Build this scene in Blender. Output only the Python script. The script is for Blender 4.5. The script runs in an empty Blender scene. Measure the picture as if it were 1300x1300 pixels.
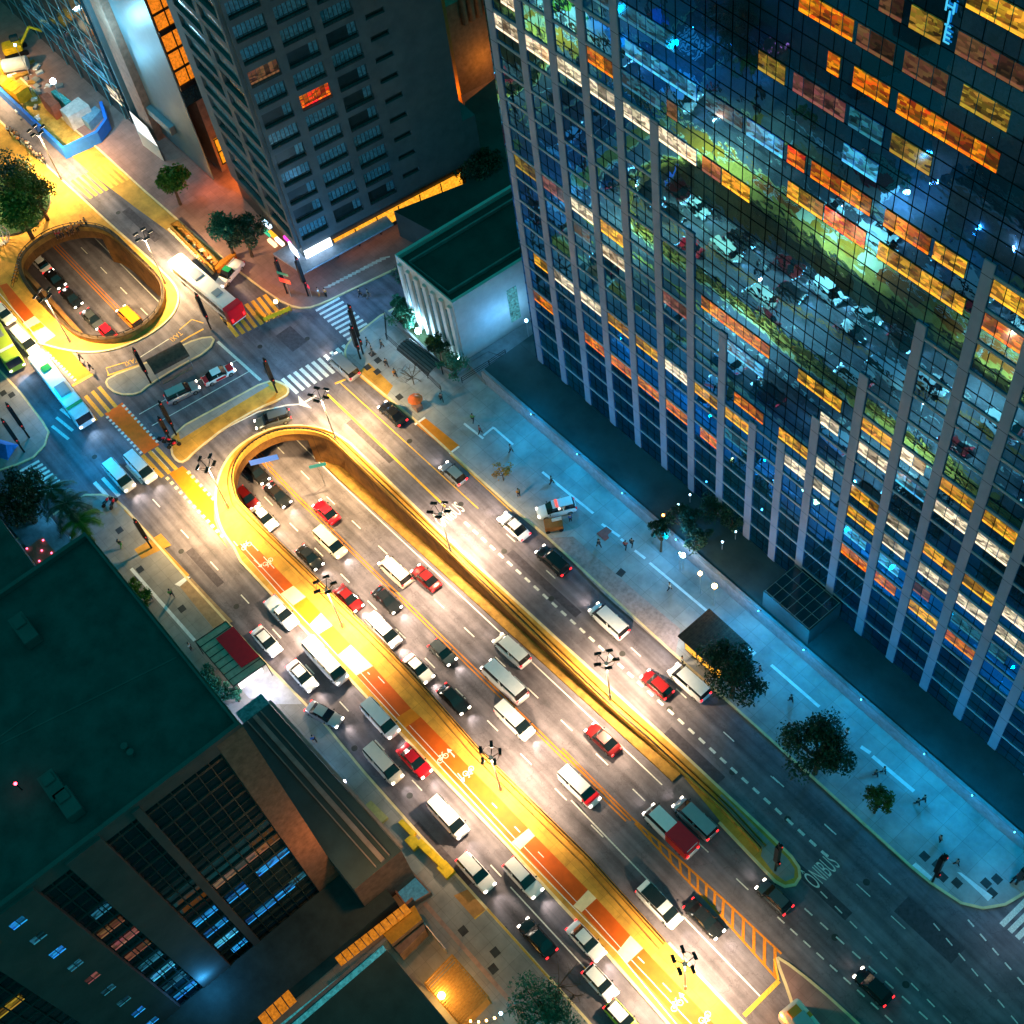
import bpy, bmesh, math, random
from math import sin, cos, pi, radians, atan2, hypot
from mathutils import Vector, Matrix
from mathutils.geometry import tessellate_polygon
random.seed(7)
S = bpy.context.scene
COL = S.collection
# ---------------------------------------------------------------- survey: camera and ground points
CF = 1767.0; CH = 140.0
_dn = Vector((232., 1156., CF)).normalized()
_av = Vector((-2350., -2230., CF)); _av = (_av - _dn * _av.dot(_dn)).normalized()
WX = -_av; WZ = -_dn; WY = WZ.cross(WX)
def ray(px, py):
    v = Vector((px - 650., py - 650., CF)); return Vector((v.dot(WX), v.dot(WY), v.dot(WZ)))
def G(px, py, z=0.0):
    d = ray(px, py); t = (z - CH) / d.z; return (d.x * t, d.y * t)
def FY(px, py, Y):                      # point of a wall plane y = Y : (x, z)
    d = ray(px, py); t = Y / d.y; return (d.x * t, CH + d.z * t)
def FX(px, py, X):                      # point of a wall plane x = X : (y, z)
    d = ray(px, py); t = X / d.x; return (d.y * t, CH + d.z * t)
def Q(o, s, *pts): return [(o[0] + a / s, o[1] + b / s) for a, b in pts]
def hgt(foot, top):
    a = G(*top); b = G(*foot); return CH * (1 - hypot(*b) / hypot(*a))
cd = bpy.data.cameras.new('camera'); cam = bpy.data.objects.new('camera', cd); COL.objects.link(cam)
cx = Vector((WX.x, WY.x, WZ.x)); cy = -Vector((WX.y, WY.y, WZ.y)); cz = -Vector((WX.z, WY.z, WZ.z))
cam.matrix_world = Matrix(((cx.x, cy.x, cz.x, 0), (cx.y, cy.y, cz.y, 0), (cx.z, cy.z, cz.z, CH), (0, 0, 0, 1)))
cd.sensor_width = 36; cd.lens = CF * 36 / 1300.; cd.clip_start = 1; cd.clip_end = 6000
S.camera = cam
# ---------------------------------------------------------------- materials
MATS = {}
def mat(name, col, rough=0.8, metal=0.0, var=0.25, scale=1.5, bump=0.0, bscale=8.0, emit=None, es=1.0, spec=0.3, coords='P', col2=None, sample=True):
    if name in MATS: return MATS[name]
    m = bpy.data.materials.new(name); m.use_nodes = True; nt = m.node_tree; N = nt.nodes; L = nt.links
    b = N['Principled BSDF']; b.inputs['Roughness'].default_value = rough; b.inputs['Metallic'].default_value = metal
    b.inputs['Specular IOR Level'].default_value = spec
    if coords == 'P': co = N.new('ShaderNodeNewGeometry').outputs['Position']
    else: co = N.new('ShaderNodeTexCoord').outputs['Object']
    n1 = N.new('ShaderNodeTexNoise'); n1.inputs['Scale'].default_value = scale; n1.inputs['Detail'].default_value = 6; n1.inputs['Roughness'].default_value = .65
    L.new(co, n1.inputs['Vector'])
    r = N.new('ShaderNodeMapRange'); r.inputs[1].default_value = .3; r.inputs[2].default_value = .7
    r.inputs[3].default_value = 1 - var; r.inputs[4].default_value = 1 + var; L.new(n1.outputs[0], r.inputs[0])
    if col2:
        base = N.new('ShaderNodeMix'); base.data_type = 'RGBA'; base.inputs[6].default_value = (*col, 1); base.inputs[7].default_value = (*col2, 1)
        L.new(n1.outputs[0], base.inputs[0]); bo = base.outputs[2]
    else:
        rgb = N.new('ShaderNodeRGB'); rgb.outputs[0].default_value = (*col, 1); bo = rgb.outputs[0]
    mx = N.new('ShaderNodeVectorMath'); mx.operation = 'SCALE'; L.new(bo, mx.inputs[0]); L.new(r.outputs[0], mx.inputs['Scale'])
    L.new(mx.outputs[0], b.inputs['Base Color'])
    if bump:
        n2 = N.new('ShaderNodeTexNoise'); n2.inputs['Scale'].default_value = bscale; n2.inputs['Detail'].default_value = 4; L.new(co, n2.inputs['Vector'])
        bp = N.new('ShaderNodeBump'); bp.inputs['Strength'].default_value = bump; bp.inputs['Distance'].default_value = .05
        L.new(n2.outputs[0], bp.inputs['Height']); L.new(bp.outputs[0], b.inputs['Normal'])
    if emit:
        e = N.new('ShaderNodeVectorMath'); e.operation = 'SCALE'; e.inputs[0].default_value = emit; L.new(r.outputs[0], e.inputs['Scale'])
        L.new(e.outputs[0], b.inputs['Emission Color']); b.inputs['Emission Strength'].default_value = es
        if not sample: m.cycles.emission_sampling = 'NONE'
    MATS[name] = m; return m
def nodes(m): return m.node_tree.nodes, m.node_tree.links, m.node_tree.nodes['Principled BSDF']
def asphalt_mat():
    m = mat('asphalt', (.135, .118, .14), .75, 0, .35, .35, .35, 14)
    N, L, b = nodes(m)
    src = b.inputs['Base Color'].links[0].from_socket
    co = N.new('ShaderNodeNewGeometry').outputs['Position']
    # wheel tracks and oil along the driving direction, fine grain, cracks
    mp = N.new('ShaderNodeMapping'); mp.inputs['Rotation'].default_value = (0, 0, radians(-1.5)); mp.inputs['Scale'].default_value = (.03, 1.1, 1); L.new(co, mp.inputs[0])
    n = N.new('ShaderNodeTexNoise'); n.inputs['Scale'].default_value = 1; n.inputs['Detail'].default_value = 5; L.new(mp.outputs[0], n.inputs[0])
    g = N.new('ShaderNodeTexNoise'); g.inputs['Scale'].default_value = 30; g.inputs['Detail'].default_value = 3; L.new(co, g.inputs[0])
    v = N.new('ShaderNodeTexVoronoi'); v.feature = 'DISTANCE_TO_EDGE'; v.inputs['Scale'].default_value = .22; v.inputs['Randomness'].default_value = 1
    w = N.new('ShaderNodeTexNoise'); w.inputs['Scale'].default_value = .8; w.inputs['Detail'].default_value = 4; L.new(co, w.inputs[0])
    wm = N.new('ShaderNodeVectorMath'); wm.operation = 'MULTIPLY_ADD'; L.new(w.outputs[1], wm.inputs[0]); wm.inputs[1].default_value = (3, 3, 3); L.new(co, wm.inputs[2]); L.new(wm.outputs[0], v.inputs[0])
    cr = N.new('ShaderNodeMapRange'); cr.inputs[1].default_value = 0; cr.inputs[2].default_value = .012; cr.inputs[3].default_value = .72; cr.inputs[4].default_value = 1; L.new(v.outputs[0], cr.inputs[0])
    a = N.new('ShaderNodeMapRange'); a.inputs[1].default_value = .3; a.inputs[2].default_value = .7; a.inputs[3].default_value = .62; a.inputs[4].default_value = 1.4; L.new(n.outputs[0], a.inputs[0])
    c = N.new('ShaderNodeMapRange'); c.inputs[1].default_value = .3; c.inputs[2].default_value = .7; c.inputs[3].default_value = .75; c.inputs[4].default_value = 1.25; L.new(g.outputs[0], c.inputs[0])
    p1 = N.new('ShaderNodeMath'); p1.operation = 'MULTIPLY'; L.new(a.outputs[0], p1.inputs[0]); L.new(c.outputs[0], p1.inputs[1])
    p2 = N.new('ShaderNodeMath'); p2.operation = 'MULTIPLY'; L.new(p1.outputs[0], p2.inputs[0]); L.new(cr.outputs[0], p2.inputs[1])
    s = N.new('ShaderNodeVectorMath'); s.operation = 'SCALE'; L.new(src, s.inputs[0]); L.new(p2.outputs[0], s.inputs['Scale']); L.new(s.outputs[0], b.inputs['Base Color'])
    return m
def paving_mat(name, col, tile, mortar=.6, rot=1.5, var=.2, scale=.5, rough=.8):
    m = mat(name, col, rough, 0, var, scale, .15, 20)
    N, L, b = nodes(m); src = b.inputs['Base Color'].links[0].from_socket
    co = N.new('ShaderNodeNewGeometry').outputs['Position']
    mp = N.new('ShaderNodeMapping'); mp.inputs['Rotation'].default_value = (0, 0, radians(-rot)); L.new(co, mp.inputs[0])
    br = N.new('ShaderNodeTexBrick'); br.inputs['Scale'].default_value = 1; br.inputs['Brick Width'].default_value = tile; br.inputs['Row Height'].default_value = tile
    br.offset = 0; br.inputs['Mortar Size'].default_value = .02; br.inputs['Color1'].default_value = (1, 1, 1, 1); br.inputs['Color2'].default_value = (.86, .86, .86, 1); br.inputs['Mortar'].default_value = (mortar, mortar, mortar, 1)
    L.new(mp.outputs[0], br.inputs[0])
    s = N.new('ShaderNodeVectorMath'); s.operation = 'MULTIPLY'; L.new(src, s.inputs[0]); L.new(br.outputs[0], s.inputs[1]); L.new(s.outputs[0], b.inputs['Base Color'])
    return m
M_asph = asphalt_mat()
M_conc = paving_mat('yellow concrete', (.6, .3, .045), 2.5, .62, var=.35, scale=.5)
M_conc_d = mat('stained ochre concrete', (.3, .16, .03), .8, 0, .45, .9, .3, 8)
M_plaza = paving_mat('plaza paving', (.34, .34, .34), 2.4, .6, var=.35, scale=.25)
M_walk = paving_mat('sidewalk concrete', (.3, .28, .26), 1.5, .65)
M_walk_r = paving_mat('reddish sidewalk', (.3, .17, .15), 1.2, .7)
M_kerb = mat('kerb stone', (.72, .56, .3), .7, 0, .2, 1)
M_white = mat('worn white road paint', (.72, .7, .64), .6, 0, .3, 6)
M_yel = mat('worn yellow road paint', (.75, .42, .05), .6, 0, .3, 6)
M_orl = mat('orange road paint', (.62, .2, .012), .6, 0, .25, 6)
M_bike = mat('red cycle lane paint', (.52, .085, .002), .7, 0, .16, .9, .1, 12)
M_bikeY = mat('ochre cycle lane paint', (.62, .2, .006), .7, 0, .16, .9)
M_pale = mat('pale cream paint', (.85, .68, .4), .7, 0, .15, .9)
M_wall = paving_mat('ochre concrete wall', (.17, .075, .018), 3.0, .4, var=.5, scale=.7)
M_dark = mat('dark roof membrane', (.035, .055, .056), .9, 0, .35, .4, .3, 6)
M_dark2 = mat('dark green roof felt', (.03, .055, .055), .9, 0, .3, .25, .3, 6)
M_black = mat('black painted metal', (.012, .013, .015), .4, .3, .2, 3, coords='O')
M_steel = mat('galvanised steel', (.42, .42, .42), .45, .6, .15, 3, coords='O')
M_gray = mat('grey concrete', (.2, .21, .22), .85, 0, .25, .7, .25, 7)
M_gray2 = mat('light grey cladding', (.36, .36, .4), .6, 0, .1, .7)
M_brown = mat('brown cladding panel', (.26, .15, .11), .8, 0, .3, 1.2, .5, 3)
M_beige = mat('white render', (.55, .54, .53), .8, 0, .12, .7, .1, 8)
M_glassd = mat('dark window glass', (.01, .03, .04), .08, 0, .2, 1, spec=.8)
M_glassd2 = mat('blue grey curtained glass', (.07, .24, .32), .2, 0, .5, 2.2, spec=.6)
M_bark = mat('tree bark', (.1, .06, .035), .9, 0, .4, 4, .5, 12, coords='O')
M_skin = mat('skin', (.42, .24, .16), .6, coords='O', var=.05)
# ---------------------------------------------------------------- objects
def tag(o, label, cat, group=None, kind=None):
    if label: o['label'] = label
    if cat: o['category'] = cat
    if group: o['group'] = group
    if kind: o['kind'] = kind
    return o
def thing(name, label, cat, loc=(0, 0, 0), rz=0.0, group=None):
    o = bpy.data.objects.new(name, None); COL.objects.link(o); o.location = loc; o.rotation_euler = (0, 0, rz)
    o.empty_display_size = .3
    return tag(o, label, cat, group)
def sweep_ring(path, closed=False):
    n = len(path); out = []
    for i, p in enumerate(path):
        a = path[(i - 1) % n] if (closed or i > 0) else path[i]; b = path[(i + 1) % n] if (closed or i < n - 1) else path[i]
        d = Vector((b[0] - a[0], b[1] - a[1])).normalized(); out.append(Vector((-d.y, d.x)))
    return out
class MB:
    def __init__(s): s.v = []; s.f = []; s.m = []
    def add(s, vs, fs, m=0):
        k = len(s.v); s.v += [tuple(v) for v in vs]; s.f += [tuple(i + k for i in f) for f in fs]; s.m += [m] * len(fs); return s
    def box(s, x0, y0, z0, x1, y1, z1, m=0, T=None):
        vs = [(x, y, z) for z in (z0, z1) for (x, y) in ((x0, y0), (x1, y0), (x1, y1), (x0, y1))]
        if T is not None: vs = [T @ Vector(v) for v in vs]
        return s.add(vs, [(3, 2, 1, 0), (4, 5, 6, 7), (0, 1, 5, 4), (1, 2, 6, 5), (2, 3, 7, 6), (3, 0, 4, 7)], m)
    def rbox(s, c, sz, rz=0, m=0, tilt=None):
        T = Matrix.Translation(c) @ Matrix.Rotation(rz, 4, 'Z')
        if tilt: T = T @ Matrix.Rotation(tilt[0], 4, tilt[1])
        a, b, d = sz[0] / 2, sz[1] / 2, sz[2] / 2
        return s.box(-a, -b, -d, a, b, d, m, T)
    def prism(s, poly, z0, z1, mtop=0, mside=None, bottom=False):
        ar = sum(poly[i][0] * poly[(i + 1) % len(poly)][1] - poly[(i + 1) % len(poly)][0] * poly[i][1] for i in range(len(poly)))
        if ar < 0: poly = poly[::-1]
        n = len(poly); vt = [(p[0], p[1], z1) for p in poly]; vb = [(p[0], p[1], z0) for p in poly]
        tr = tessellate_polygon([[Vector(v) for v in vt]])
        fx = []
        for t in tr:
            a, b, c = (Vector(vt[i]) for i in t)
            fx.append(t if (b - a).cross(c - a).z > 0 else t[::-1])
        s.add(vt, fx, mtop)
        s.add(vt + vb, [(i + n, (i + 1) % n + n, (i + 1) % n, i) for i in range(n)], mtop if mside is None else mside)
        if bottom: s.add(vb, [t[::-1] for t in fx], mtop)
        return s
    def holed(s, outer, holes, z, m=0):
        loops = [[Vector((p[0], p[1], z)) for p in l] for l in [outer] + holes]
        vs = [v for l in loops for v in l]; fx = []
        for t in tessellate_polygon(loops):
            a, b, c = (vs[i] for i in t); k = (b - a).cross(c - a).z
            if abs(k) > 1e-9: fx.append(t if k > 0 else t[::-1])
        return s.add(vs, fx, m)
    def flat(s, poly, z, m=0): return s.holed(poly, [], z, m)
    def tube(s, p0, p1, r0, r1=None, n=8, m=0, caps=True):
        r1 = r0 if r1 is None else r1; p0 = Vector(p0); p1 = Vector(p1); d = (p1 - p0)
        if d.length < 1e-6: return s
        d.normalize(); u = d.orthogonal().normalized(); w = d.cross(u); vs = []
        for p, r in ((p0, r0), (p1, r1)):
            for i in range(n):
                a = 2 * pi * i / n; vs.append(p + u * (cos(a) * r) + w * (sin(a) * r))
        fs = [(i, (i + 1) % n, (i + 1) % n + n, i + n) for i in range(n)]
        if caps: fs += [tuple(range(n - 1, -1, -1)), tuple(range(n, 2 * n))]
        return s.add(vs, fs, m)
    def path(s, pts, r, n=6, m=0):
        for a, b in zip(pts[:-1], pts[1:]): s.tube(a, b, r, r, n, m)
        return s
    def sphere(s, c, r, m=0, seg=8, rings=5, sc=(1, 1, 1)):
        vs = [(c[0], c[1], c[2] + r * sc[2])]
        for j in range(1, rings):
            t = pi * j / rings
            for i in range(seg): a = 2 * pi * i / seg; vs.append((c[0] + r * sc[0] * sin(t) * cos(a), c[1] + r * sc[1] * sin(t) * sin(a), c[2] + r * sc[2] * cos(t)))
        vs.append((c[0], c[1], c[2] - r * sc[2])); fs = [(0, 1 + i, 1 + (i + 1) % seg) for i in range(seg)]
        for j in range(rings - 2):
            k = 1 + j * seg; fs += [(k + i, k + seg + i, k + seg + (i + 1) % seg, k + (i + 1) % seg) for i in range(seg)]
        k = 1 + (rings - 2) * seg; fs += [(k + i, len(vs) - 1, k + (i + 1) % seg) for i in range(seg)]
        return s.add(vs, fs, m)
    def wall(s, path, w, z0, z1, m=0, closed=False, off=0.0):
        nr = sweep_ring(path, closed); n = len(path); vs = []
        for p, q in zip(path, nr):
            for o, z in ((off - w / 2, z0), (off + w / 2, z0), (off + w / 2, z1), (off - w / 2, z1)): vs.append((p[0] + q.x * o, p[1] + q.y * o, z))
        fs = []
        for i in range(n if closed else n - 1):
            a = 4 * i; b = 4 * ((i + 1) % n)
            for k in range(4): fs.append((a + k, b + k, b + (k + 1) % 4, a + (k + 1) % 4))
        if not closed: fs += [(0, 3, 2, 1)[::-1], tuple(4 * (n - 1) + k for k in (0, 1, 2, 3))[::-1]]
        return s.add(vs, fs, m)
    def obj(s, name, mats, parent=None, loc=(0, 0, 0), smooth=False, bevel=0, rz=0):
        me = bpy.data.meshes.new(name); me.from_pydata(s.v, [], s.f)
        for m in (mats if isinstance(mats, (list, tuple)) else [mats]): me.materials.append(m)
        for p, m in zip(me.polygons, s.m): p.material_index = m; p.use_smooth = smooth
        bm = bmesh.new(); bm.from_mesh(me)
        if bevel: bmesh.ops.remove_doubles(bm, verts=bm.verts, dist=1e-4)
        bmesh.ops.recalc_face_normals(bm, faces=bm.faces) if s.v and name not in ('ground',) else None
        if bevel: bmesh.ops.bevel(bm, geom=[e for e in bm.edges if e.is_manifold and e.calc_face_angle(0) > .5], offset=bevel, segments=2, affect='EDGES', clamp_overlap=True)
        bm.to_mesh(me); bm.free(); me.update()
        o = bpy.data.objects.new(name, me); COL.objects.link(o); o.location = loc; o.rotation_euler = (0, 0, rz)
        if parent: o.parent = parent
        return o
def struct(name, mb, mats): return tag(mb.obj(name, mats), None, None, None, 'structure')
def copy_tree(o, parent=None):
    c = o.copy(); COL.objects.link(c); c.parent = parent
    for ch in list(o.children): copy_tree(ch, c)
    return c
def setmat(o, m, i=0):
    o.material_slots[i].link = 'OBJECT'; o.material_slots[i].material = m
def kid(o, name): return [c for c in o.children if c.name.split('.')[0] == name]
def light(kind, loc, power, col, size=.3, spot=None, blend=.6, direction=None):
    l = bpy.data.lights.new('lamp_light', kind); l.energy = power; l.color = col
    if kind != 'SUN': l.shadow_soft_size = size
    if kind == 'SPOT': l.spot_size = radians(spot); l.spot_blend = blend
    o = bpy.data.objects.new('lamp_light', l); COL.objects.link(o); o.location = loc
    if direction: o.rotation_euler = Vector(direction).to_track_quat('-Z', 'Y').to_euler()
    return o
def emis(name, col, s, var=.1, sample=False): return mat(name, (.02, .02, .02), .4, 0, var, 3, emit=col, es=s, coords='O', sample=sample)
def lerp(a, b, t): return tuple(x + (y - x) * t for x, y in zip(a, b))
AVE = radians(1.5)
# ================================================================ GROUND, ROADS, TRENCH
def zf(x):                                   # underpass roadway level
    if x <= -104: return -6.3
    if x >= -42: return 0.0
    t = (x + 104) / 62.; return -6.3 * (1 - t) ** 1.12
ring_main = [G(*q) for q in [(722, 1063), (607, 954), (513.9, 847), (400.8, 737), (304, 642.7), (299.8, 629.2), (296.3, 613.1), (299.8, 594.2), (311.9, 576.7), (330.8, 561.9), (352.3, 552.5), (373.9, 549.8), (395.4, 550.6), (416.9, 556.5), (427.7, 564.6), (438.5, 575.4), (573, 704.6), (620, 750), (765, 891), (835, 950)]]
ring_main[0] = (-42.0, 25.45); ring_main.append((-42.0, 39.15)); ring_main[-2] = (-47.5, 38.95)
ring_oval = [G(*q) for q in Q((0, 270), 5.417, (145, 400), (170, 320), (260, 230), (400, 150), (560, 118), (700, 130), (800, 180), (900, 280), (1020, 390), (1110, 480), (1140, 560), (1130, 650), (1080, 740), (980, 820), (860, 880), (740, 900), (620, 890), (520, 850), (400, 740), (300, 640), (200, 530))]
def smooth(path, closed, it=2):
    for _ in range(it):
        n = len(path); out = [] if closed else [path[0]]
        for i in range(n if closed else n - 1):
            a = path[i]; b = path[(i + 1) % n]; out += [lerp(a, b, .25), lerp(a, b, .75)]
        if not closed: out.append(path[-1])
        path = out
    return path
ring_oval = smooth(ring_oval, True, 2)
ring_main = [ring_main[0]] + smooth(ring_main[1:-1], False, 2) + [ring_main[-1]]
def off(path, d, closed=True):
    nr = sweep_ring(path, closed); return [(p[0] + n.x * d, p[1] + n.y * d) for p, n in zip(path, nr)]
area = lambda p: sum(p[i][0] * p[(i + 1) % len(p)][1] - p[(i + 1) % len(p)][0] * p[i][1] for i in range(len(p)))
if area(ring_oval) > 0: ring_oval = ring_oval[::-1]
if area(ring_main) > 0: ring_main = ring_main[::-1]
BIG = [(-1500, -1500), (1500, -1500), (1500, 1500), (-1500, 1500)]
struct('ground', MB().holed(BIG, [ring_oval, ring_main], 0), M_asph)
# underpass roadway
mb = MB(); xs = [-420, -300, -240, -200, -180, -160, -140, -120, -110] + [-104 + 3.1 * i for i in range(21)]
def ycl(x): return 30.75 + .012 * (x + 90)        # centre line of the underpass
vs = []
for x in xs: vs += [(x, 20.5, zf(x)), (x, 41.0, zf(x))]
mb.add(vs, [(2 * i, 2 * i + 2, 2 * i + 3, 2 * i + 1) for i in range(len(xs) - 1)])
struct('underpass_road', mb, M_asph)
# trench walls under the two openings: full walls at the sides, a beam at the ends
def trench_walls(ring, x0, x1, mats):
    mb = MB(); n = len(ring)
    for i in range(n):
        a = ring[i]; b = ring[(i + 1) % n]
        if abs(a[0] + 42) < .1 and abs(b[0] + 42) < .1: continue
        mx = (a[0] + b[0]) / 2; end = mx < x0 or mx > x1
        za, zb = (-1.5, -1.5) if end else (zf(a[0]) - .02, zf(b[0]) - .02)
        mb.add([(a[0], a[1], .1), (b[0], b[1], .1), (b[0], b[1], min(zb, 0)), (a[0], a[1], min(za, 0))], [(0, 1, 2, 3)], 0)
    return mb
t = thing('retaining_wall', 'stained ochre retaining wall round the long underpass opening beside the cycle lane', 'retaining wall')
trench_walls(ring_main, -108.2, 0, None).obj('wall_face', M_wall, t)
mb = MB()
for s_, y in ((0, 23.1), (1, 37.4)):
    mb.box(-420, y - (.6 if not s_ else 0), -6.4, -108, y + (.6 if s_ else 0), -.02, 0)
mb.obj('tunnel_wall', M_wall, t)
mb = MB(); X = [-108, -100, -90, -80, -70, -60, -50, -42.5]
for a, b in zip(X[:-1], X[1:]):
    ya = 36.25 + .025 * (a + 100); yb = 36.25 + .025 * (b + 100)
    P = [(a, ya), (b, yb), (b, yb + 1.9), (a, ya + 1.9)]
    z0, z1 = zf(a), zf(b)
    mb.add([(P[0][0], P[0][1], z0 - .1), (P[1][0], P[1][1], z1 - .1), (P[1][0], P[1][1], z1 + .22), (P[0][0], P[0][1], z0 + .22), (P[2][0], P[2][1], z1 + .22), (P[3][0], P[3][1], z0 + .22)], [(0, 1, 2, 3), (3, 2, 4, 5)])
mb.obj('ledge', M_conc_d, t)
t2 = thing('retaining_wall', 'ochre retaining wall round the oval underpass opening beyond the cross street', 'retaining wall')
trench_walls(ring_oval, -160.5, -142.5, None).obj('wall_face', M_wall, t2)
# parapets
t = thing('parapet', 'long yellow concrete parapet with a dark rail round the main underpass opening', 'parapet')
edge = [(-30.6, 25.35)] + [p for p in (ring_main if ring_main[0][1] < 30 else ring_main[::-1])][:]
if abs(edge[-1][0] + 42) > .2: edge = [(-30.6, 25.35)] + ring_main[::-1]
# order ring so that it runs left side -> loop -> right side
i0 = min(range(len(ring_main)), key=lambda i: hypot(ring_main[i][0] + 42, ring_main[i][1] - 25.45))
r2 = ring_main[i0:] + ring_main[:i0]
if hypot(r2[1][0] + 42, r2[1][1] - 39.15) < .3: r2 = [r2[0]] + r2[1:][::-1]
par = [(-30.6, 25.35)] + r2 + [(-36.0, 39.35), (-31.0, 39.1)]
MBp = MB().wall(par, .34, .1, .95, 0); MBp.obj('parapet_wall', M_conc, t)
mb = MB().wall(par, .12, 1.12, 1.22, 0); nr = sweep_ring(par)
for i in range(0, len(par), 1):
    mb.box(par[i][0] - .05, par[i][1] - .05, .95, par[i][0] + .05, par[i][1] + .05, 1.13)
mb.obj('rail', M_black, t)
mb = MB().wall(par, .1, .15, .6, 0, off=.75); mb.obj('guard_kerb', M_conc_d, t)
t = thing('parapet', 'oval dark topped concrete parapet round the underpass opening at the upper left', 'parapet')
MB().wall(ring_oval, .4, .1, 1.0, 0, True).obj('parapet_wall', M_conc_d, t)
mb = MB().wall(ring_oval, .5, 1.0, 1.1, 0, True); mb.obj('coping', mat('dark coping', (.06, .035, .015), .7), t)
mb = MB().wall(ring_oval, .08, 1.6, 1.68, 0, True, off=.05)
for p in ring_oval[::2]: mb.box(p[0] - .04, p[1] - .04, 1.1, p[0] + .04, p[1] + .04, 1.6)
mb.obj('rail', M_black, t)
# ------------------------------------------------ kerbed slabs
KH = .15
def slab(name, outer, holes, top, kerb=True, kw=.28, z=KH):
    mb = MB().holed(outer, holes, z, 0)
    ol = outer if area(outer) > 0 else outer[::-1]; n = len(ol)
    mb.add([(p[0], p[1], z) for p in ol] + [(p[0], p[1], -.05) for p in ol], [(i + n, (i + 1) % n + n, (i + 1) % n, i) for i in range(n)], 1)
    if kerb: mb.wall(ol, kw, .0, z + .012, 1, True, off=kw / 2 * (1 if area(ol) > 0 else -1))
    return struct(name, mb, [top, M_kerb])
outer_main = [G(*q) for q in [(1002, 1126), (988, 1123)]] + [(-29.0, 38.25), (-36, 37.6), (-42, 37.0)]
loop = [G(*q) for q in [(298.5, 693.9), (282.3, 672.3), (275.6, 645.4), (275.6, 621.2), (282.3, 596.9), (295.8, 575.4), (317.3, 557.9), (344.2, 545.8), (371.2, 541.7), (400.8, 544.4), (425., 551.2), (443.9, 564.6)]]
loop = smooth(loop, False, 2)
right_k = [(-84.8, 38.95), (-64, 39.7), (-45, 40.5), (-32.1, 40.85), (-28.5, 40.85)]
tip = [(-27.3, 40.6), (-26.6, 40.0), (-26.4, 39.2), (-26.9, 38.4), (-27.8, 38.1), (-36, 38.3), (-41.9, 38.75)]
left_k = [(-8, 25.9), (-8, 20.4), (-24.3, 20.55), (-33, 20.6), (-48.9, 20.3), (-68.5, 19.6), (-85, 19.25), (-98, 18.9)]
isl = loop + right_k + tip
# median island: two strips joined round the loop
L_strip = [(-42, 25.45), (-30.4, 25.6), (-8, 25.9)] + left_k[1:]
inner = [p for p in r2 if True]
outer_poly = L_strip + loop + right_k + tip
ring_in = inner                               # left (-42,25.45) ... loop ... right (-42,39.15)
poly = [(-42, 25.45)] + L_strip[1:] + loop + right_k + tip[:-1] + [(-41.99, 38.9)] + inner[::-1]
if len(poly) > 3: pass
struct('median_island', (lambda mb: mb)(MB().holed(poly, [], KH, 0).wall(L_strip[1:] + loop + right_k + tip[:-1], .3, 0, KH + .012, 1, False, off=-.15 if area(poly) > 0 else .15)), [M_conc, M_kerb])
curb_o = smooth([G(*q) for q in Q((0, 270), 5.417, (680, 0), (800, 110), (950, 240), (1100, 380), (1200, 480), (1240, 560), (1230, 640), (1180, 730), (1060, 830), (900, 910), (760, 955), (620, 970), (480, 960), (300, 915), (240, 895))], False, 2)
lft = [(-165, 16.9), (-215, 15.6), (-300, 14)]
oval_out = curb_o + lft + [(-300, 33), (-215, 35.4), (-180, 36.2)]
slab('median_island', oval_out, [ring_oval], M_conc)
leaf = smooth([G(*q) for q in Q((100, 400), 3.714, (650, 100), (620, 170), (470, 250), (340, 330), (280, 380), (180, 380), (120, 330), (140, 292), (300, 235), (440, 165), (560, 110))], True, 1)
slab('taxi_island', leaf, [], M_walk)
isl4 = smooth([G(*q) for q in Q((100, 400), 3.714, (430, 650), (460, 695), (500, 700), (560, 640), (700, 530), (850, 445), (980, 390), (998, 355), (975, 325), (900, 300), (680, 420), (440, 550))], True, 1)
slab('cross_street_island', isl4, [], M_conc)
mb = MB().flat([G(*q) for q in Q((100, 400), 3.714, (470, 545), (880, 315), (900, 335), (480, 590))], KH + .004); struct('cross_street_paving', mb, M_walk)
tri = smooth([G(*q) for q in [(983, 1217), (990, 1214), (1037, 1250), (1090, 1298), (1140, 1345), (1060, 1340), (1008, 1290), (1000, 1262)]], True, 1)
slab('traffic_island', tri, [], M_walk_r)
left_sw = [(-120.8, 6), (-120.6, 9.5), (-119.0, 11.2), (-117.5, 12.1), (-114.9, 12.4), (-101, 12.65), (-91.5, 13.0), (-84.5, 13.3), (-74, 14.0), (-66, 13.9), (-56, 14.1), (-50.5, 14.3), (-35.4, 14.75), (0, 15.6), (200, 20), (200, -300), (-124, -300)]
slab('left_sidewalk', left_sw, [], M_walk)
slab('corner_sidewalk', [(-300, 7.0), (-200, 9.6), (-147.4, 11.3), (-141.6, 11.56), (-135, 11.35), (-132.8, 11.1), (-131.2, 9.6), (-130.5, 7.4), (-131, 5.3), (-131.9, 3), (-137, -300), (-300, -300)], [], M_walk)
rk = smooth([(-117.4, 54.5), (-117.0, 49.5), (-116.2, 47.6), (-114.5, 46.5), (-112, 46.35)], False, 1)
plaza = rk + [(-99.5, 47.05), (-92.6, 47.15), (-80.9, 47.45), (-75, 47.8), (-53.7, 48.05), (-40, 48.5), (-20, 48.9), (-17.6, 49.05), (-14.2, 49.7), (-12.4, 50.9), (-11.2, 52.8), (-10.5, 56), (-9, 90), (-4, 300), (-105, 300), (-112, 90)]
slab('right_sidewalk', plaza, [], M_plaza)
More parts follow.
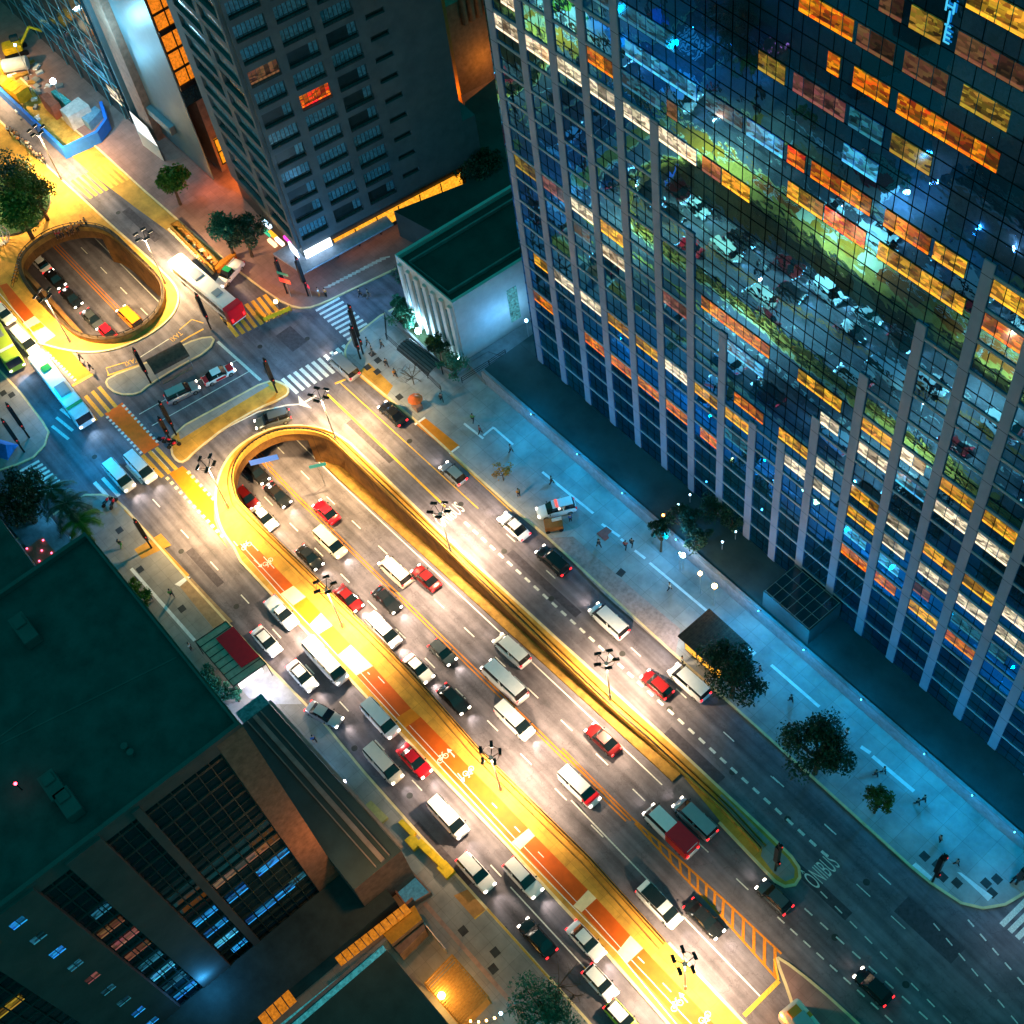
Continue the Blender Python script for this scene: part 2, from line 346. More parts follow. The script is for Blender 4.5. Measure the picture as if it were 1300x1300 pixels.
up_k = [(-300, 39.8), (-205, 43.0), (-182, 43.2), (-176, 43.6), (-163, 43.9), (-150, 44.4), (-140, 44.9)] + smooth([(-133, 45.6), (-128.2, 46.3), (-125.6, 47.8), (-124.6, 50.5), (-124.0, 53.7)], False, 1) + [(-121.6, 65.7), (-112, 110), (-80, 300), (-300, 300)]
slab('upper_sidewalk', up_k, [], M_walk_r)
gx, gy = G(14, 262)
gpts = [(gx + 6.6 * cos(a * pi / 16), gy + 6.0 * sin(a * pi / 16)) for a in range(32)]
struct('round_green', MB().prism(gpts, .1, .45, 0, 1), [mat('dark lawn', (.015, .045, .015), .9, 0, .5, 2, .4, 12), M_gray])
# ------------------------------------------------ painted markings
class Paint:
    def __init__(s): s.mb = {}; s.k = 0
    def poly(s, pts, m, z=.004, px=True):
        P = [G(*q) for q in pts] if px else pts
        s.k += 1; s.mb.setdefault(m, MB()).flat(P, z + (s.k % 400) * .00006, 0)
    def line(s, a, b, w, m, z=.004, px=True):
        if px: a, b = G(*a), G(*b)
        d = Vector((b[0] - a[0], b[1] - a[1])).normalized(); n = Vector((-d.y, d.x)) * w / 2
        s.poly([(a[0] + n.x, a[1] + n.y), (b[0] + n.x, b[1] + n.y), (b[0] - n.x, b[1] - n.y), (a[0] - n.x, a[1] - n.y)], m, z, False)
    def pathline(s, pts, w, m, z=.004, px=True):
        P = [G(*q) for q in pts] if px else pts; s.k += 1; z += (s.k % 400) * .00006
        n = sweep_ring(P); vs = []
        for p, q in zip(P, n): vs += [(p[0] + q.x * w / 2, p[1] + q.y * w / 2, z), (p[0] - q.x * w / 2, p[1] - q.y * w / 2, z)]
        s.mb.setdefault(m, MB()).add(vs, [(2 * i, 2 * i + 1, 2 * i + 3, 2 * i + 2) for i in range(len(P) - 1)])
    def dashes(s, a, b, n, frac, w, m, z=.004, px=True):
        if px: a, b = G(*a), G(*b)
        per = 1. / (n - 1 + frac)
        for i in range(n):
            t0 = i * per; t1 = t0 + per * frac; s.line(lerp(a, b, t0), lerp(a, b, t1), w, m, z, False)
    def squares(s, a, b, n, sz, m, z=.008): s.dashes(a, b, n, .52, sz, m, z)
    def stripes(s, a, b, n, vec, w, m, z=.004):
        for i in range(n):
            p = lerp(a, b, i / (n - 1.)); s.line(p, (p[0] + vec[0], p[1] + vec[1]), w, m, z)
P = Paint()
ZK = KH + .004; ZK2 = KH + .008
# left carriageway
P.dashes((193.8, 633.7), (636.5, 1112.9), 11, .26, .14, M_white)
P.line((648, 1126), (741, 1227), .14, M_white); P.line((741, 1227), (800, 1292), .14, M_yel)
P.line((300, 703), (853, 1300), .12, M_yel, .004)
P.poly([(80, 189), (122, 171), (150, 196), (200, 240), (255, 300), (300, 352), (285, 352), (225, 302), (170, 262), (118, 222)], mat('lamp yellow on asphalt', (.5, .27, .045), .75, 0, .35, .5))  # yellow lamp light on the asphalt, painted as an ochre patch
# cycle lane panels on the island
def seg(a, b, m, z=ZK):                        # a/b = (left px, right px) at the two ends
    P.poly([a[0], a[1], b[1], b[0]], m, z)
c = lambda *q: Q((300, 620), 3.714, *q); d = lambda *q: Q((620, 950), 3.714, *q)
P.pathline([(297, 688)] + c((210, 505), (570, 885), (755, 1090)) + d((110, 450), (400, 750), (610, 965), (890, 1305)), .1, M_white, ZK)
S1 = c((5, 275), (60, 245), (270, 462), (210, 500)); P.poly(S1, M_bike, ZK)
P.poly(c((210, 500), (270, 462), (330, 515), (270, 555)), M_pale, ZK)
P.poly(c((270, 555), (330, 515), (400, 590), (345, 645)), M_bikeY, ZK)
P.poly(c((345, 645), (400, 590), (455, 650), (390, 690)), M_pale, ZK)
P.poly(c((390, 690), (455, 650), (540, 740), (480, 790)), M_bikeY, ZK)
P.poly(c((480, 790), (540, 740), (645, 840), (568, 885)), M_pale, ZK)
P.poly(c((568, 885), (645, 840), (825, 1040), (755, 1085)), M_bike, ZK)
P.poly(c((755, 1085), (825, 1040), (870, 1080), (800, 1130)), M_bikeY, ZK)
P.poly([c((800, 1130))[0], c((870, 1080))[0], d((190, 380))[0], d((110, 445))[0]], M_bike, ZK)
P.poly(d((110, 445), (190, 380), (220, 415), (150, 480)), M_pale, ZK)
P.poly(d((150, 480), (220, 415), (470, 670), (400, 745)), M_bike, ZK)
P.poly(d((400, 745), (470, 670), (510, 710), (440, 775)), M_pale, ZK)
P.poly(d((440, 775), (510, 710), (670, 885), (610, 960)), M_bike, ZK)
P.poly(d((610, 960), (670, 885), (730, 945), (655, 1015)), M_pale, ZK)
P.poly(d((655, 1015), (730, 945), (1120, 1360), (1020, 1420)), M_bike, ZK)
for a, b in ((c((22, 265))[0], c((228, 490))[0]), (c((588, 872))[0], c((770, 1075))[0]), (c((818, 1120))[0], d((130, 432))[0]), (d((168, 465))[0], d((418, 728))[0]), (d((458, 760))[0], d((625, 945))[0]), (d((675, 1000))[0], d((1040, 1390))[0])):
    P.line(a, b, .07, M_white, ZK2)
for q0, q1 in (((70, 262), (105, 298)), ((130, 325), (180, 380)), ((670, 890), (700, 922)), ((620, 870), (630, 880))):
    P.line(*c(q0, q1), .1, M_white, ZK2)
for q0, q1 in (((18, 260), (42, 285)), ((125, 372), (150, 398)), ((235, 490), (262, 517)), ((705, 985), (735, 1015)), ((822, 1108), (862, 1150))):
    P.line(*d(q0, q1), .1, M_white, ZK2)
def arrow(at, to, z=ZK2, sz=.5, m=M_white):
    a = Vector(G(*at)); b = Vector(G(*to)); u = (b - a).normalized(); n = Vector((-u.y, u.x))
    P.line(a, b, .1, m, z, False); P.poly([tuple(b + u * sz), tuple(b + n * sz * .55), tuple(b - n * sz * .55)], m, z, False)
arrow(*c((85, 340), (112, 365))); arrow(*c((1030, 1270), (1010, 1245))); arrow(*d((940, 1200), (915, 1172)))
arrow(*Q((300, 950), 3.714, (1030, 40), (1008, 18))); arrow(*Q((300, 950), 3.714, (1045, 120), (1065, 145)))
def bike_mark(px, rz, z=ZK2, s=.75, m=M_white):
    o = Vector(G(*px)); R = Matrix.Rotation(rz, 2)
    tr = lambda x, y: tuple(o + R @ Vector((x * s, y * s)))
    for cx_ in (-.55, .55):
        pts = [tr(cx_ + .36 * cos(a * pi / 6), .36 * sin(a * pi / 6)) for a in range(13)]; P.pathline(pts, .08, m, z, False)
    for a, b in (((-.55, 0), (-.15, .55)), ((-.15, .55), (.4, .55)), ((.4, .55), (.55, 0)), ((-.15, .55), (0, 0)), ((0, 0), (.4, .55)), ((-.55, 0), (0, 0)), ((-.3, .68), (0, .68)), ((.4, .55), (.4, .78)), ((.4, .78), (.62, .78))):
        P.line(tr(*a), tr(*b), .07, m, z + .001, False)
for px, rz in ((c((50, 275))[0], pi), (c((150, 350))[0], 0), (c((975, 1275))[0], pi), (Q((300, 950), 3.714, (975, 50))[0], pi), (Q((300, 950), 3.714, (1095, 110))[0], 0), (d((890, 1215))[0], pi), (d((1020, 1270))[0], 0)):
    bike_mark(px, rz + AVE - pi / 2)
# crossing panels with white squares
a_ = lambda *q: Q((100, 400), 3.714, *q)
P.poly(a_((122, 465), (205, 412), (380, 612), (308, 655)), mat('bright red orange crossing paint', (.95, .14, .004), .6, 0, .15, 1))
P.squares(*a_((132, 478), (296, 652)), 12, .38, M_white); P.squares(*a_((208, 424), (372, 600)), 12, .38, M_white)
P.poly(a_((425, 745), (490, 712), (545, 765)) + [(272, 634), (272, 660), (281, 683), (290, 697)], M_bikeY)
P.squares(*Q((0, 600), 3.714, (785, 22), (1052, 305)), 13, .42, M_pale); P.squares(*Q((0, 600), 3.714, (885, -5), (1010, 128)), 7, .42, M_pale)
o_ = lambda *q: Q((0, 270), 5.417, *q)
P.poly(o_((290, 915), (395, 855), (470, 935), (630, 1110), (525, 1165), (320, 950)), M_bikeY, .004)
P.squares(*o_((322, 962), (520, 1155)), 11, .4, M_white)
P.poly(o_((0, 505), (50, 490), (240, 715), (160, 765)), M_bike, ZK); P.poly(o_((160, 765), (240, 715), (385, 850), (290, 915)), M_pale, ZK)
for k in range(4): P.line(*o_((195 + 25 * k, 800 - 12 * k), (225 + 25 * k, 830 - 12 * k)), .55, M_bikeY, ZK2)
P.pathline(o_((-60, 520), (0, 580), (150, 760), (240, 880)), .12, M_yel, ZK); P.pathline(o_((0, 560), (160, 745), (260, 870)), .12, M_white, ZK2)
P.line(*o_((490, 1195), (640, 1110)), .45, M_yel)
# cross walks
P.stripes(*a_((960, 300), (1245, 142)), 11, (19.4, 18.6), .5, M_white)
wz_ = lambda *q: Q((350, 280), 6.5, *q)
P.stripes(*wz_((300, 715), (590, 985)), 10, (30, -16.2), .42, M_white)
P.stripes(*a_((0, 402), (95, 338)), 4, (22, 26), .5, M_yel)
P.stripes(*Q((0, 560), 6.5, (780, 340), (1245, 90)), 8, (21, 23), .5, M_white)
P.stripes(*a_((300, 660), (365, 625)), 3, (26, 28), .5, M_yel)
P.stripes(*Q((0, 560), 6.5, (130, 270), (330, 460)), 8, (30, -16.5), .42, M_white)
P.stripes(*Q((0, 40), 5, (455, 945), (690, 830)), 8, (25, 22.5), .5, M_yel)
P.stripes(*Q((190, 200), 5.91, (540, 1190), (860, 1030)), 8, (20.5, 26), .55, M_yel)
P.stripes(*Q((0, 400), 6.5, (430, 915), (500, 775)), 3, (21, 17), .4, M_white)
r_ = lambda *q: Q((1100, 1020), 6.5, *q)
for q in (((1115, 1005), (1340, 780)), ((1182, 1058), (1360, 880)), ((1243, 1112), (1360, 995)), ((1310, 1165), (1400, 1075))): P.line(*r_(*q), .55, M_white)
# stop line, junction arrow, lines on the right carriageway
P.line(*a_((655, 125), (858, 308)), .4, M_white); P.line(*a_((285, 468), (415, 395)), .13, M_white); P.line(*a_((560, 310), (745, 213)), .13, M_white); P.line(*a_((345, 522), (805, 265)), .13, M_white)
e_ = lambda *q: Q((300, 300), 3.714, *q)
P.pathline(a_((700, 530), (850, 455), (980, 425), (1050, 420)), .2, M_white); P.poly(a_((1035, 380), (1060, 405), (1098, 440), (1040, 425)), M_white)
P.line(*a_((1050, 420), (1120, 380)), .3, M_white); P.line(*a_((1215, 322), (1245, 310)), .3, M_white)
P.line(*e_((430, 745), (985, 1275)), .28, M_yel); P.line(*e_((490, 690), (1142, 1285)), .14, M_yel); P.line(*e_((465, 695), (515, 675)), .3, M_yel)
P.dashes((590, 663), (1051, 1088), 37, .55, .3, M_white)
P.dashes((643, 678), (1131, 1123), 9, .22, .13, M_white)
P.line(*e_((570, 650), (850, 880)), .14, M_yel); P.line(*e_((1010, 1030), (1300, 1300)), .14, M_yel)
g_ = lambda *q: Q((950, 950), 3.714, *q)
P.dashes(*g_((340, 675), (955, 1297)), 9, .48, .13, M_white); P.dashes(*g_((265, 755), (845, 1278)), 8, .5, .16, M_white)
P.dashes(*g_((137, 795), (680, 1292)), 9, .55, .16, M_white); P.dashes(*g_((510, 640), (740, 852)), 2, .4, .11, M_white)
P.dashes(*g_((873, 825), (1335, 1375)), 8, .5, .13, M_white); P.dashes(*g_((1035, 808), (1360, 1185)), 6, .5, .16, M_white)
P.dashes(*g_((105, 130), (670, 640)), 3, .15, .1, M_white); P.dashes(*Q((850, 1050), 5.2, (180, 95), (520, 415)), 2, .3, .13, M_white)
# yellow ladder hatching that splits the carriageways
hu = [(803, 1039), (870, 1098), (925, 1148), (992, 1211)]; hl = [(806, 1045), (868, 1113), (920, 1168), (988, 1245)]
P.pathline(hu, .22, M_orl, .008); P.pathline(hl, .22, M_orl, .008)
def along(pts, t):
    k = t * (len(pts) - 1); i = min(int(k), len(pts) - 2); return lerp(pts[i], pts[i + 1], k - i)
for i in range(15):
    t = .05 + .93 * i / 14; P.line(along(hu, max(0, t - .02)), along(hl, t), .2 + .12 * t, M_orl, .012)
P.line(*Q((850, 1050), 5.2, (492, 1245), (722, 1015)), .45, M_yel, .016); P.line((725, 1016), (965.4, 1265.4), .16, M_white)
P.line(*Q((850, 1050), 5.2, (690, 870), (720, 1010)), .2, M_yel, .02)
# underpass lane lines (follow the ramp)
def ramp_line(y0, w, m, x0=-400., x1=-42.6, dash=None):
    mb = P.mb.setdefault(m, MB()); x = x0; k = 0
    while x < x1:
        st = dash[0] if dash else 3.1; e = min(x + st, x1); ya = y0 + .012 * (x + 90); yb = y0 + .012 * (e + 90)
        mb.add([(x, ya - w / 2, zf(x) + .01), (e, yb - w / 2, zf(e) + .01), (e, yb + w / 2, zf(e) + .01), (x, ya + w / 2, zf(x) + .01)], [(0, 1, 2, 3)])
        x = e + (dash[1] if dash else 0)
ramp_line(24.75, .12, M_white); ramp_line(27.65, .13, M_white, -300, -40, (1.9, 3.9)); ramp_line(30.55, .16, M_orl); ramp_line(30.95, .16, M_orl)
ramp_line(33.55, .13, M_white, -300, -40, (1.9, 3.9)); ramp_line(36.1, .14, M_white, -420, -43)
ramp_line(31.35, .1, M_orl, -420, -112)
P.line((714, 950), (803, 1039), .16, M_orl, .02); P.line((712, 953), (801, 1042), .16, M_orl, .02)
# taxi bays
P.pathline(o_((750, 1120), (730, 1070), (860, 1030)), .14, M_yel); P.pathline(o_((940, 1010), (1160, 870)), .14, M_white); P.pathline(o_((1235, 805), (1320, 735), (1400, 760)), .14, M_yel)
P.pathline(o_((740, 1120), (1040, 1020), (1290, 860), (1400, 800)), .25, M_yel)
# patterned strip of light stone on the upper pavement corner
P.stripes(*wz_((390, 560), (930, 300)), 18, (-8.0, -13), .35, mat('pale pattern stone', (.6, .55, .45), .8), KH + .004) if False else None
mp_ = mat('pale pattern stone', (.55, .52, .45), .8)
for i in range(15):
    t = i / 14.; p = lerp(wz_((400, 560))[0], wz_((860, 320))[0], t); P.line(p, (p[0] + 9 + 4 * t, p[1] - 1.5 - 1 * t), .28, mp_, KH + .004)
# plaza: white paving strips, service lids, dark tree pits
h_ = lambda *q: Q((620, 600), 3.714, *q)
M_strip = mat('white paving strip', (.8, .8, .8), .7, 0, .15, 2)
for q in (((255, 0), (495, 195)), ((535, 245), (620, 305)), ((625, 315), (655, 340)), ((690, 370), (740, 408)), ((760, 428), (1030, 655))): P.line(*h_(*q), .32, M_strip, ZK)
for q in (((905, 900), (1065, 1025)), ((1065, 1000), (1150, 930)), ((1150, 935), (1310, 1075))): P.line(*Q((450, 400), 6.5, *q), .3, M_strip, ZK)
P.line(*Q((820, 740), 7.222, (930, 600), (1000, 660)), .5, M_strip, ZK); P.line((979, 845), (1040, 898), .35, M_strip, ZK); P.line(*g_((530, -5), (575, 25)), .4, M_strip, ZK); P.line(*g_((585, 40), (780, 205)), .4, M_strip, ZK)
P.poly(Q((450, 400), 6.5, (580, 850), (870, 1085), (800, 1150), (510, 910)), M_bikeY, ZK)
for q in (((500, 910), (585, 850)), ((785, 1150), (865, 1090))): P.line(*Q((450, 400), 6.5, *q), .3, M_strip, ZK2)
P.poly(Q((450, 400), 6.5, (30, 480), (120, 400), (320, 590), (270, 670)), M_conc, ZK)
M_lid = mat('iron cover', (.05, .05, .05), .6, .3)
for q in (((600, 480), (625, 452), (650, 472), (628, 497)),): P.poly(h_(*q), M_lid, ZK)
for q in (((600, 20), (120, 590)),): pass
for (x, y) in Q((450, 400), 6.5, (150, 325), (195, 380), (110, 437), (190, 474), (372, 682)) + r_((478, 440), (585, 512), (627, 610), (745, 660), (985, 662), (1033, 742), (1075, 628)) + Q((0, 600), 3.714, (565, 275), (662, 460), (860, 645), (640, 505)) + Q((0, 400), 6.5, (30, 650), (100, 665)) + Q((480, 1080), 5.91, (640, 605), (880, 765), (865, 890)) + Q((850, 1050), 5.2, (745, 235), (748, 292)):
    x, y = G(x, y); P.poly([(x - .45, y - .4), (x + .45, y - .42), (x + .45, y + .4), (x - .45, y + .42)], M_lid, ZK, False)
P.poly([(-38, 39.9), (-38, 40.5), (-28.6, 40.55), (-27.4, 40.3), (-26.8, 39.6), (-27.1, 38.7), (-28.5, 38.45), (-30.6, 38.75), (-31, 39.35)], M_walk, ZK2, False)
# long dirt/planting strip beside the plaza kerb
P.poly(h_((285, 312), (400, 305), (690, 560), (905, 740), (880, 870), (560, 590)), mat('pinkish gravel strip', (.36, .27, .26), .9, 0, .3, 2, .4, 10), ZK)
P.poly(r_((370, 520), (405, 490), (540, 610), (510, 650)), M_strip, ZK); P.poly(r_((745, 570), (780, 575), (1040, 770), (1000, 810), (930, 740)), M_strip, ZK)
# pavement inlays on the left side
P.poly(Q((0, 600), 3.714, (635, 365), (760, 290), (810, 345), (670, 410)), M_conc, ZK); P.line(*Q((0, 600), 3.714, (590, 175), (890, 490)), .35, M_conc, ZK2)
P.poly(Q((0, 600), 3.714, (825, 530), (880, 492), (900, 495), (850, 540)), M_strip, ZK2)
P.poly(Q((0, 600), 3.714, (850, 540), (905, 500), (1100, 705), (1010, 740)), mat('tan paving', (.34, .22, .12), .8), ZK)
P.line(*Q((0, 600), 3.714, (620, 455), (920, 795)), .4, M_strip, ZK); P.line(*Q((480, 1080), 5.91, (350, 395), (1130, 1290)), .45, mat('pink paving strip', (.4, .25, .2), .8), ZK)
P.poly(Q((230, 760), 5.2, (390, 590), (570, 430), (700, 560), (800, 700), (600, 700), (450, 660)), mat('painted light pool', (.42, .42, .46), .7, 0, .25, .8), ZK)  # pool of white light by the shelter, painted as a pale polygon
P.poly(Q((480, 1080), 5.91, (570, 340), (680, 290), (815, 435), (725, 515)), mat('orange tan slab', (.42, .2, .06), .8), ZK); P.pathline(Q((480, 1080), 5.91, (725, 515), (820, 440), (1290, 970)), .18, M_yel, ZK2)
names = {M_white.name: 'white_road_markings', M_yel.name: 'yellow_road_markings', M_orl.name: 'orange_road_markings', M_bike.name: 'red_cycle_lane', M_bikeY.name: 'ochre_cycle_lane'}
for m, mb in P.mb.items():
    o = mb.obj(names.get(m.name, 'paving_inlay'), m); tag(o, None, None, None, 'structure')
mh = MB(); rq = random.Random(12)
for px in [(230, 700), (300, 770), (372, 850), (450, 950), (520, 1010), (600, 1150), (640, 1180), (700, 1250), (520, 560), (585, 640), (640, 700), (700, 760), (790, 830), (850, 900), (930, 980), (1000, 1040), (1100, 1120), (1060, 1190), (1150, 1250), (330, 440), (390, 430), (120, 580), (80, 520), (150, 270), (60, 175)]:
    x, y = G(*px); mh.prism([(x + .36 * cos(a * pi / 6), y + .36 * sin(a * pi / 6)) for a in range(12)], 0, .006)
tag(mh.obj('manhole_covers', M_lid), None, None, None, 'structure')
pt = MB(); M_patch = mat('asphalt patch', (.07, .06, .075), .85, 0, .3, 2)
for px, a, b in (((345, 870), 6, 1.4), ((560, 1085), 9, 1.2), ((690, 740), 12, 1.0), ((880, 960), 8, 1.5), ((1010, 1100), 14, 1.1), ((1180, 1180), 7, 2.2), ((370, 430), 4, 2.5), ((180, 285), 9, 1.3), ((90, 500), 8, 1.2), ((470, 560), 9, .9), ((260, 720), 7, 1.0)):
    x, y = G(*px); T_ = Matrix.Rotation(AVE, 2); pt.flat([tuple(Vector((x, y)) + T_ @ Vector(v)) for v in ((-a / 2, -b / 2), (a / 2, -b / 2), (a / 2, b / 2), (-a / 2, b / 2))], .002)
tag(pt.obj('asphalt_patches', M_patch), None, None, None, 'structure')
# lettering on the road
def text_mesh(txt, size, mt, ext=.0, name='lettering', sx=1, sy=1):
    cu = bpy.data.curves.new('t', 'FONT'); cu.body = txt; cu.size = size; cu.extrude = ext; cu.align_x = 'CENTER'; cu.align_y = 'CENTER'; cu.space_character = 1.05
    o = bpy.data.objects.new('t', cu); COL.objects.link(o); dg = bpy.context.evaluated_depsgraph_get()
    me = bpy.data.meshes.new_from_object(o.evaluated_get(dg)); bpy.data.objects.remove(o); me.name = name
    me.transform(Matrix.Diagonal((sx, sy, 1, 1))); me.materials.clear(); me.materials.append(mt)
    ob = bpy.data.objects.new(name, me); COL.objects.link(ob); return ob
for txt, px, rz, sx, sy in (('ÔNIBUS', (571, 654), pi / 2 + AVE, .85, 2.4), ('ÔNIBUS', (1044, 1107), pi / 2 + AVE, .85, 2.4)):
    o = text_mesh(txt, 1.15, M_white, name='road_lettering', sx=sx, sy=sy); x, y = G(*px); o.location = (x, y, .006); o.rotation_euler = (0, 0, rz); tag(o, None, None, None, 'structure')
for px, q0, q1 in ((o_((903, 1024))[0], o_((945, 1005))[0], o_((860, 1040))[0]), (o_((1210, 850))[0], o_((1245, 815))[0], o_((1175, 870))[0])):
    a, b = G(*q0), G(*q1); o = text_mesh('TAXI', .8, M_yel, name='road_lettering', sx=1, sy=1.6); x, y = G(*px); o.location = (x, y, .006); o.rotation_euler = (0, 0, atan2(b[1] - a[1], b[0] - a[0])); tag(o, None, None, None, 'structure')
# ================================================================ BUILDINGS
def window_mat(name, col, s, dim=.35):
    """lit office window: bright lamp band, darker furniture shapes, blinds"""
    m = bpy.data.materials.new(name); m.use_nodes = True; nt = m.node_tree; N, L = nt.nodes, nt.links; b = N['Principled BSDF']
    b.inputs['Base Color'].default_value = (.02, .02, .02, 1); b.inputs['Roughness'].default_value = .06; b.inputs['Specular IOR Level'].default_value = .5
    at = N.new('ShaderNodeAttribute'); at.attribute_name = 'pane'; g = N.new('ShaderNodeNewGeometry')
    mp = N.new('ShaderNodeMapping'); mp.inputs['Scale'].default_value = (1.5, 1, 3.2); L.new(g.outputs['Position'], mp.inputs[0])
    v = N.new('ShaderNodeTexVoronoi'); v.distance = 'CHEBYCHEV'; v.inputs['Scale'].default_value = 1.15; L.new(mp.outputs[0], v.inputs[0])
    bw = N.new('ShaderNodeRGBToBW') if False else N.new('ShaderNodeSeparateColor'); L.new(v.outputs['Color'], bw.inputs[0])
    r = N.new('ShaderNodeMapRange'); r.inputs[1].default_value = .15; r.inputs[2].default_value = .75; r.inputs[3].default_value = dim; r.inputs[4].default_value = 1.15; L.new(bw.outputs[0], r.inputs[0])
    sp = N.new('ShaderNodeSeparateColor'); L.new(at.outputs['Color'], sp.inputs[0])
    # bright sill band: pane.g is the height in the pane
    sill = N.new('ShaderNodeMapRange'); sill.inputs[1].default_value = .20; sill.inputs[2].default_value = .14; sill.inputs[3].default_value = 0; sill.inputs[4].default_value = 1.3; L.new(sp.outputs[1], sill.inputs[0])
    fz = N.new('ShaderNodeMapRange'); fz.inputs[1].default_value = .3; fz.inputs[2].default_value = .62; fz.inputs[3].default_value = .3; fz.inputs[4].default_value = 1; fo_ = N.new('ShaderNodeMath'); fo_.operation = 'ADD'; L.new(sp.outputs[1], fo_.inputs[0]); of_ = N.new('ShaderNodeMapRange'); of_.inputs[3].default_value = -.25; of_.inputs[4].default_value = .45; L.new(bw.outputs[2], of_.inputs[0]); L.new(of_.outputs[0], fo_.inputs[1]); L.new(fo_.outputs[0], fz.inputs[0])
    a0 = N.new('ShaderNodeMath'); a0.operation = 'MULTIPLY'; L.new(r.outputs[0], a0.inputs[0]); L.new(fz.outputs[0], a0.inputs[1])
    a = N.new('ShaderNodeMath'); a.operation = 'MULTIPLY'; L.new(a0.outputs[0], a.inputs[0]); L.new(sp.outputs[0], a.inputs[1])
    c = N.new('ShaderNodeMath'); c.operation = 'ADD'; L.new(a.outputs[0], c.inputs[0]); L.new(sill.outputs[0], c.inputs[1])
    hs = N.new('ShaderNodeHueSaturation'); hs.inputs['Color'].default_value = (*col, 1); hh = N.new('ShaderNodeMapRange'); hh.inputs[3].default_value = .475; hh.inputs[4].default_value = .525; L.new(bw.outputs[1], hh.inputs[0]); L.new(hh.outputs[0], hs.inputs[0])
    L.new(hs.outputs[0], b.inputs['Emission Color']); e = N.new('ShaderNodeMath'); e.operation = 'MULTIPLY'; e.inputs[1].default_value = s; L.new(c.outputs[0], e.inputs[0]); L.new(e.outputs[0], b.inputs['Emission Strength'])
    m.cycles.emission_sampling = 'NONE'; return m
WM = dict(o=window_mat('orange lit office', (1, .24, .005), .8), y=window_mat('yellow lit office', (1, .46, .03), .85), w=window_mat('white lit office', (1, .84, .55), 1.05, .3),
          c=window_mat('cyan lit office', (.06, .45, .75), .9, .2), d=window_mat('dim blue office', (.02, .16, .24), .7, .2), p=window_mat('dim pink office', (.3, .1, .08), .6, .5),
          r=window_mat('red orange office', (1, .12, .01), .9), b=window_mat('brown blind office', (.22, .09, .04), .6, .6), g=window_mat('dim yellow office', (.5, .3, .03), .6, .25),
          k=window_mat('sky blue office', (.02, .3, .8), .9, .2))
def panes(name, parent, key, P0, U, w, h, n, gap=.07, depth=None, seedv=None):
    """a strip of n lit panes; P0 lower corner (local), U horizontal unit vector, normal offset included in P0"""
    mb = MB(); me_v = []; pw = w / n
    for i in range(n):
        a = Vector(P0) + Vector(U) * (i * pw + gap / 2); b = Vector(P0) + Vector(U) * ((i + 1) * pw - gap / 2); up = Vector((0, 0, h))
        mb.add([a, b, b + up, a + up], [(0, 1, 2, 3)])
    o = mb.obj(name, WM[key], parent); ca = o.data.color_attributes.new('pane', 'FLOAT_COLOR', 'CORNER')
    for p in o.data.polygons:
        v = random.choice((.3, .6, .85, 1, 1, 1.2)) if n > 1 else 1; zz = [o.data.vertices[o.data.loops[l].vertex_index].co.z for l in p.loop_indices]; z0 = min(zz)
        for l, z in zip(p.loop_indices, zz): ca.data[l].color = (v, (z - z0) / h, 0, 1)
    return o
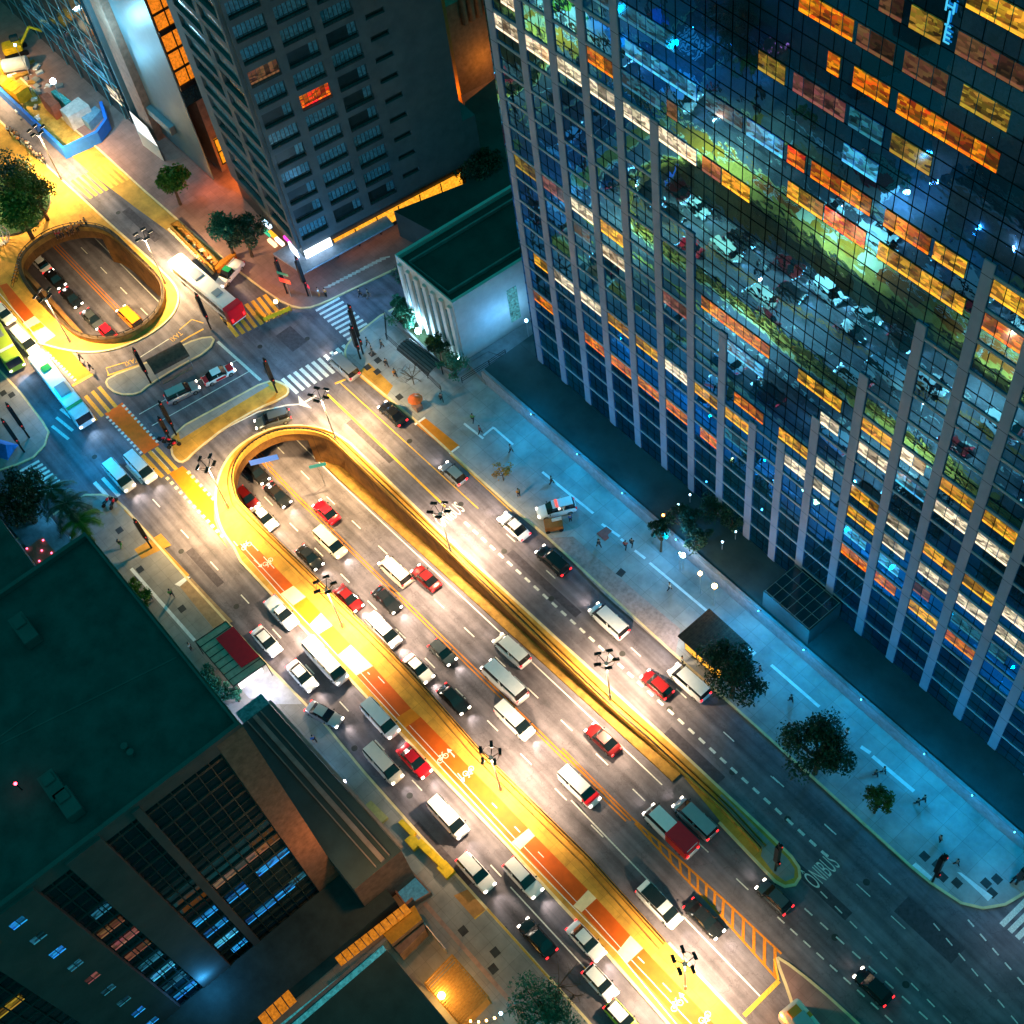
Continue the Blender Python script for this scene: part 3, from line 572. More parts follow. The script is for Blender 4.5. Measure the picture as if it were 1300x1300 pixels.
# ---------------------------------------------------------------- glass office tower
YT = 63.8; TX0, TX1 = -95.2, 6.0; TZ = 104.0
cols = [-94.7, -90.05, -85.5, -80.95, -76.4, -71.8, -67.25, -62.7, -58.2, -54.25, -50.3, -45.75, -41.2, -36.75, -32.1, -27.55, -23.05, -18.5, -13.95, -9.4, -4.85, -.3, 4.2]
def vtop(x): return min(TZ - 1, 19.5 + abs(x + .45 + 55.6) * 2.31 + (1.5 if abs(x + 54.25) < .1 else 0))
tower = thing('office_tower', 'tall mirror glass office tower with pale columns and lit windows beside the plaza', 'tower', (0, YT, 0))
def glass_mat():
    m = bpy.data.materials.new('blue mirror glass'); m.use_nodes = True; N, L = m.node_tree.nodes, m.node_tree.links; out = N['Material Output']; b = N['Principled BSDF']
    b.inputs['Base Color'].default_value = (.004, .06, .08, 1); b.inputs['Roughness'].default_value = .5; b.inputs['Specular IOR Level'].default_value = .2
    # added teal glow, uneven by cell, standing in for cyan reflections
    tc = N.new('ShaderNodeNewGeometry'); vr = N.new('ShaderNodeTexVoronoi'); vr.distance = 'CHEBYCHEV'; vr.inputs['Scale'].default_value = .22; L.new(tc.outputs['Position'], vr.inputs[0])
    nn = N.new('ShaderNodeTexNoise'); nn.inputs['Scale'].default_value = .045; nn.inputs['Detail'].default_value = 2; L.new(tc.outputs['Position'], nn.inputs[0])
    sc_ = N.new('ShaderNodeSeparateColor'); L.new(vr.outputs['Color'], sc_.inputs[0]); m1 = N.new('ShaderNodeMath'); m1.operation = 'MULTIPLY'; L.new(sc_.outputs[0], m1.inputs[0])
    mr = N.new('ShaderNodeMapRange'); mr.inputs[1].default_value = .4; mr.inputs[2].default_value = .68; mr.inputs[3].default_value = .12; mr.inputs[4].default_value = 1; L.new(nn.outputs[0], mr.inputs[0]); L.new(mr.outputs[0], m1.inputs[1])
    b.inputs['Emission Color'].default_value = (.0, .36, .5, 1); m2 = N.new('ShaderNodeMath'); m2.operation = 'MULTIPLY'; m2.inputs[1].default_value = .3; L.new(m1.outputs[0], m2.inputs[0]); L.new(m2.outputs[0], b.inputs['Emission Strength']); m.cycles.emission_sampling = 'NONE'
    g = N.new('ShaderNodeBsdfGlossy'); g.inputs['Roughness'].default_value = .015; g.inputs['Color'].default_value = (.055, .31, .66, 1)
    ge = N.new('ShaderNodeNewGeometry'); n1 = N.new('ShaderNodeTexNoise'); n1.inputs['Scale'].default_value = .38; n1.inputs['Detail'].default_value = 2.5; L.new(ge.outputs['Position'], n1.inputs[0])
    bp = N.new('ShaderNodeBump'); bp.inputs['Strength'].default_value = 1; bp.inputs['Distance'].default_value = .017; L.new(n1.outputs[0], bp.inputs['Height']); L.new(bp.outputs[0], g.inputs['Normal'])
    mx = N.new('ShaderNodeMixShader'); mx.inputs[0].default_value = .82; L.new(b.outputs[0], mx.inputs[1]); L.new(g.outputs[0], mx.inputs[2]); L.new(mx.outputs[0], out.inputs[0]); return m
M_mirror = glass_mat()
mb = MB(); nx = int((TX1 - TX0) / .76); nz = int(TZ / .89); rnd = random.Random(3)
dv = [[rnd.gauss(0, .0016) for _ in range(nx + 1)] for _ in range(nz + 1)]
vs = [(TX0 + i * (TX1 - TX0) / nx, dv[j][i], 2.4 + j * (TZ - 2.4) / nz) for j in range(nz + 1) for i in range(nx + 1)]
mb.add(vs, [(j * (nx + 1) + i, j * (nx + 1) + i + 1, (j + 1) * (nx + 1) + i + 1, (j + 1) * (nx + 1) + i) for j in range(nz) for i in range(nx)])
gl = mb.obj('glass_facade', M_mirror, tower, smooth=True)
MB().box(TX0, .15, 2.4, TX1, 34, TZ, 0).obj('building_core', M_glassd, tower)
M_col = mat('pale column cladding', (.27, .27, .35), .55, 0, .1, .5)
M_mull = mat('black mullion', (.004, .008, .01), .9, spec=0.0)
for x in cols:
    top = vtop(x); mb = MB().box(x - .0, -.15, 2.4, x + 1.0, -.03, top, 0)
    z = 5.9
    for z in [5.7 + 3.56 * k for k in range(int((top - 5.7) / 3.56) + 1)]: mb.box(x - .002, -.153, z, x + 1.002, -.1, z + .05, 1)
    mb.obj('column', [M_col, M_mull], tower)
M_band = mat('spandrel band', (.27, .3, .35), .5, 0, .1, .5)
floors = [16.4 - 3.56 * 3 + 3.56 * k for k in range(28)]        # top edge of the window strip of each floor
bays = list(zip([c_ + 1.0 for c_ in cols[:-1]], cols[1:]))
for zt in floors:
    ok_ = [min(vtop(a - 1.0), vtop(b)) > zt + .18 for a, b in bays]; i = 0
    while i < len(bays):
        if ok_[i] and zt > 3:
            j = i
            while j + 1 < len(bays) and ok_[j + 1]: j += 1
            MB().box(bays[i][0], -.11, zt + .14, bays[j][1], -.02, zt + .44).obj('spandrel_band', M_band, tower); i = j + 1
        else: i += 1
mb = MB(); X = []
for a, b in zip(cols[:-1], cols[1:]):
    X += [a + 1.0 + (b - a - 1.0) * t for t in (1 / 3., 2 / 3.)]
for x in X: mb.box(x - .013, -.045, 2.4, x + .013, -.005, TZ - .5)
for x in cols: mb.box(x + .55, -.045, vtop(x), x + .59, -.005, TZ - .5)
for zt in floors:
    for dz in (.1, -1.8): mb.box(TX0, -.05, zt + dz, TX1, -.006, zt + dz + .024)
mb.obj('mullion_grid', M_mull, tower)
T1 = ((700, 0), 4.3333); T2 = ((1000, 100), 4.3333); T3 = ((950, 0), 3.7143); T4 = ((620, 0), 3.8235); T5 = ((620, 300), 3.7143); T6 = ((950, 300), 3.7143); T7 = ((950, 600), 3.7143)
strips = [(T1, 390, 45, 680, 215, 'd'), (T1, 405, 235, 800, 490, 'c'), (T1, 395, 420, 600, 520, 'd'), (T1, 635, 575, 695, 605, 'b'), (T1, 110, 215, 148, 235, 'b'), (T1, 200, 280, 335, 360, 'o'),
 (T1, 35, 335, 160, 410, 'w'), (T1, 215, 460, 345, 535, 'w'), (T1, 415, 590, 535, 665, 'w'), (T1, 590, 715, 800, 850, 'w'), (T1, 830, 875, 935, 945, 'p'), (T1, 940, 945, 1095, 1050, 'y'), (T1, 850, 530, 1055, 660, 'd'), (T1, 1075, 670, 1280, 790, 'c'),
 (T1, 110, 1100, 225, 1170, 'w'), (T1, 0, 1020, 65, 1060, 'p'), (T1, 270, 1210, 385, 1290, 'y'), (T1, 120, 1240, 215, 1300, 'd'), (T1, 1140, 300, 1290, 400, 'g'),
 (T2, 30, 20, 320, 180, 'p'), (T2, 340, 180, 530, 290, 'd'), (T2, 360, -10, 565, 85, 'o'), (T2, 605, 110, 1170, 440, 'o'), (T2, 570, 325, 795, 460, 'g'), (T2, 960, 70, 1225, 220, 'g'), (T2, 305, 380, 500, 510, 'c'), (T2, 0, 390, 100, 450, 'r'), (T2, 130, 480, 465, 680, 'o'), (T2, 535, 740, 790, 900, 'o'), (T2, 805, 920, 990, 1020, 'y'),
 (T2, 0, 590, 200, 700, 'y'), (T2, 205, 710, 435, 850, 'r'), (T2, 500, 910, 980, 1230, 'y'), (T2, 1125, 1130, 1330, 1240, 'y'), (T2, 1280, 240, 1340, 275, 'b'),
 (T3, 240, 10, 500, 130, 'o'), (T3, 515, 140, 695, 240, 'b'), (T3, 620, 0, 735, 40, 'b'), (T3, 765, 60, 920, 140, 'g'), (T3, 1030, 0, 1320, 110, 'y'), (T3, 985, 185, 1320, 350, 'b'), (T3, 735, 270, 945, 380, 'b'), (T3, 375, 265, 435, 305, 'o'),
 (T4, 35, 75, 140, 150, 'w'), (T4, 180, 190, 295, 285, 'w'), (T4, 130, 790, 225, 830, 'g'), (T4, 265, 870, 365, 930, 'p'), (T4, 400, 980, 505, 1040, 'w'), (T4, 480, 0, 590, 20, 'd'), (T4, 60, 0, 130, 20, 'w'),
 (T5, 215, 90, 270, 130, 'y'), (T5, 305, 175, 395, 230, 'w'), (T5, 210, 275, 295, 325, 'o'), (T5, 330, 360, 365, 385, 'o'), (T5, 430, 275, 525, 330, 'w'), (T5, 560, 370, 655, 435, 'y'), (T5, 455, 475, 545, 530, 'o'), (T5, 575, 570, 670, 630, 'o'), (T5, 705, 490, 790, 545, 'y'), (T5, 715, 680, 800, 735, 'o'), (T5, 835, 590, 930, 655, 'w'), (T5, 835, 780, 930, 840, 'o'),
 (T5, 820, 270, 925, 340, 'p'), (T5, 1005, 295, 1330, 520, 'o'), (T5, 970, 690, 1075, 765, 'y'), (T5, 1115, 810, 1220, 880, 'y'), (T5, 1000, 910, 1070, 955, 'o'), (T5, 1110, 990, 1135, 1015, 'o'), (T5, 1120, 920, 1215, 985, 'd'), (T5, 1160, 750, 1300, 840, 'o'), (T5, 1125, 490, 1300, 620, 'c'), (T5, 545, 50, 635, 120, 'w'),
 (T6, 235, 640, 445, 770, 'y'), (T6, 145, 910, 275, 1000, 'y'), (T6, 150, 1020, 260, 1100, 'w'), (T6, 340, 850, 430, 905, 'w'), (T6, 310, 1050, 405, 1105, 'w'), (T6, 305, 1150, 390, 1200, 'w'), (T6, 535, 870, 670, 950, 'y'), (T6, 520, 980, 650, 1065, 'w'), (T6, 480, 1170, 610, 1260, 'y'), (T6, 720, 1000, 840, 1080, 'w'), (T6, 695, 1110, 830, 1190, 'c'), (T6, 910, 1140, 1055, 1230, 'y'), (T6, 880, 1250, 1020, 1320, 'w'), (T6, 1110, 385, 1285, 485, 'o'), (T6, 1150, 220, 1330, 330, 'y'),
 (T7, 470, 160, 590, 240, 'y'), (T7, 455, 270, 560, 330, 'c'), (T7, 435, 345, 550, 425, 'o'), (T7, 655, 200, 765, 270, 'w'), (T7, 635, 290, 745, 370, 'w'), (T7, 615, 400, 715, 460, 'c'), (T7, 595, 470, 700, 545, 'o'), (T7, 1110, 180, 1260, 280, 'y'), (T7, 1080, 280, 1215, 380, 'w'), (T7, 830, 335, 960, 430, 'y'), (T7, 810, 430, 935, 520, 'w'), (T7, 785, 515, 860, 580, 'p'), (T7, 760, 600, 885, 700, 'y'),
 (T7, 1010, 485, 1155, 585, 'y'), (T7, 985, 570, 1120, 665, 'w'), (T7, 955, 650, 1085, 750, 'd'), (T7, 930, 730, 1055, 840, 'o'), (T7, 1200, 630, 1330, 720, 'w'), (T7, 1170, 720, 1330, 835, 'w'), (T7, 1130, 810, 1220, 875, 'd'), (T7, 1270, 430, 1330, 470, 'w')]
hot = []
for (o_c, s_), x0, y0, x1, y1, key in [((a[0], a[1]), b, c_, d_, e_c, k) for (a, b, c_, d_, e_c, k) in strips]:
    (ax, az), (bx, bz) = FY(*Q(o_c, s_, (x0, y0))[0], YT), FY(*Q(o_c, s_, (x1, y1))[0], YT)
    zc = (az + bz) / 2; zt = min(floors, key=lambda f: abs(f - .85 - zc))
    ax = max(ax, TX0 + 1.4); n = max(1, round((bx - ax) / 1.15)); lo = [vtop(c_) > zt for c_ in cols]
    # clip away from columns
    segs = []; x = ax
    for c_ in cols:
        if vtop(c_) > zt - .2:
            if c_ > ax and c_ < bx + .3:
                if c_ - x > .5: segs.append((x, min(bx, c_)))
                x = max(x, c_ + 1.0)
            elif c_ <= ax < c_ + 1.0: x = c_ + 1.0
    if bx - x > .5: segs.append((x, bx))
    for a, b in segs:
        for c_ in cols:
            if vtop(c_) > zt - .2:
                if abs(c_ + 1.0 - a) < .6: a = c_ + 1.0 + .04
                if abs(c_ - b) < .6: b = c_ - .04
        n = max(1, round((b - a) / 1.12)); hot.append((zt, a, b, n, key))
hot.sort(key=lambda q: -(q[2] - q[1]) * (140 - q[0]) ** -1)
used = {}
k_ = 0
for zt, a, b, n, key in hot:
    if any(not (b <= u[0] or a >= u[1]) for u in used.get(zt, [])): continue
    if b - a < .4: continue
    used.setdefault(zt, []).append((a, b)); k_ += 1
    if k_ > 100: break
    panes('window', tower, key, (a, -.056, zt - 1.74), (1, 0, 0), b - a, 1.74, n, .08)
# glowing letters that paint the reflection of a neon sign in the glass
for i, ch in enumerate('HJrE'):
    x, z = FY(1208 - 1.6 * i, 8 + 13 * i, YT); o = text_mesh(ch, 1.25, emis('cyan letter reflection', (.05, .5, .8), 1.2), .03, 'reflected_letter'); o.parent = tower; o.location = (x, -.12, z); o.rotation_euler = (pi / 2, 0, 0)
# podium terrace
pod = thing('podium_terrace', 'dark raised terrace slab between the plaza and the glass tower', 'terrace')
MB().prism([(-98.5, 57.3), (-13.7, 58.35), (-13.7, 63.75), (-98.5, 63.75)], 0, 2.4, 0, 1).obj('terrace', [M_dark2, mat('terrace wall render', (.3, .3, .33), .8)], pod)
MB().box(-98.5, 63.78, 0, TX0 - .02, 76, 2.4).obj('terrace_end', M_dark2, pod)
MB().wall([(-98.3, 57.5), (-13.9, 58.5)], .35, 2.4, 2.75).obj('terrace_coping', M_gray, pod)
can = thing('entrance_canopy', 'dark glazed box canopy in front of the tower foot', 'canopy', (-46.8, 61.1, 2.4))
MB().box(-3.4, -2.4, 0, 3.4, 2.55, 3.2).obj('canopy_body', M_dark, can)
mb = MB()
for i in range(7): mb.box(-3.3 + i * 1.08, -2.3, 3.22, -3.24 + i * 1.08, 2.5, 3.28)
for j in range(4): mb.box(-3.3, -2.3 + j * 1.55, 3.285, 3.3, -2.24 + j * 1.55, 3.33)
mb.obj('glazing_bars', M_steel, can); MB().flat([(-3.3, -2.3), (3.3, -2.3), (3.3, 2.5), (-3.3, 2.5)], 3.21).obj('glass_roof', M_glassd, can)
# ---------------------------------------------------------------- generic facade of openings (local: u along x, outward -y)
def opening_wall(name, parent, W, z0, z1, rows, opens, m, T=.45, proud=0):
    """rows: list of (zbottom, ztop); opens: list of (u0,u1). Wall panel with real recesses; back plane must be added separately"""
    mb = MB(); zs = z0
    for (a, b) in rows:
        mb.box(0, -T, zs, W, 0, a)
        u = 0
        for (p, q) in opens:
            mb.box(u, -T, a, p, 0, b); u = q
        mb.box(u, -T, a, W, 0, b); zs = b
    mb.box(0, -T, zs, W, 0, z1)
    return mb.obj(name, m, parent)
# ---------------------------------------------------------------- balcony block (B)
O = G(392, 345); E_ = G(590, 240); Lp = G(308, 251); BH = 54.
angE = atan2(E_[1] - O[1], E_[0] - O[0]); angL = atan2(Lp[1] - O[1], Lp[0] - O[0])
bb = thing('apartment_block', 'tall grey concrete block with rows of railed balconies at the street corner', 'building', (O[0], O[1], 0))
M_bconc = mat('grey blue concrete', (.075, .105, .12), .8, 0, .2, .4, .2, 6)
rowsB = [(8.45 + 3.24 * k - 2.25, 8.45 + 3.24 * k) for k in range(14)]
W = 27.0
eE = bpy.data.objects.new('street_front', None); COL.objects.link(eE); eE.parent = bb; eE.rotation_euler = (0, 0, angE)
opensE = [(.45, 4.5), (5.75, 10.0), (11.2, 15.3)]
wm = opening_wall('wall', bb, W, 4.6, BH, [(a, b) for a, b in rowsB], opensE + [(16.7, 19.3)], M_bconc); wm.rotation_euler = (0, 0, angE)
bpy.data.objects.remove(eE)
LW = 19.2; rowsL = [(a - .2, b - .2) for a, b in rowsB]
opensL = [(.7, 6.9), (8.4, 16.3)]
# side facing the avenue: mirrored so that u runs from the corner
wl = opening_wall('wall', bb, LW, 4.6, BH, rowsL, [(LW - q, LW - p) for p, q in opensL[::-1]], M_bconc)
wl.location = (Lp[0] - O[0], Lp[1] - O[1], 0); wl.rotation_euler = (0, 0, angL + pi)
mb = MB(); pE = Vector((cos(angE), sin(angE))); pL = Vector((cos(angL), sin(angL)))
def loc2(u, v): q = pE * u + pL * v; return (q.x, q.y)
MB().prism([loc2(.0, .0), loc2(W, 0), loc2(W, LW), loc2(0, LW)], 0, BH - .3).obj('building_core', mat('dark recess', (.012, .03, .034), .35, spec=.4), bb)
M_rail = mat('balcony railing', (.01, .02, .022), .5, .2, coords='O')
keysB = {(5, 1): 'r', (6, 0): 'b', (7, 1): None}
rndB = random.Random(5)
kw = 0
for r, (a, b) in enumerate(rowsB):
    for c_i, (u0, u1) in enumerate(opensE):
        # photo: lit window in the middle column and a dim one in the first
        lit = {(6, 1): 'r', (8, 0): 'b', (8, 1): None}.get((r, c_i), None)
        n = 7
        q = pE * u0; nrm = Vector((pE.y, -pE.x)) * .04
        if lit: w = panes('window', bb, lit, (q.x + nrm.x, q.y + nrm.y, a + .1), (pE.x, pE.y, 0), u1 - u0, b - a - .2, n)
        else:
            mb = MB(); blind = rndB.random() < .72
            for i in range(n):
                if not blind and i < 5: continue
                s0 = u0 + (u1 - u0) * (i + .1) / n; s1 = u0 + (u1 - u0) * (i + .9) / n; p = pE * s0; p2 = pE * s1
                mb.add([(p.x + nrm.x, p.y + nrm.y, a + .3), (p2.x + nrm.x, p2.y + nrm.y, a + .3), (p2.x + nrm.x, p2.y + nrm.y, b - .15), (p.x + nrm.x, p.y + nrm.y, b - .15)], [(0, 1, 2, 3)])
            w = mb.obj('window', M_glassd2, bb)
        nr2 = Vector((pE.y, -pE.x)) * .56; mb = MB()
        for z in (a + .02, a + .85): mb.tube((q.x + nr2.x, q.y + nr2.y, z), ((pE * u1).x + nr2.x, (pE * u1).y + nr2.y, z), .035, n=4)
        for i in range(n + 1):
            p = pE * (u0 + (u1 - u0) * i / n) + nr2; mb.tube((p.x, p.y, a), (p.x, p.y, a + .85), .025, n=4)
        mb.obj('railing', M_rail, bb if kw > 98 else w); kw += 1
    for (u0, u1) in opensL:
        nrm = Vector((-pL.y, pL.x)) * .04; mb = MB(); n = 5
        for i in range(n):
            s0 = u0 + (u1 - u0) * (i + .05) / n; s1 = u0 + (u1 - u0) * (i + .95) / n; p = pL * s0 + nrm; p2 = pL * s1 + nrm
            mb.add([(p.x, p.y, a + .1), (p2.x, p2.y, a + .1), (p2.x, p2.y, b - .3), (p.x, p.y, b - .3)], [(0, 1, 2, 3)])
        mb.obj('window', M_glassd2 if rndB.random() < .7 else M_glassd, bb)
for a, b in rowsB: o = MB().box(16.705, -.45, a + .002, 19.295, -.002, b - .8).obj('infill_panel', M_bconc, bb); o.rotation_euler = (0, 0, angE)
# ground floor: lit lobby sign box, canopy and the long orange shop window
M_sign = emis('white lit sign', (.75, .85, 1), 4.0, .02, True); M_shop = emis('orange shop interior', (1, .38, .02), 1.3, .6)
def strip_face(u0, u1, z0, z1, o_, name, m, par, d=pE, sgn=1):
    nr = Vector((d.y, -d.x)) * sgn; a = d * u0 + nr * o_; b = d * u1 + nr * o_
    mb = MB(); c_ = a - nr * .2; e_ = b - nr * .2
    mb.prism([(a.x, a.y), (b.x, b.y), (e_.x, e_.y), (c_.x, c_.y)], z0, z1); return mb.obj(name, m, par)
strip_face(.1, 4.2, 3.1, 4.5, .75, 'lit_sign', M_sign, bb); strip_face(.2, 2.4, 3.1, 4.5, .75, 'lit_sign', M_sign, bb, pL, -1)
strip_face(4.6, 25.5, 1.2, 3.4, .3, 'shop_window', M_shop, bb)
for i in range(7):
    p = pE * (4.6 + i * 3.48) + Vector((pE.y, -pE.x)) * .36; MB().tube((p.x, p.y, .2), (p.x, p.y, 3.5), .09, n=6).obj('shop_post', M_black, bb)
mb = MB(); nE = Vector((pE.y, -pE.x)); nL = Vector((-pL.y, pL.x))
pts = [pE * 13 + nE * .4, pE * 13 + nE * 2.4, nE * 2.6 + nL * 1.6, nL * 3.0 + pL * 3.5, nL * .4 + pL * 3.5]
mb.prism([(p.x, p.y) for p in pts], 2.7, 2.95); mb.obj('canopy', mat('blue grey canopy', (.25, .32, .4), .5), bb)
MB().prism([loc2(W, -.4), loc2(W, 8), loc2(W + 2, 8), loc2(W + 2, -.4)], 0, 12).obj('side_wing', M_bconc, bb)
# ---------------------------------------------------------------- panel clad building with orange stair glazing (C)
cb = thing('stair_tower_building', 'teal panel clad building with a tall orange lit stairwell and brown fin', 'building', (-155.4, 52.4, 0))
M_panel = mat('teal metal panel', (.12, .2, .23), .45, .3, .1, .6)
N, L, b_ = nodes(M_panel); wv = N.new('ShaderNodeTexWave'); wv.wave_type = 'BANDS'; wv.bands_direction = 'X'; wv.inputs['Scale'].default_value = .55; g_n = N.new('ShaderNodeNewGeometry'); L.new(g_n.outputs['Position'], wv.inputs[0]); bp_ = N.new('ShaderNodeBump'); bp_.inputs['Strength'].default_value = .5; L.new(wv.outputs[0], bp_.inputs['Height']); L.new(bp_.outputs[0], b_.inputs['Normal'])
MB().box(-14.6, .12, 14.5, -.2, 16, 62).obj('building_core', M_glassd, cb)
MB().box(-14.6, 0, 1, -5.8, .11, 60).obj('panel_wall', M_panel, cb)
MB().box(-5.8, -.02, 1, -.2, .11, 60).obj('panel_wall', M_panel, cb)
MB().box(-18.8, -1.2, 0, -14.7, 3.5, 60).obj('fin', M_brown, cb)
MB().box(-13, 2.2, 0, -1.6, 13, 14.4).obj('lower_core', M_brown, cb)
M_stair = emis('orange stairwell glow', (1, .25, .01), .85, .5)
mb = MB().box(-.18, .15, 17.5, -.12, 7.6, 58); mb.obj('stair_glazing', M_stair, cb)
mb = MB()
for k in range(14): mb.box(-.1, .12, 17.5 + k * 3, .1, 7.7, 17.8 + k * 3)
for y in (.2, 2.0, 4.6, 7.6): mb.box(-.1, y - .08, 17.5, .05, y + .08, 58)
for k in range(5): mb.box(.06, .12, 17.5 + k * 9, .3, 7.7, 18.3 + k * 9)
mb.obj('glazing_frame', M_black, cb)
MB().box(-1.5, 2.6, 1.5, -1.4, 8.0, 6.2).obj('lobby_glazing', emis('orange lobby glow', (1, .33, .01), 1.1, .5), cb)
mb = MB()
for z in (1.5, 3.8, 6.1): mb.box(-1.38, 2.5, z, -1.25, 8.1, z + .15)
for y in (2.6, 4.4, 6.2, 8.0): mb.box(-1.38, y - .06, 1.5, -1.27, y + .06, 6.2)
mb.obj('lobby_frame', M_black, cb)
MB().box(-15.2, -.9, 5.2, -8, -.05, 6.6).obj('lit_cornice', M_panel, cb)
light('POINT', (-168, 47.5, 22), 5200, (.3, .75, 1), .5); light('POINT', (-152.6, 55, 3), 900, (1, .25, .02), .5)
# low lit sign wall in front
sg = thing('sign_wall', 'white lit sign panel on the low wall before the brown fin', 'sign', (0, 0, 0))
P4 = [G(*q, 3) for q in Q((100, 0), 5.417, (345, 760), (470, 870), (545, 1010), (400, 900))]
MB().prism(P4, 0, 2.9).obj('sign_wall_body', M_beige, sg); MB().prism(off(P4, -.15), 2.95, 3.1).obj('lit_face', emis('white sign face', (1, .93, .85), 1.5, .05), sg)
# ---------------------------------------------------------------- dark glass building (D)
db = thing('glass_building', 'dark green glass building behind the construction yard at the upper left', 'building', (-176.5, 50.5, 0))
MB().box(-110, 0, 0, 0, 30, 66).obj('glass_body', M_glassd, db)
mb = MB()
for k in range(18): mb.box(-110, -.1, 3.5 + 3.6 * k, 0, -.01, 3.75 + 3.6 * k)
for k in range(24): mb.box(-110 + 4.7 * k, -.22, 0, -109.7 + 4.7 * k, -.11, 66)
mb.obj('curtain_frame', mat('teal frame', (.08, .2, .22), .5), db)
MB().box(.02, .4, 0, .5, 29, 66).obj('end_wall', M_panel, db)
panes('window', db, 'c', (-10.5, -.3, 6.5), (1, 0, 0), 8, 2.0, 5); panes('window', db, 'w', (-3.9, -.3, 3.6), (1, 0, 0), 3.6, 2.4, 2); panes('window', db, 'd', (-30, -.3, 6.5), (1, 0, 0), 12, 2.0, 6)
light('POINT', (-177.8, 45.5, 9), 2600, (.25, .7, 1), .25)
# ---------------------------------------------------------------- white mansion with floodlit front (E)
ER = [G(*q, 12) for q in ((574.5, 385.5), (501.2, 323.7), (484, 292), (560, 250), (700, 190), (740, 260))]
eb = thing('mansion', 'white flat roofed mansion with floodlit pilastered front behind garden palms', 'building')
roof = [G(574.5, 385.5, 12), G(501.2, 323.7, 12)]
v_f = Vector(roof[1]) - Vector(roof[0]); v_s = Vector(G(664, 330, 12)) - Vector(roof[0]); v_s = v_s.normalized()
A = Vector(roof[0]); B_ = Vector(roof[1]); C_ = B_ + v_s * 30; D_ = A + v_s * 30
poly = [tuple(A), tuple(B_), tuple(C_), tuple(D_)]
if area(poly) < 0: poly = poly[::-1]
MB().prism(poly, 0, 11.4, 1, 0).obj('wall', [M_beige, M_dark2], eb)
MB().wall(off(poly, .25 if area(poly) > 0 else -.25), .5, 11.4, 12.1, 0, True).obj('parapet', M_beige, eb)
MB().wall(off(poly, 2.2), .25, 11.4, 11.9, 0, True).obj('roof_kerb', M_gray, eb)
ctr = (A + B_ + C_ + D_) / 4
fd = v_f.normalized(); nf = Vector((fd.y, -fd.x)); nf = nf if (ctr - A).dot(nf) < 0 else -nf
for i in range(7):
    p = A + fd * (.6 + i * (v_f.length - 1.6) / 6) + nf * .22; mb = MB().rbox((p.x, p.y, 5.6), (.7, .4, 11), atan2(fd.y, fd.x)); mb.obj('pilaster', M_beige, eb)
for i in range(6):
    p = A + fd * (.95 + (i + .5) * (v_f.length - 1.6) / 6) + nf * .03; MB().rbox((p.x, p.y, 6), (.9, .1, 7), atan2(fd.y, fd.x)).obj('tall_window', M_glassd2, eb)
ns = Vector((v_s.y, -v_s.x)); ns = ns if (ctr - A).dot(ns) < 0 else -ns
p = A + v_s * 8.5 + ns * .05; MB().rbox((p.x, p.y, 5.5), (1.5, .12, 6), atan2(v_s.y, v_s.x)).obj('glass_block_window', emis('glass block', (.1, .5, .6), .5, .9), eb)
wing = [A + v_s * 14, A + v_s * 14 + ns * 5.0, A + v_s * 24 + ns * 5.0, A + v_s * 24]
MB().prism([tuple(A + v_s * 13 + ns * .05), tuple(A + v_s * 13 + ns * 4.6), tuple(A + v_s * 18 + ns * 4.6), tuple(A + v_s * 18 + ns * .05)], 0, 7.2, 1, 0).obj('porch_wing', [M_beige, M_dark], eb)
gbase = A + v_s * 8
MB().prism([tuple(A + ns * .1), tuple(A + ns * 4.5), tuple(A + v_s * 13 + ns * 4.5), tuple(A + v_s * 13 + ns * .1)], 0, 1.0).obj('side_terrace', M_gray, eb)
# rear block with the orange canopy and the far theatre front (F)
fb = thing('theatre_block', 'dark block with an orange lit brick pier far behind the tower corner', 'building')
x0, y0 = G(606, 96, 6)
dirE = pE; fo = Vector(G(560, 112, 6)); fo2 = Vector(G(628, 76, 6)); fdv = (fo2 - fo).normalized(); fn = Vector((-fdv.y, fdv.x))
MB().prism([tuple(fo + fn * 3), tuple(fo2 + fdv * 12 + fn * 3), tuple(fo2 + fdv * 12 + fn * 30), tuple(fo + fn * 30)], 0, 16).obj('wall', M_brown, fb)
MB().prism([tuple(fo + fdv * .9), tuple(fo + fdv * 3.0), tuple(fo + fdv * 3.0 + fn * 3), tuple(fo + fdv * .9 + fn * 3)], 0, 26).obj('brick_pier', mat('orange brick', (.5, .2, .06), .8), fb)
for i in range(9):
    p = fo + fdv * (7 + i * 1.25) + fn * 2.9; MB().tube((p.x, p.y, 12), (p.x, p.y, 16.5), .5, .5, 10).obj('column', M_brown, fb)
light('POINT', (fo.x + fdv.x * 1 - fn.x * 1, fo.y + fdv.y - fn.y, 4), 1100, (1, .35, .02), .4); light('POINT', (fo.x + fdv.x * 9, fo.y + fdv.y * 9, 5), 500, (1, .4, .03), .4)
low = thing('flat_roof_annex', 'low dark flat roofed annex between the balcony block and the glass tower', 'building')
MB().prism([G(*q, 5) for q in ((500, 268), (592, 232), (590, 130), (640, 90), (652, 250), (560, 300))], 0, 5).obj('wall', M_dark2, low)
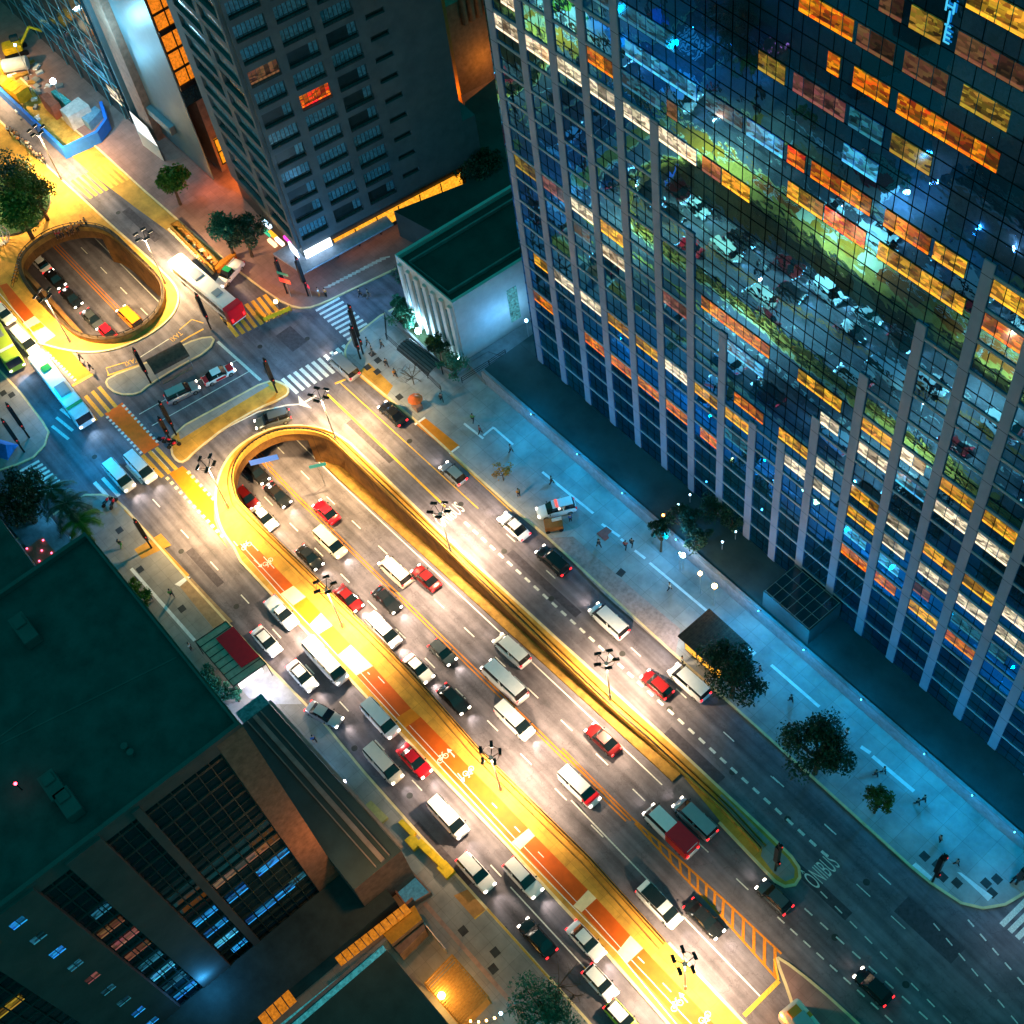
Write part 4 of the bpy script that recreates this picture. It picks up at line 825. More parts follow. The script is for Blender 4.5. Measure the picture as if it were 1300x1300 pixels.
# ---------------------------------------------------------------- lower left tall block (G)
gb = thing('concrete_office_block', 'tall office block with concrete fins, dark glazed bays and a flat black roof', 'building', (-57.2, 4.75, 0))
M_gconc = mat('dark grey concrete', (.085, .08, .08), .8, 0, .2, .4, .25, 5); M_stone = mat('rough brown stone', (.2, .115, .085), .9, 0, .35, 1.4, 1.0, 2.2)
GZ = 40.0
MB().prism([(-25, -50), (-.5, -50), (-.5, -.1), (-25, -.1)], 0, GZ - .3, 0, 1).obj('building_core', [M_dark, M_glassd], gb)
MB().wall([(-25, -50), (-.1, -50), (-.1, -.15), (-25, -.15)], .45, GZ - .3, GZ + .25, 0, True).obj('parapet', M_gconc, gb)
MB().box(-.5, -2.45, 0, .12, .0, GZ - .31).obj('stone_pier', M_stone, gb)
MB().box(-25, .0, 0, .12, .12, GZ - .31).obj('front_wall', M_stone, gb)
for a, b, w_o in ((-10.65, -9.9, .3), (-16.75, -13.55, .35), (-26.0, -19.6, .35), (-38, -33, .35)):
    MB().box(-.5, a, 0, w_o, b, GZ - .31).obj('concrete_fin', M_gconc, gb)
MB().box(-.5, -50, GZ - 1.7, .1, -2.46, GZ - .32).obj('roof_beam', M_gconc, gb)
mb = MB()
for k in range(11): mb.box(-.49, -50, 1.6 + k * 3.5, -.32, -2.46, 1.95 + k * 3.5); mb.box(-.49, -50, 3.4 + k * 3.5, -.36, -2.46, 3.5 + k * 3.5)
for y in [-2.5 - 1.24 * i for i in range(38)]: mb.box(-.49, y - .05, 0, -.3, y + .05, GZ - 1.72)
mb.obj('glazing_bars', mat('dark glazing bar', (.03, .05, .05), .5), gb)
def gwin(y0, y1, z, key, n, h=1.25): panes('window', gb, key, (-.31, y1, z), (0, -1, 0), y1 - y0, h, n, .12)
for y0, y1, z, key, n in ((-6.2, -2.5, 14.2, 'k', 3), (-9.8, -7.5, 13.6, 'k', 2), (-9.8, -2.5, 17.9, 'b', 6), (-9.8, -4.0, 6.9, 'k', 5), (-4.4, -2.5, 7.4, 'd', 2), (-9.8, -2.5, .6, 'c', 6), (-13.4, -10.8, 14.2, 'k', 2), (-13.4, -10.8, 10.7, 'k', 2), (-13.4, -10.8, 7.2, 'c', 2), (-12.6, -10.8, 3.8, 'k', 2),
    (-18.6, -16.9, 28, 'd', 2), (-19.5, -16.9, 21, 'p', 2), (-19.5, -17, 17.6, 'b', 2), (-19.5, -17, 10.6, 'c', 2), (-19.5, -17, 7.1, 'd', 2), (-19.5, -17, 3.6, 'k', 2), (-30, -27, 24.6, 'g', 2), (-33, -31, 24.6, 'g', 2), (-19.5, -17, 24.5, 'b', 2), (-19.5, -17, 14.1, 'd', 2)): gwin(y0, y1, z, key, n)
for k in range(9): panes('window', gb, ('k', 'd', 'k', 'd', 'p', 'd', 'd', 'k', 'k')[k], (.37, -21.6, 36.5 - 4.0 * k), (0, -1, 0), 1.3, 1.1, 2)
seam = MB()
for a_s, b_s in (((-20, -50), (-9, -.6)), ((-25, -30), (-.7, -30)), ((-13, -50), (-13, -12))): seam.wall([a_s, b_s], .12, GZ - .3, GZ - .26)
seam.obj('roof_seam', M_gconc, gb)
for vx, vy in ((-4, -8), (-4.8, -8.1), (-18, -20), (-7, -26)): MB().tube((vx, vy, GZ - .3), (vx, vy, GZ + .2), .22, .22, 10).tube((vx, vy, GZ + .2), (vx, vy, GZ + .3), .32, .3, 10).obj('roof_vent', M_gconc, gb)
for ux, uy, us in ((-3.5, -14, 1.3), (-5.6, -14.2, 1.3), (-20, -9, 1.6), (-16, -36, 1.8)): MB().box(ux - us, uy - .7, GZ - .29, ux + us, uy + .7, GZ + .8).box(ux - us * .8, uy - .5, GZ + .81, ux - .1, uy + .5, GZ + .95).obj('cooling_unit', M_gconc, gb, bevel=.04)
bk = thing('roof_beacon', 'small red beacon lamp on the black flat roof', 'lamp', (*G(26, 1001, GZ), GZ - .3))
MB().tube((0, 0, 0), (0, 0, 1.2), .05).obj('post', M_black, bk); MB().sphere((0, 0, 1.3), .14).obj('lamp', emis('red beacon', (1, .03, .05), 25, 0, True), bk)
# blue grey low building in front of it
ib = thing('low_front_building', 'low blue grey flat roofed building at the sidewalk below the stone pier', 'building')
IP = [G(341.7, 893.3, 8.5), G(509.6, 1080, 8.5), (G(509.6, 1080, 8.5)[0], 4.9), (G(341.7, 893.3, 8.5)[0] - 3, 4.9), (G(341.7, 893.3, 8.5)[0] - 3, 9.2)]
MB().prism(IP[:3] + [(IP[0][0], 4.9)], 0, 8.5, 0, 1).obj('wall', [mat('blue grey roof', (.03, .07, .09), .7, 0, .2, .5), M_stone], ib)
MB().wall([IP[1], IP[0]], .3, 8.5, 9.0, 0, off=-.2).obj('parapet', M_gray, ib)
mb = MB()
for o_y, w_ in ((1.2, .12), (2.0, .5), (2.9, .12)): mb.wall([(IP[0][0] + .3, IP[0][1] - o_y), (IP[1][0] - .3, IP[1][1] - o_y)], w_, 8.5, 8.9)
mb.obj('roof_duct', M_gray, ib)
MB().rbox((IP[0][0] - 1.1, IP[0][1] - 1.6, 7.4), (1.8, 3.4, .9)).obj('roof_unit', M_glassd2, ib)
# left roof and small court (H)
hb = thing('dark_roof_building', 'dark low roofed building left of the little lit court', 'building')
MB().prism([G(0, 658, 18), G(49, 726, 18), (G(49, 726, 18)[0], -60), (G(0, 658, 18)[0] - 60, -60), (G(0, 658, 18)[0] - 60, G(0, 658, 18)[1])], 0, 18).obj('wall', M_dark, hb)
cw = thing('court_wall', 'teal lit walled court with a round planting bed behind the palms', 'wall')
mb = MB().wall([G(4, 660), G(46, 634), G(98, 693)], .3, 0, 2.2); mb.obj('wall', M_gray, cw)
cp = [G(6, 662), G(45, 637), G(95, 693), G(60, 725)]
MB().flat(cp, .17).obj('court_floor', mat('court paving', (.15, .2, .22), .7), cw)
MB().prism([G(30, 690), G(42, 682), G(52, 694), G(40, 703)], .17, .9).obj('planter', M_gray, cw)
light('POINT', (*G(56, 648, 2), 2), 160, (.1, .55, 1), .2); light('POINT', (*G(90, 690, 2), 2), 160, (.1, .55, 1), .2)
st = thing('market_stall', 'small brown stall with red and pink lights beside the dark roof', 'stall', (*G(60, 712, 0), 0), AVE)
MB().box(-1.6, -1.3, 0, 1.6, 1.3, 2.3).obj('stall_body', M_brown, st)
for i, (x, y) in enumerate(((-1.4, -1), (-1, 1.1), (.2, .2), (1.3, -.8), (1.4, .9))): MB().sphere((x, y, 2.45), .12).obj('lamp', emis('pink bulb', (1, .1, .2), 7, 0), st)
# ---------------------------------------------------------------- bottom: annex with orange rooflights, J block, pergola yard
ab = thing('skylight_annex', 'low dark annex with a row of orange lit glass panes along its edge', 'building')
MB().box(-57.0, -22, 0, -51.0, 7.6, 3.2).obj('wall', M_dark, ab)
for i in range(11):
    p = lerp(G(518, 1152, 3.3), G(428, 1222, 3.3), i / 11.); q = lerp(G(518, 1152, 3.3), G(428, 1222, 3.3), (i + .88) / 11.)
    mb = MB().prism([(p[0] - .55, p[1]), (p[0] + .55, p[1]), (q[0] + .55, q[1]), (q[0] - .55, q[1])], 3.2, 3.3); mb.obj('rooflight', emis('orange rooflight', (1, .3, .01), .55, .5), ab)
for i in range(4):
    p = lerp(G(370, 1262, 3.3), G(330, 1298, 3.3), i / 4.); q = lerp(G(370, 1262, 3.3), G(330, 1298, 3.3), (i + .88) / 4.)
    MB().prism([(p[0] - .55, p[1]), (p[0] + .9, p[1]), (q[0] + .9, q[1]), (q[0] - .55, q[1])], 3.2, 3.3).obj('rooflight', emis('orange rooflight', (1, .3, .01), .55, .5), ab)
lt = thing('alley_glow', 'long glowing strip painting the teal light in the alley between the annex and the dark roof', 'painted light')
cpx = [G(*q, 2.5) for q in ((355, 1300), (367, 1300), (488, 1200), (480, 1198))]; cpx = [G(*q, 2.5) for q in ((300, 1345), (335, 1345), (490, 1206), (484, 1197))]
MB().prism(cpx, 0, 2.5).obj('glow_strip', emis('painted teal alley light', (.05, .45, .5), .5, .6), lt); MB().wall([G(492, 1190, 2.9), G(318, 1340, 2.9)], .35, 0, 2.9).obj('glow_strip_edge', M_gray, lt)  # glowing prism paints the teal light lying in the alley
jz = 10.
jb = thing('dark_roof_building', 'black flat roofed building at the bottom edge beside the pergola yard', 'building')
cJ = G(491, 1206, jz); MB().prism([cJ, (cJ[0] + 40, cJ[1] + 1.2), (cJ[0] + 40, -60), (cJ[0] + .3, -60)], 0, jz).obj('wall', M_dark2, jb)
yw = thing('yard_building', 'small orange roofed pavilion between the yard and the annex', 'pavilion')
yp = [G(*q, 3) for q in ((484, 1184), (526, 1149), (536, 1167), (497, 1199))]; MB().prism(yp, 0, 3, 0, 1).obj('roof', [mat('orange sheet roof', (.55, .27, .02), .6), M_brown], yw)
MB().prism([G(*q, 2.2) for q in ((500, 1203), (538, 1172), (540, 1180), (508, 1212))], 0, 2.2).obj('lean_to', M_brown, yw)
pg = thing('pergola', 'slatted pergola glowing orange over a bright lamp in the yard', 'pergola')
c4 = [G(*q, 3) for q in ((539, 1248), (574, 1212), (619, 1264), (584, 1300))]
ex = Vector(c4[2]) - Vector(c4[1]); ey = Vector(c4[0]) - Vector(c4[1]); o0 = Vector(c4[1])
M_slat = mat('timber slat', (.5, .25, .06), .7, 0, .3, 4, coords='O')
mb = MB()
for i in range(19):
    a = o0 + ex * (i / 18.); b = a + ey; mb.tube((a.x, a.y, 3), (b.x, b.y, 3), .1, n=4)
mb.obj('slats', M_slat, pg)
mb = MB()
for a, b in ((0, 1), (1, 2), (2, 3), (3, 0)): mb.tube((*c4[a], 2.85), (*c4[b], 2.85), .09, n=5)
mb.obj('frame', M_slat, pg)
for q in c4: MB().tube((q[0], q[1], .15), (q[0], q[1], 2.85), .09, n=6).obj('post', M_slat, pg)
MB().flat(c4, .17).obj('deck', mat('deck boards', (.45, .24, .06), .7), pg)
lx, ly = G(563, 1268, 2.0); light('POINT', (lx, ly, 3.9), 260, (1, .6, .15), .2); light('POINT', (lx, ly, 2.0), 500, (1, .55, .12), .25)
bl = thing('yard_lamp', 'glaring warm lamp globe under the pergola slats', 'lamp', (lx, ly, 0)); MB().tube((0, 0, .15), (0, 0, 1.5), .05).obj('post', M_black, bl)
MB().sphere((0, 0, 3.25), .36, seg=12, rings=8).obj('globe', emis('warm globe', (1, .72, .3), 40, 0, False), bl)
wv_ = thing('string_lights', 'string of small warm bulbs hanging at the pergola end', 'string lights')
mb = MB(); bul = [G(*q, 3) for q in Q((480, 1080), 5.91, (620, 1290), (693, 1277), (753, 1282), (812, 1272), (873, 1253), (920, 1220))]
for i, p in enumerate(bul[1:-1]): MB().sphere((p[0], p[1], 2.9), .13).obj('bulb', emis('warm bulb', (1, .55, .15), 22, 0), wv_)
mb.path([(p[0], p[1], 3) for p in bul], .02, 4); mb.obj('cable', M_black, wv_)
bl = thing('blue_lamp', 'small blue white lamp at the end of the bulb string', 'lamp', (*bul[-1], 0)); MB().tube((0, 0, .15), (0, 0, 2.8), .04).obj('post', M_black, bl); MB().sphere((0, 0, 2.95), .17).obj('globe', emis('blue white globe', (.35, .8, 1), 30, 0), bl)
light('POINT', (bul[-1][0], bul[-1][1] + .4, 3.2), 60, (.2, .7, 1), .1)
fw = thing('boundary_wall', 'low ochre wall between the yard and the sidewalk', 'wall'); MB().wall([G(520, 1155), G(528, 1148)], .3, 0, 2).obj('wall', M_brown, fw)
mb = MB().wall([G(*q) for q in Q((480, 1080), 5.91, (335, 545), (525, 775))], .12, .15, 1.8); tag(mb.obj('glass_fence', M_steel), 'thin grey fence at the edge of the dark yard', 'fence')
# metro entrance
me_ = thing('metro_entrance', 'sunken stair entrance with blue lit glass steps and brown side walls by the sidewalk', 'stairs')
mq = Q((480, 1080), 5.91, (110, 270), (240, 140), (390, 310), (215, 415)); mp4 = [G(*q, 1.2) for q in mq]
MB().wall(mp4, .22, .1, 1.1, 0, True).obj('side_wall', M_brown, me_)
for i in range(9):
    a = lerp(mp4[0], mp4[3], i / 9.); b = lerp(mp4[1], mp4[2], i / 9.); a2 = lerp(mp4[0], mp4[3], (i + .9) / 9.); b2 = lerp(mp4[1], mp4[2], (i + .9) / 9.)
    MB().prism([a, b, b2, a2], .1, .2 + .09 * i).obj('step', emis('blue lit step', (.08, .35, .42), .35, .4), me_)
yb = thing('yellow_barrier', 'bright yellow painted barrier wall along the kerb by the metro entrance', 'barrier')
y_ = lambda *q: Q((300, 950), 3.714, *q)
M_ypaint = mat('bright yellow paint', (.8, .5, .02), .5)
MB().wall([G(*q, .5) for q in y_((775, 345), (840, 410))], .6, .15, .8).obj('wall_segment', M_ypaint, yb); MB().wall([G(*q, .5) for q in y_((860, 440), (985, 560))], .8, .15, .8).obj('wall_segment', M_ypaint, yb)
MB().rbox((*G(*y_((835, 445))[0], .4), .45), (1.5, 1.1, .6), AVE).obj('planter_box', M_ypaint, yb); MB().rbox((*G(*y_((990, 575))[0], .4), .45), (1.6, 1.2, .6), AVE).obj('planter_box', M_ypaint, yb)
tb = MB(); pts = [G(*q, .6) for q in y_((595, 275), (635, 245), (715, 325), (675, 360))]; tb.prism(pts, .15, .6); tag(tb.obj('service_hatch', mat('straw coloured slab', (.5, .42, .16), .8), bevel=.04), 'straw coloured raised slab on the sidewalk beside the low front building', 'hatch')
# ---------------------------------------------------------------- street kiosks and shelters
def shelter_left():
    t = thing('bus_shelter', 'glass roofed bus shelter with a bright red canopy panel by the white taxi rank', 'bus shelter')
    s_ = lambda *q: Q((230, 760), 5.2, *q); z = 3.0
    c4 = [G(*q, z) for q in s_((95, 285), (295, 150), (560, 430), (345, 580))]
    MB().prism(c4, z - .06, z).obj('glass_roof', mat('pale roof glass', (.36, .34, .26), .35), t)
    mb = MB().wall(c4, .1, z - .12, z + .09, 0, True)
    for i in range(1, 8):
        a = lerp(c4[0], c4[3], i / 8.); b = lerp(c4[1], c4[2], i / 8.); mb.wall([a, b], .07, z + .005, z + .06)
    mb.obj('roof_frame', M_black, t)
    MB().prism([G(*q, z + .25) for q in s_((228, 262), (342, 182), (512, 378), (395, 452))], z + .1, z + .25).obj('red_canopy', mat('red canopy sheet', (.75, .004, .02), .5, 0, .08), t)
    for q in c4: MB().tube((q[0] * .999, q[1], .15), (q[0], q[1], z - .1), .06, n=6).obj('post', M_black, t)
    MB().rbox((*G(*s_((450, 505))[0], 1.4), 1.4), (.25, 3.2, 2.3), AVE).obj('advert_panel', emis('advert panel', (1, .95, .9), 2.4, .15), t)
    MB().rbox((*G(*s_((300, 400))[0], .5), .5), (4.5, .4, .1), AVE).obj('bench', M_gray, t)
    return c4
sl = shelter_left()
light('POINT', (sl[2][0] + 1.6, sl[2][1] - 2.4, 2.6), 650, (.85, .85, 1), .3)
kk = thing('newsstand', 'brown roofed newsstand kiosk with orange lit counter under the plaza tree', 'kiosk')
k_ = lambda *q: Q((820, 740), 7.222, *q)
z = 3.2; kc = [G(*k_((290, 485))[0], z), G(*k_((580, 232))[0], z), G(*k_((940, 560))[0], z), G(*k_((640, 800))[0], z)]
M_corr = mat('brown corrugated roof', (.085, .05, .035), .7, 0, .5, 2.5, coords='P')
MB().prism(kc, z - .15, z, 0).obj('roof', M_corr, kk)
mb = MB()
for i in range(24): mb.wall([lerp(kc[0], kc[3], (i + .5) / 24.), lerp(kc[1], kc[2], (i + .5) / 24.)], .06, z + .002, z + .07)
mb.obj('roof_ribs', M_corr, kk)
ctrk = Vector((sum(p[0] for p in kc) / 4, sum(p[1] for p in kc) / 4)); kb = [tuple(ctrk + (Vector(p) - ctrk) * .8) for p in kc]
MB().prism(kb, .15, z - .16).obj('kiosk_body', mat('kiosk panel', (.2, .13, .08), .6), kk)
a, b = Vector(kb[0]), Vector(kb[3]); u_ = (b - a).normalized(); n_ = Vector((u_.y, -u_.x)); n_ = n_ if (ctrk - a).dot(n_) < 0 else -n_
for i in range(3):
    p = a + u_ * (1.0 + i * 1.9) + n_ * .06; MB().rbox((p.x, p.y, 1.7), (1.6, .1, 1.9), atan2(u_.y, u_.x)).obj('counter_window', emis('orange counter glow', (1, .45, .03), 1.5, .5), kk)
light('POINT', (a.x - 1.4 + n_.x * .4, a.y + n_.y * .4 + .4, 2.6), 330, (.8, .9, 1), .2)
tx = thing('taxi_shelter', 'brown domed taxi rank shelter on the leaf shaped island', 'shelter')
tc = [G(*q, 2.7) for q in o_((1040, 990), (1200, 905), (1240, 990), (1100, 1060))]; cc = Vector((sum(p[0] for p in tc) / 4, sum(p[1] for p in tc) / 4)); ax_ = Vector(tc[1]) - Vector(tc[0]); rz_ = atan2(ax_.y, ax_.x)
mb = MB(); R_ = Matrix.Translation((cc.x, cc.y, 2.2)) @ Matrix.Rotation(rz_, 4, 'Z'); vs = []; n = 10
for i in range(n + 1):
    an = pi * i / n; y = -1.5 * cos(an); zz_ = .7 * sin(an)
    for x in (-2.6, 2.6): vs.append(R_ @ Vector((x, y, zz_)))
mb.add(vs, [(2 * i, 2 * i + 1, 2 * i + 3, 2 * i + 2) for i in range(n)]); mb.obj('roof', M_corr, tx)
mb = MB()
for x in (-2.4, 2.4):
    for y in (-1.4, 1.4): q = R_ @ Vector((x, y, 0)); mb.tube((q.x, q.y, .15), (q.x, q.y, 2.2), .05)
mb.obj('posts', M_steel, tx)
q = R_ @ Vector((0, -2.0, 0)); MB().rbox((q.x, q.y, .55), (4.4, .4, .1), rz_).obj('bench', M_brown, tx)
ar = thing('bus_shelter', 'dark ribbed arched bus shelter behind the railing near the floodlit mansion', 'bus shelter')
f_ = lambda *q: Q((450, 400), 6.5, *q)
ac = [G(*q, 2.8) for q in f_((375, 245), (430, 195), (700, 405), (640, 462))]; cc = Vector((sum(p[0] for p in ac) / 4, sum(p[1] for p in ac) / 4)); av_ = Vector(ac[3]) - Vector(ac[0]); rz_ = atan2(av_.y, av_.x)
R_ = Matrix.Translation((cc.x, cc.y, 2.3)) @ Matrix.Rotation(rz_, 4, 'Z'); mb = MB(); rb = MB(); n = 8; LL = av_.length / 2
for i in range(n):
    a0 = pi * i / n; a1 = pi * (i + 1) / n; vs = [R_ @ Vector((sx * LL, -1.25 * cos(a), .6 * sin(a))) for a in (a0, a1) for sx in (-1, 1)]; mb.add(vs, [(0, 1, 3, 2)])
    rb.tube(R_ @ Vector((-LL, -1.26 * cos(a0), .63 * sin(a0))), R_ @ Vector((LL, -1.26 * cos(a0), .63 * sin(a0))), .05, n=4)
mb.obj('roof', mat('grey shelter roof', (.12, .11, .12), .5), ar); rb.obj('roof_ribs', M_black, ar)
for sx in (-1, 1):
    q = R_ @ Vector((sx * (LL - .4), 1.1, 0)); MB().tube((q.x, q.y, .15), (q.x, q.y, 2.4), .08).obj('post', M_black, ar)
def fence(name, pts, h, label, z0=.15, step=2.2, m=None, cat='fence', bars=3, zs=None):
    t = thing(name, label, cat); m = m or M_black; mb = MB()
    for k in range(bars): mb.path([(p[0], p[1], z0 + h * (k + 1) / bars) for p in pts], .04, 5)
    mb.obj('rails', m, t); mb = MB()
    for a, b in zip(pts[:-1], pts[1:]):
        n = max(1, int(hypot(b[0] - a[0], b[1] - a[1]) / step))
        for i in range(n + 1): p = lerp(a, b, i / n); mb.tube((p[0], p[1], z0), (p[0], p[1], z0 + h), .05, n=5)
    mb.obj('posts', m, t); return t
fence('railing', [G(*q) for q in f_((270, 210), (500, 420), (720, 640))], 1.3, 'dark bent metal railing in front of the arched shelter')
fence('railing', [G(*q, 1) for q in f_((890, 560), (1115, 420), (1250, 330))], 1.1, 'thin railing along the blue lit mansion terrace', 1.0)
fence('railing', [G(*q) for q in f_((260, 40), (275, 205))], 1.3, 'short dark railing at the zebra corner by the garden')
gw = thing('garden_wall', 'low garden wall edging the floodlit mansion planting', 'wall')
MB().wall([G(*q) for q in Q((480, 260), 5.418, (60, 760), (510, 1190), (760, 1040), (905, 1085), (1080, 975))], .3, .1, 1.1).obj('wall', M_gray, gw)
gd = MB().flat([G(*q) for q in Q((480, 260), 5.418, (80, 770), (510, 1180), (590, 1105), (170, 640))], KH + .02); tag(gd.obj('garden_ground', mat('dark garden soil', (.03, .05, .02), .9, 0, .5, 3)), None, None, None, 'structure')
# floodlights of the mansion garden
def flood(px, z, label, col, power, r=.22, es=60, aim=None, glow=True):
    x, y = G(*px, z); t = thing('floodlight', label, 'floodlight', (x, y, 0)); MB().tube((0, 0, .1), (0, 0, z - .2), .06, .05).obj('pole', M_steel, t)
    MB().tube((0, 0, z - .25), (0, 0, z - .1), .25, .3, 10).obj('housing', M_black, t); MB().sphere((0, 0, z), r, 0, 10, 6).obj('lens', emis('flood lens %d' % int(es * 10 + col[0] * 100), col, es, 0, False), t)
    if power: light('POINT', (x, y, z + .35), power, col, .12)
    return t
flood((542, 366), 9.4, 'starry blue white floodlight high on the mansion front', (.3, .7, 1), 4200, .25)
flood((531, 420), 1.6, 'glaring white floodlight at the foot of the mansion garden', (.45, .78, 1), 10500, .42, 90)
flood((583, 455), 1.2, 'white uplight at the right corner of the mansion front', (.5, .8, 1), 500, .2)
flood((606, 424), 2.6, 'small white lamp by the mansion porch', (.4, .75, 1), 90, .12)
flood((668, 407), 5, 'blue white lamp on the stairs between the mansion and the tower', (.2, .6, 1), 420, .2)
flood((437, 992), 5.6, 'small violet white lamp on a bent arm over the sidewalk', (.75, .75, 1), 260, .16)
flood((19, 57), 6, 'small round blue lamp above the construction yard', (.3, .7, 1), 700, .2)
flood((67, 103), 6.5, 'glaring white work light over the construction yard', (.6, .85, 1), 12000, .45, 80)
flood((142, 74), 12, 'bright cyan white lamp on the glass building edge', (.4, .8, 1), 1600, .3)
for px, lab in (((863, 702), 'first white bulb of the row along the planted terrace edge'), ((827, 667), 'blue bulb left of the orange garden lamp'), ((861, 640), 'white garden bulb below the tower columns'), ((876, 628), 'white garden bulb nearest the tower columns'), ((905, 605), 'highest white bulb beside a tower column'), ((934, 675), 'blue white bulb in the planting right of the hedge'), ((917, 688), 'blue white bulb above the orange lamps')):
    flood(px, 4.0, lab, (.4, .8, 1), 0 if px[0] != 863 else 160, .1, 30)
flood((842, 654), 4.0, 'small orange red lamp in the terrace planting', (1, .3, .06), 60, .16, 25)
flood((889, 728), 4.6, 'warm orange lamp left of the brightest starry lamp', (1, .6, .2), 200, .24, 50)
flood((907, 744), 4.6, 'brightest starry orange lamp on the terrace wall', (1, .55, .15), 380, .3, 60)
flood((867, 705), 3.4, 'bright white strip lamp on the terrace wall', (.8, .95, 1), 300, .3, 30)
# construction yard
bf = thing('hoarding', 'bright blue construction hoarding round the yard at the upper left', 'fence')
hp = [G(*q, 2) for q in Q((0, 40), 5, (-300, 90), (-60, 310), (0, 365), (398, 740), (615, 640), (672, 560), (640, 450))]
MB().wall(hp, .5, .02, 2.2).obj('panel', mat('blue hoarding', (.02, .16, .62), .5, 0, .1), bf)
yd = MB().flat(hp + [G(60, -40), G(-80, -60)], .02); tag(yd.obj('yard_dirt', mat('yellow yard dirt', (.5, .3, .06), .9, 0, .5, .7, .5, 3)), None, None, None, 'structure')
j_ = lambda *q: Q((0, 40), 5, *q)
def crate(name, label, cat, corners, z, m, parts):
    t = thing(name, label, cat); P_ = [G(*q, z) for q in corners]; MB().prism(P_, .03, z).obj('body', m, t, bevel=.04)
    mb = MB(); 
    for i in range(parts): mb.wall([lerp(P_[0], P_[3], (i + .5) / parts), lerp(P_[1], P_[2], (i + .5) / parts)], .08, z + .002, z + .06)
    mb.obj('roof_ribs', m, t); return t
crate('site_hut', 'pale roofed site hut at the corner of the blue hoarding', 'hut', j_((378, 495), (495, 415), (565, 468), (430, 545)), 2.8, mat('pale sheet metal', (.5, .46, .44), .6), 9)
crate('container', 'rusty red shipping container in the construction yard', 'container', j_((243, 402), (300, 385), (375, 450), (320, 480)), 2.6, mat('rust red metal', (.35, .1, .06), .6), 12)
crate('container', 'teal container beside the rusty red one', 'container', j_((320, 380), (350, 365), (450, 440), (415, 465)), 2.4, mat('teal metal', (.05, .3, .3), .5), 10)
crate('dump_truck_bed', 'orange open truck body full of earth beside the blue hoarding', 'truck body', j_((5, 335), (50, 295), (175, 350), (100, 400)), 2.2, mat('orange yellow metal', (.65, .32, .01), .5), 2)
crate('tarpaulin_stack', 'blue tarpaulin covered stack near the hut', 'stack', j_((515, 545), (600, 470), (640, 500), (560, 585)), 1.6, mat('blue grey tarpaulin', (.15, .3, .42), .6), 3)
ee = thing('excavator', 'yellow excavator with a raised arm in the construction yard', 'excavator', (*G(22, 68), .02), 1.2)
M_exc = mat('excavator yellow', (.75, .42, .01), .45)
MB().box(-1.9, -1.4, 0, 1.9, -.8, .8).box(-1.9, .8, 0, 1.9, 1.4, .8).obj('tracks', M_black, ee, bevel=.1); MB().box(-1.8, -1.2, .85, 1.3, 1.2, 2.0).obj('body', M_exc, ee, bevel=.15); MB().box(-.2, .2, 2.0, 1.2, 1.1, 2.9).obj('cab', M_glassd, ee, bevel=.1)
MB().path([(1.2, -.3, 1.6), (3.6, -.3, 4.2), (6.0, -.3, 2.2)], .22, 6).obj('arm', M_exc, ee); MB().rbox((6.1, -.3, 1.5), (.9, 1.1, 1.0)).obj('bucket', M_black, ee, bevel=.08)
sp = MB(); rr = random.Random(9)
for i in range(60):
    x, y = G(*j_((rr.uniform(120, 420), rr.uniform(330, 560)))[0]) if i < 30 else G(*j_((rr.uniform(60, 260), rr.uniform(180, 420)))[0]); s_ = rr.uniform(.2, .9); sp.rbox((x, y, s_ / 3), (s_ * 1.6, s_, s_ * .6), rr.uniform(0, 3), rr.randrange(3))
tag(sp.obj('rubble', [M_gray, M_conc_d, mat('white sheet', (.6, .6, .62), .6)]), 'scattered building rubble and sheets inside the blue hoarding', 'rubble', None, 'stuff')
tk = thing('storage_tank', 'pale rounded tank with orange rim in the construction yard', 'tank', (*G(20, 83, 1), 0), 1.0); MB().tube((-2, 0, 1.2), (2, 0, 1.2), 1.1, 1.1, 16).obj('tank', M_beige, tk, smooth=False); MB().tube((-2.15, 0, 1.2), (-1.98, 0, 1.2), 1.25, 1.25, 16).obj('rim', M_exc, tk)
# excavation box by the kerb and road works
xb = thing('works_enclosure', 'long orange floored works trench enclosed by dotted hoarding near the green trees', 'works enclosure')
n_ = lambda *q: Q((190, 200), 5.91, *q)
xp = [G(*q, .8) for q in n_((155, 512), (215, 480), (520, 790), (480, 840))]; MB().wall(xp, .12, .1, 1.1, 0, True).obj('hoarding_panel', M_conc_d, xb); MB().flat(xp, .17).obj('trench_floor', mat('orange soil', (.4, .16, .03), .9, 0, .4, 1.5, .4, 5), xb)
for i in range(24): p = lerp(xp[0], xp[3], i / 23.); MB().rbox((p[0] - .1, p[1] - .35, .25), (.3, .3, .25), AVE).obj('marker_block', M_pale, xb)
rr = random.Random(4); sp = MB()
for i in range(40):
    q = lerp(lerp(xp[0], xp[3], rr.random()), lerp(xp[1], xp[2], rr.random()), rr.random()); s_ = rr.uniform(.2, .7); sp.rbox((q[0], q[1], .3), (s_ * 1.5, s_, s_ * .6), rr.uniform(0, 3), rr.randrange(3))
tag(sp.obj('debris', [M_pale, M_conc_d, mat('rust pile', (.4, .12, .04), .9)]), 'small heaps of debris lying in the works trench', 'debris', None, 'stuff')
tp = thing('tarpaulin', 'orange striped tarpaulin barrier above the parked yellow green car', 'tarpaulin'); tpp = [G(*q, .9) for q in n_((480, 800), (640, 700), (650, 735), (500, 850))]; MB().prism(tpp, .2, 1.0).obj('sheet', mat('burnt orange sheet', (.45, .15, .01), .8, 0, .5, 5), tp, bevel=.1)
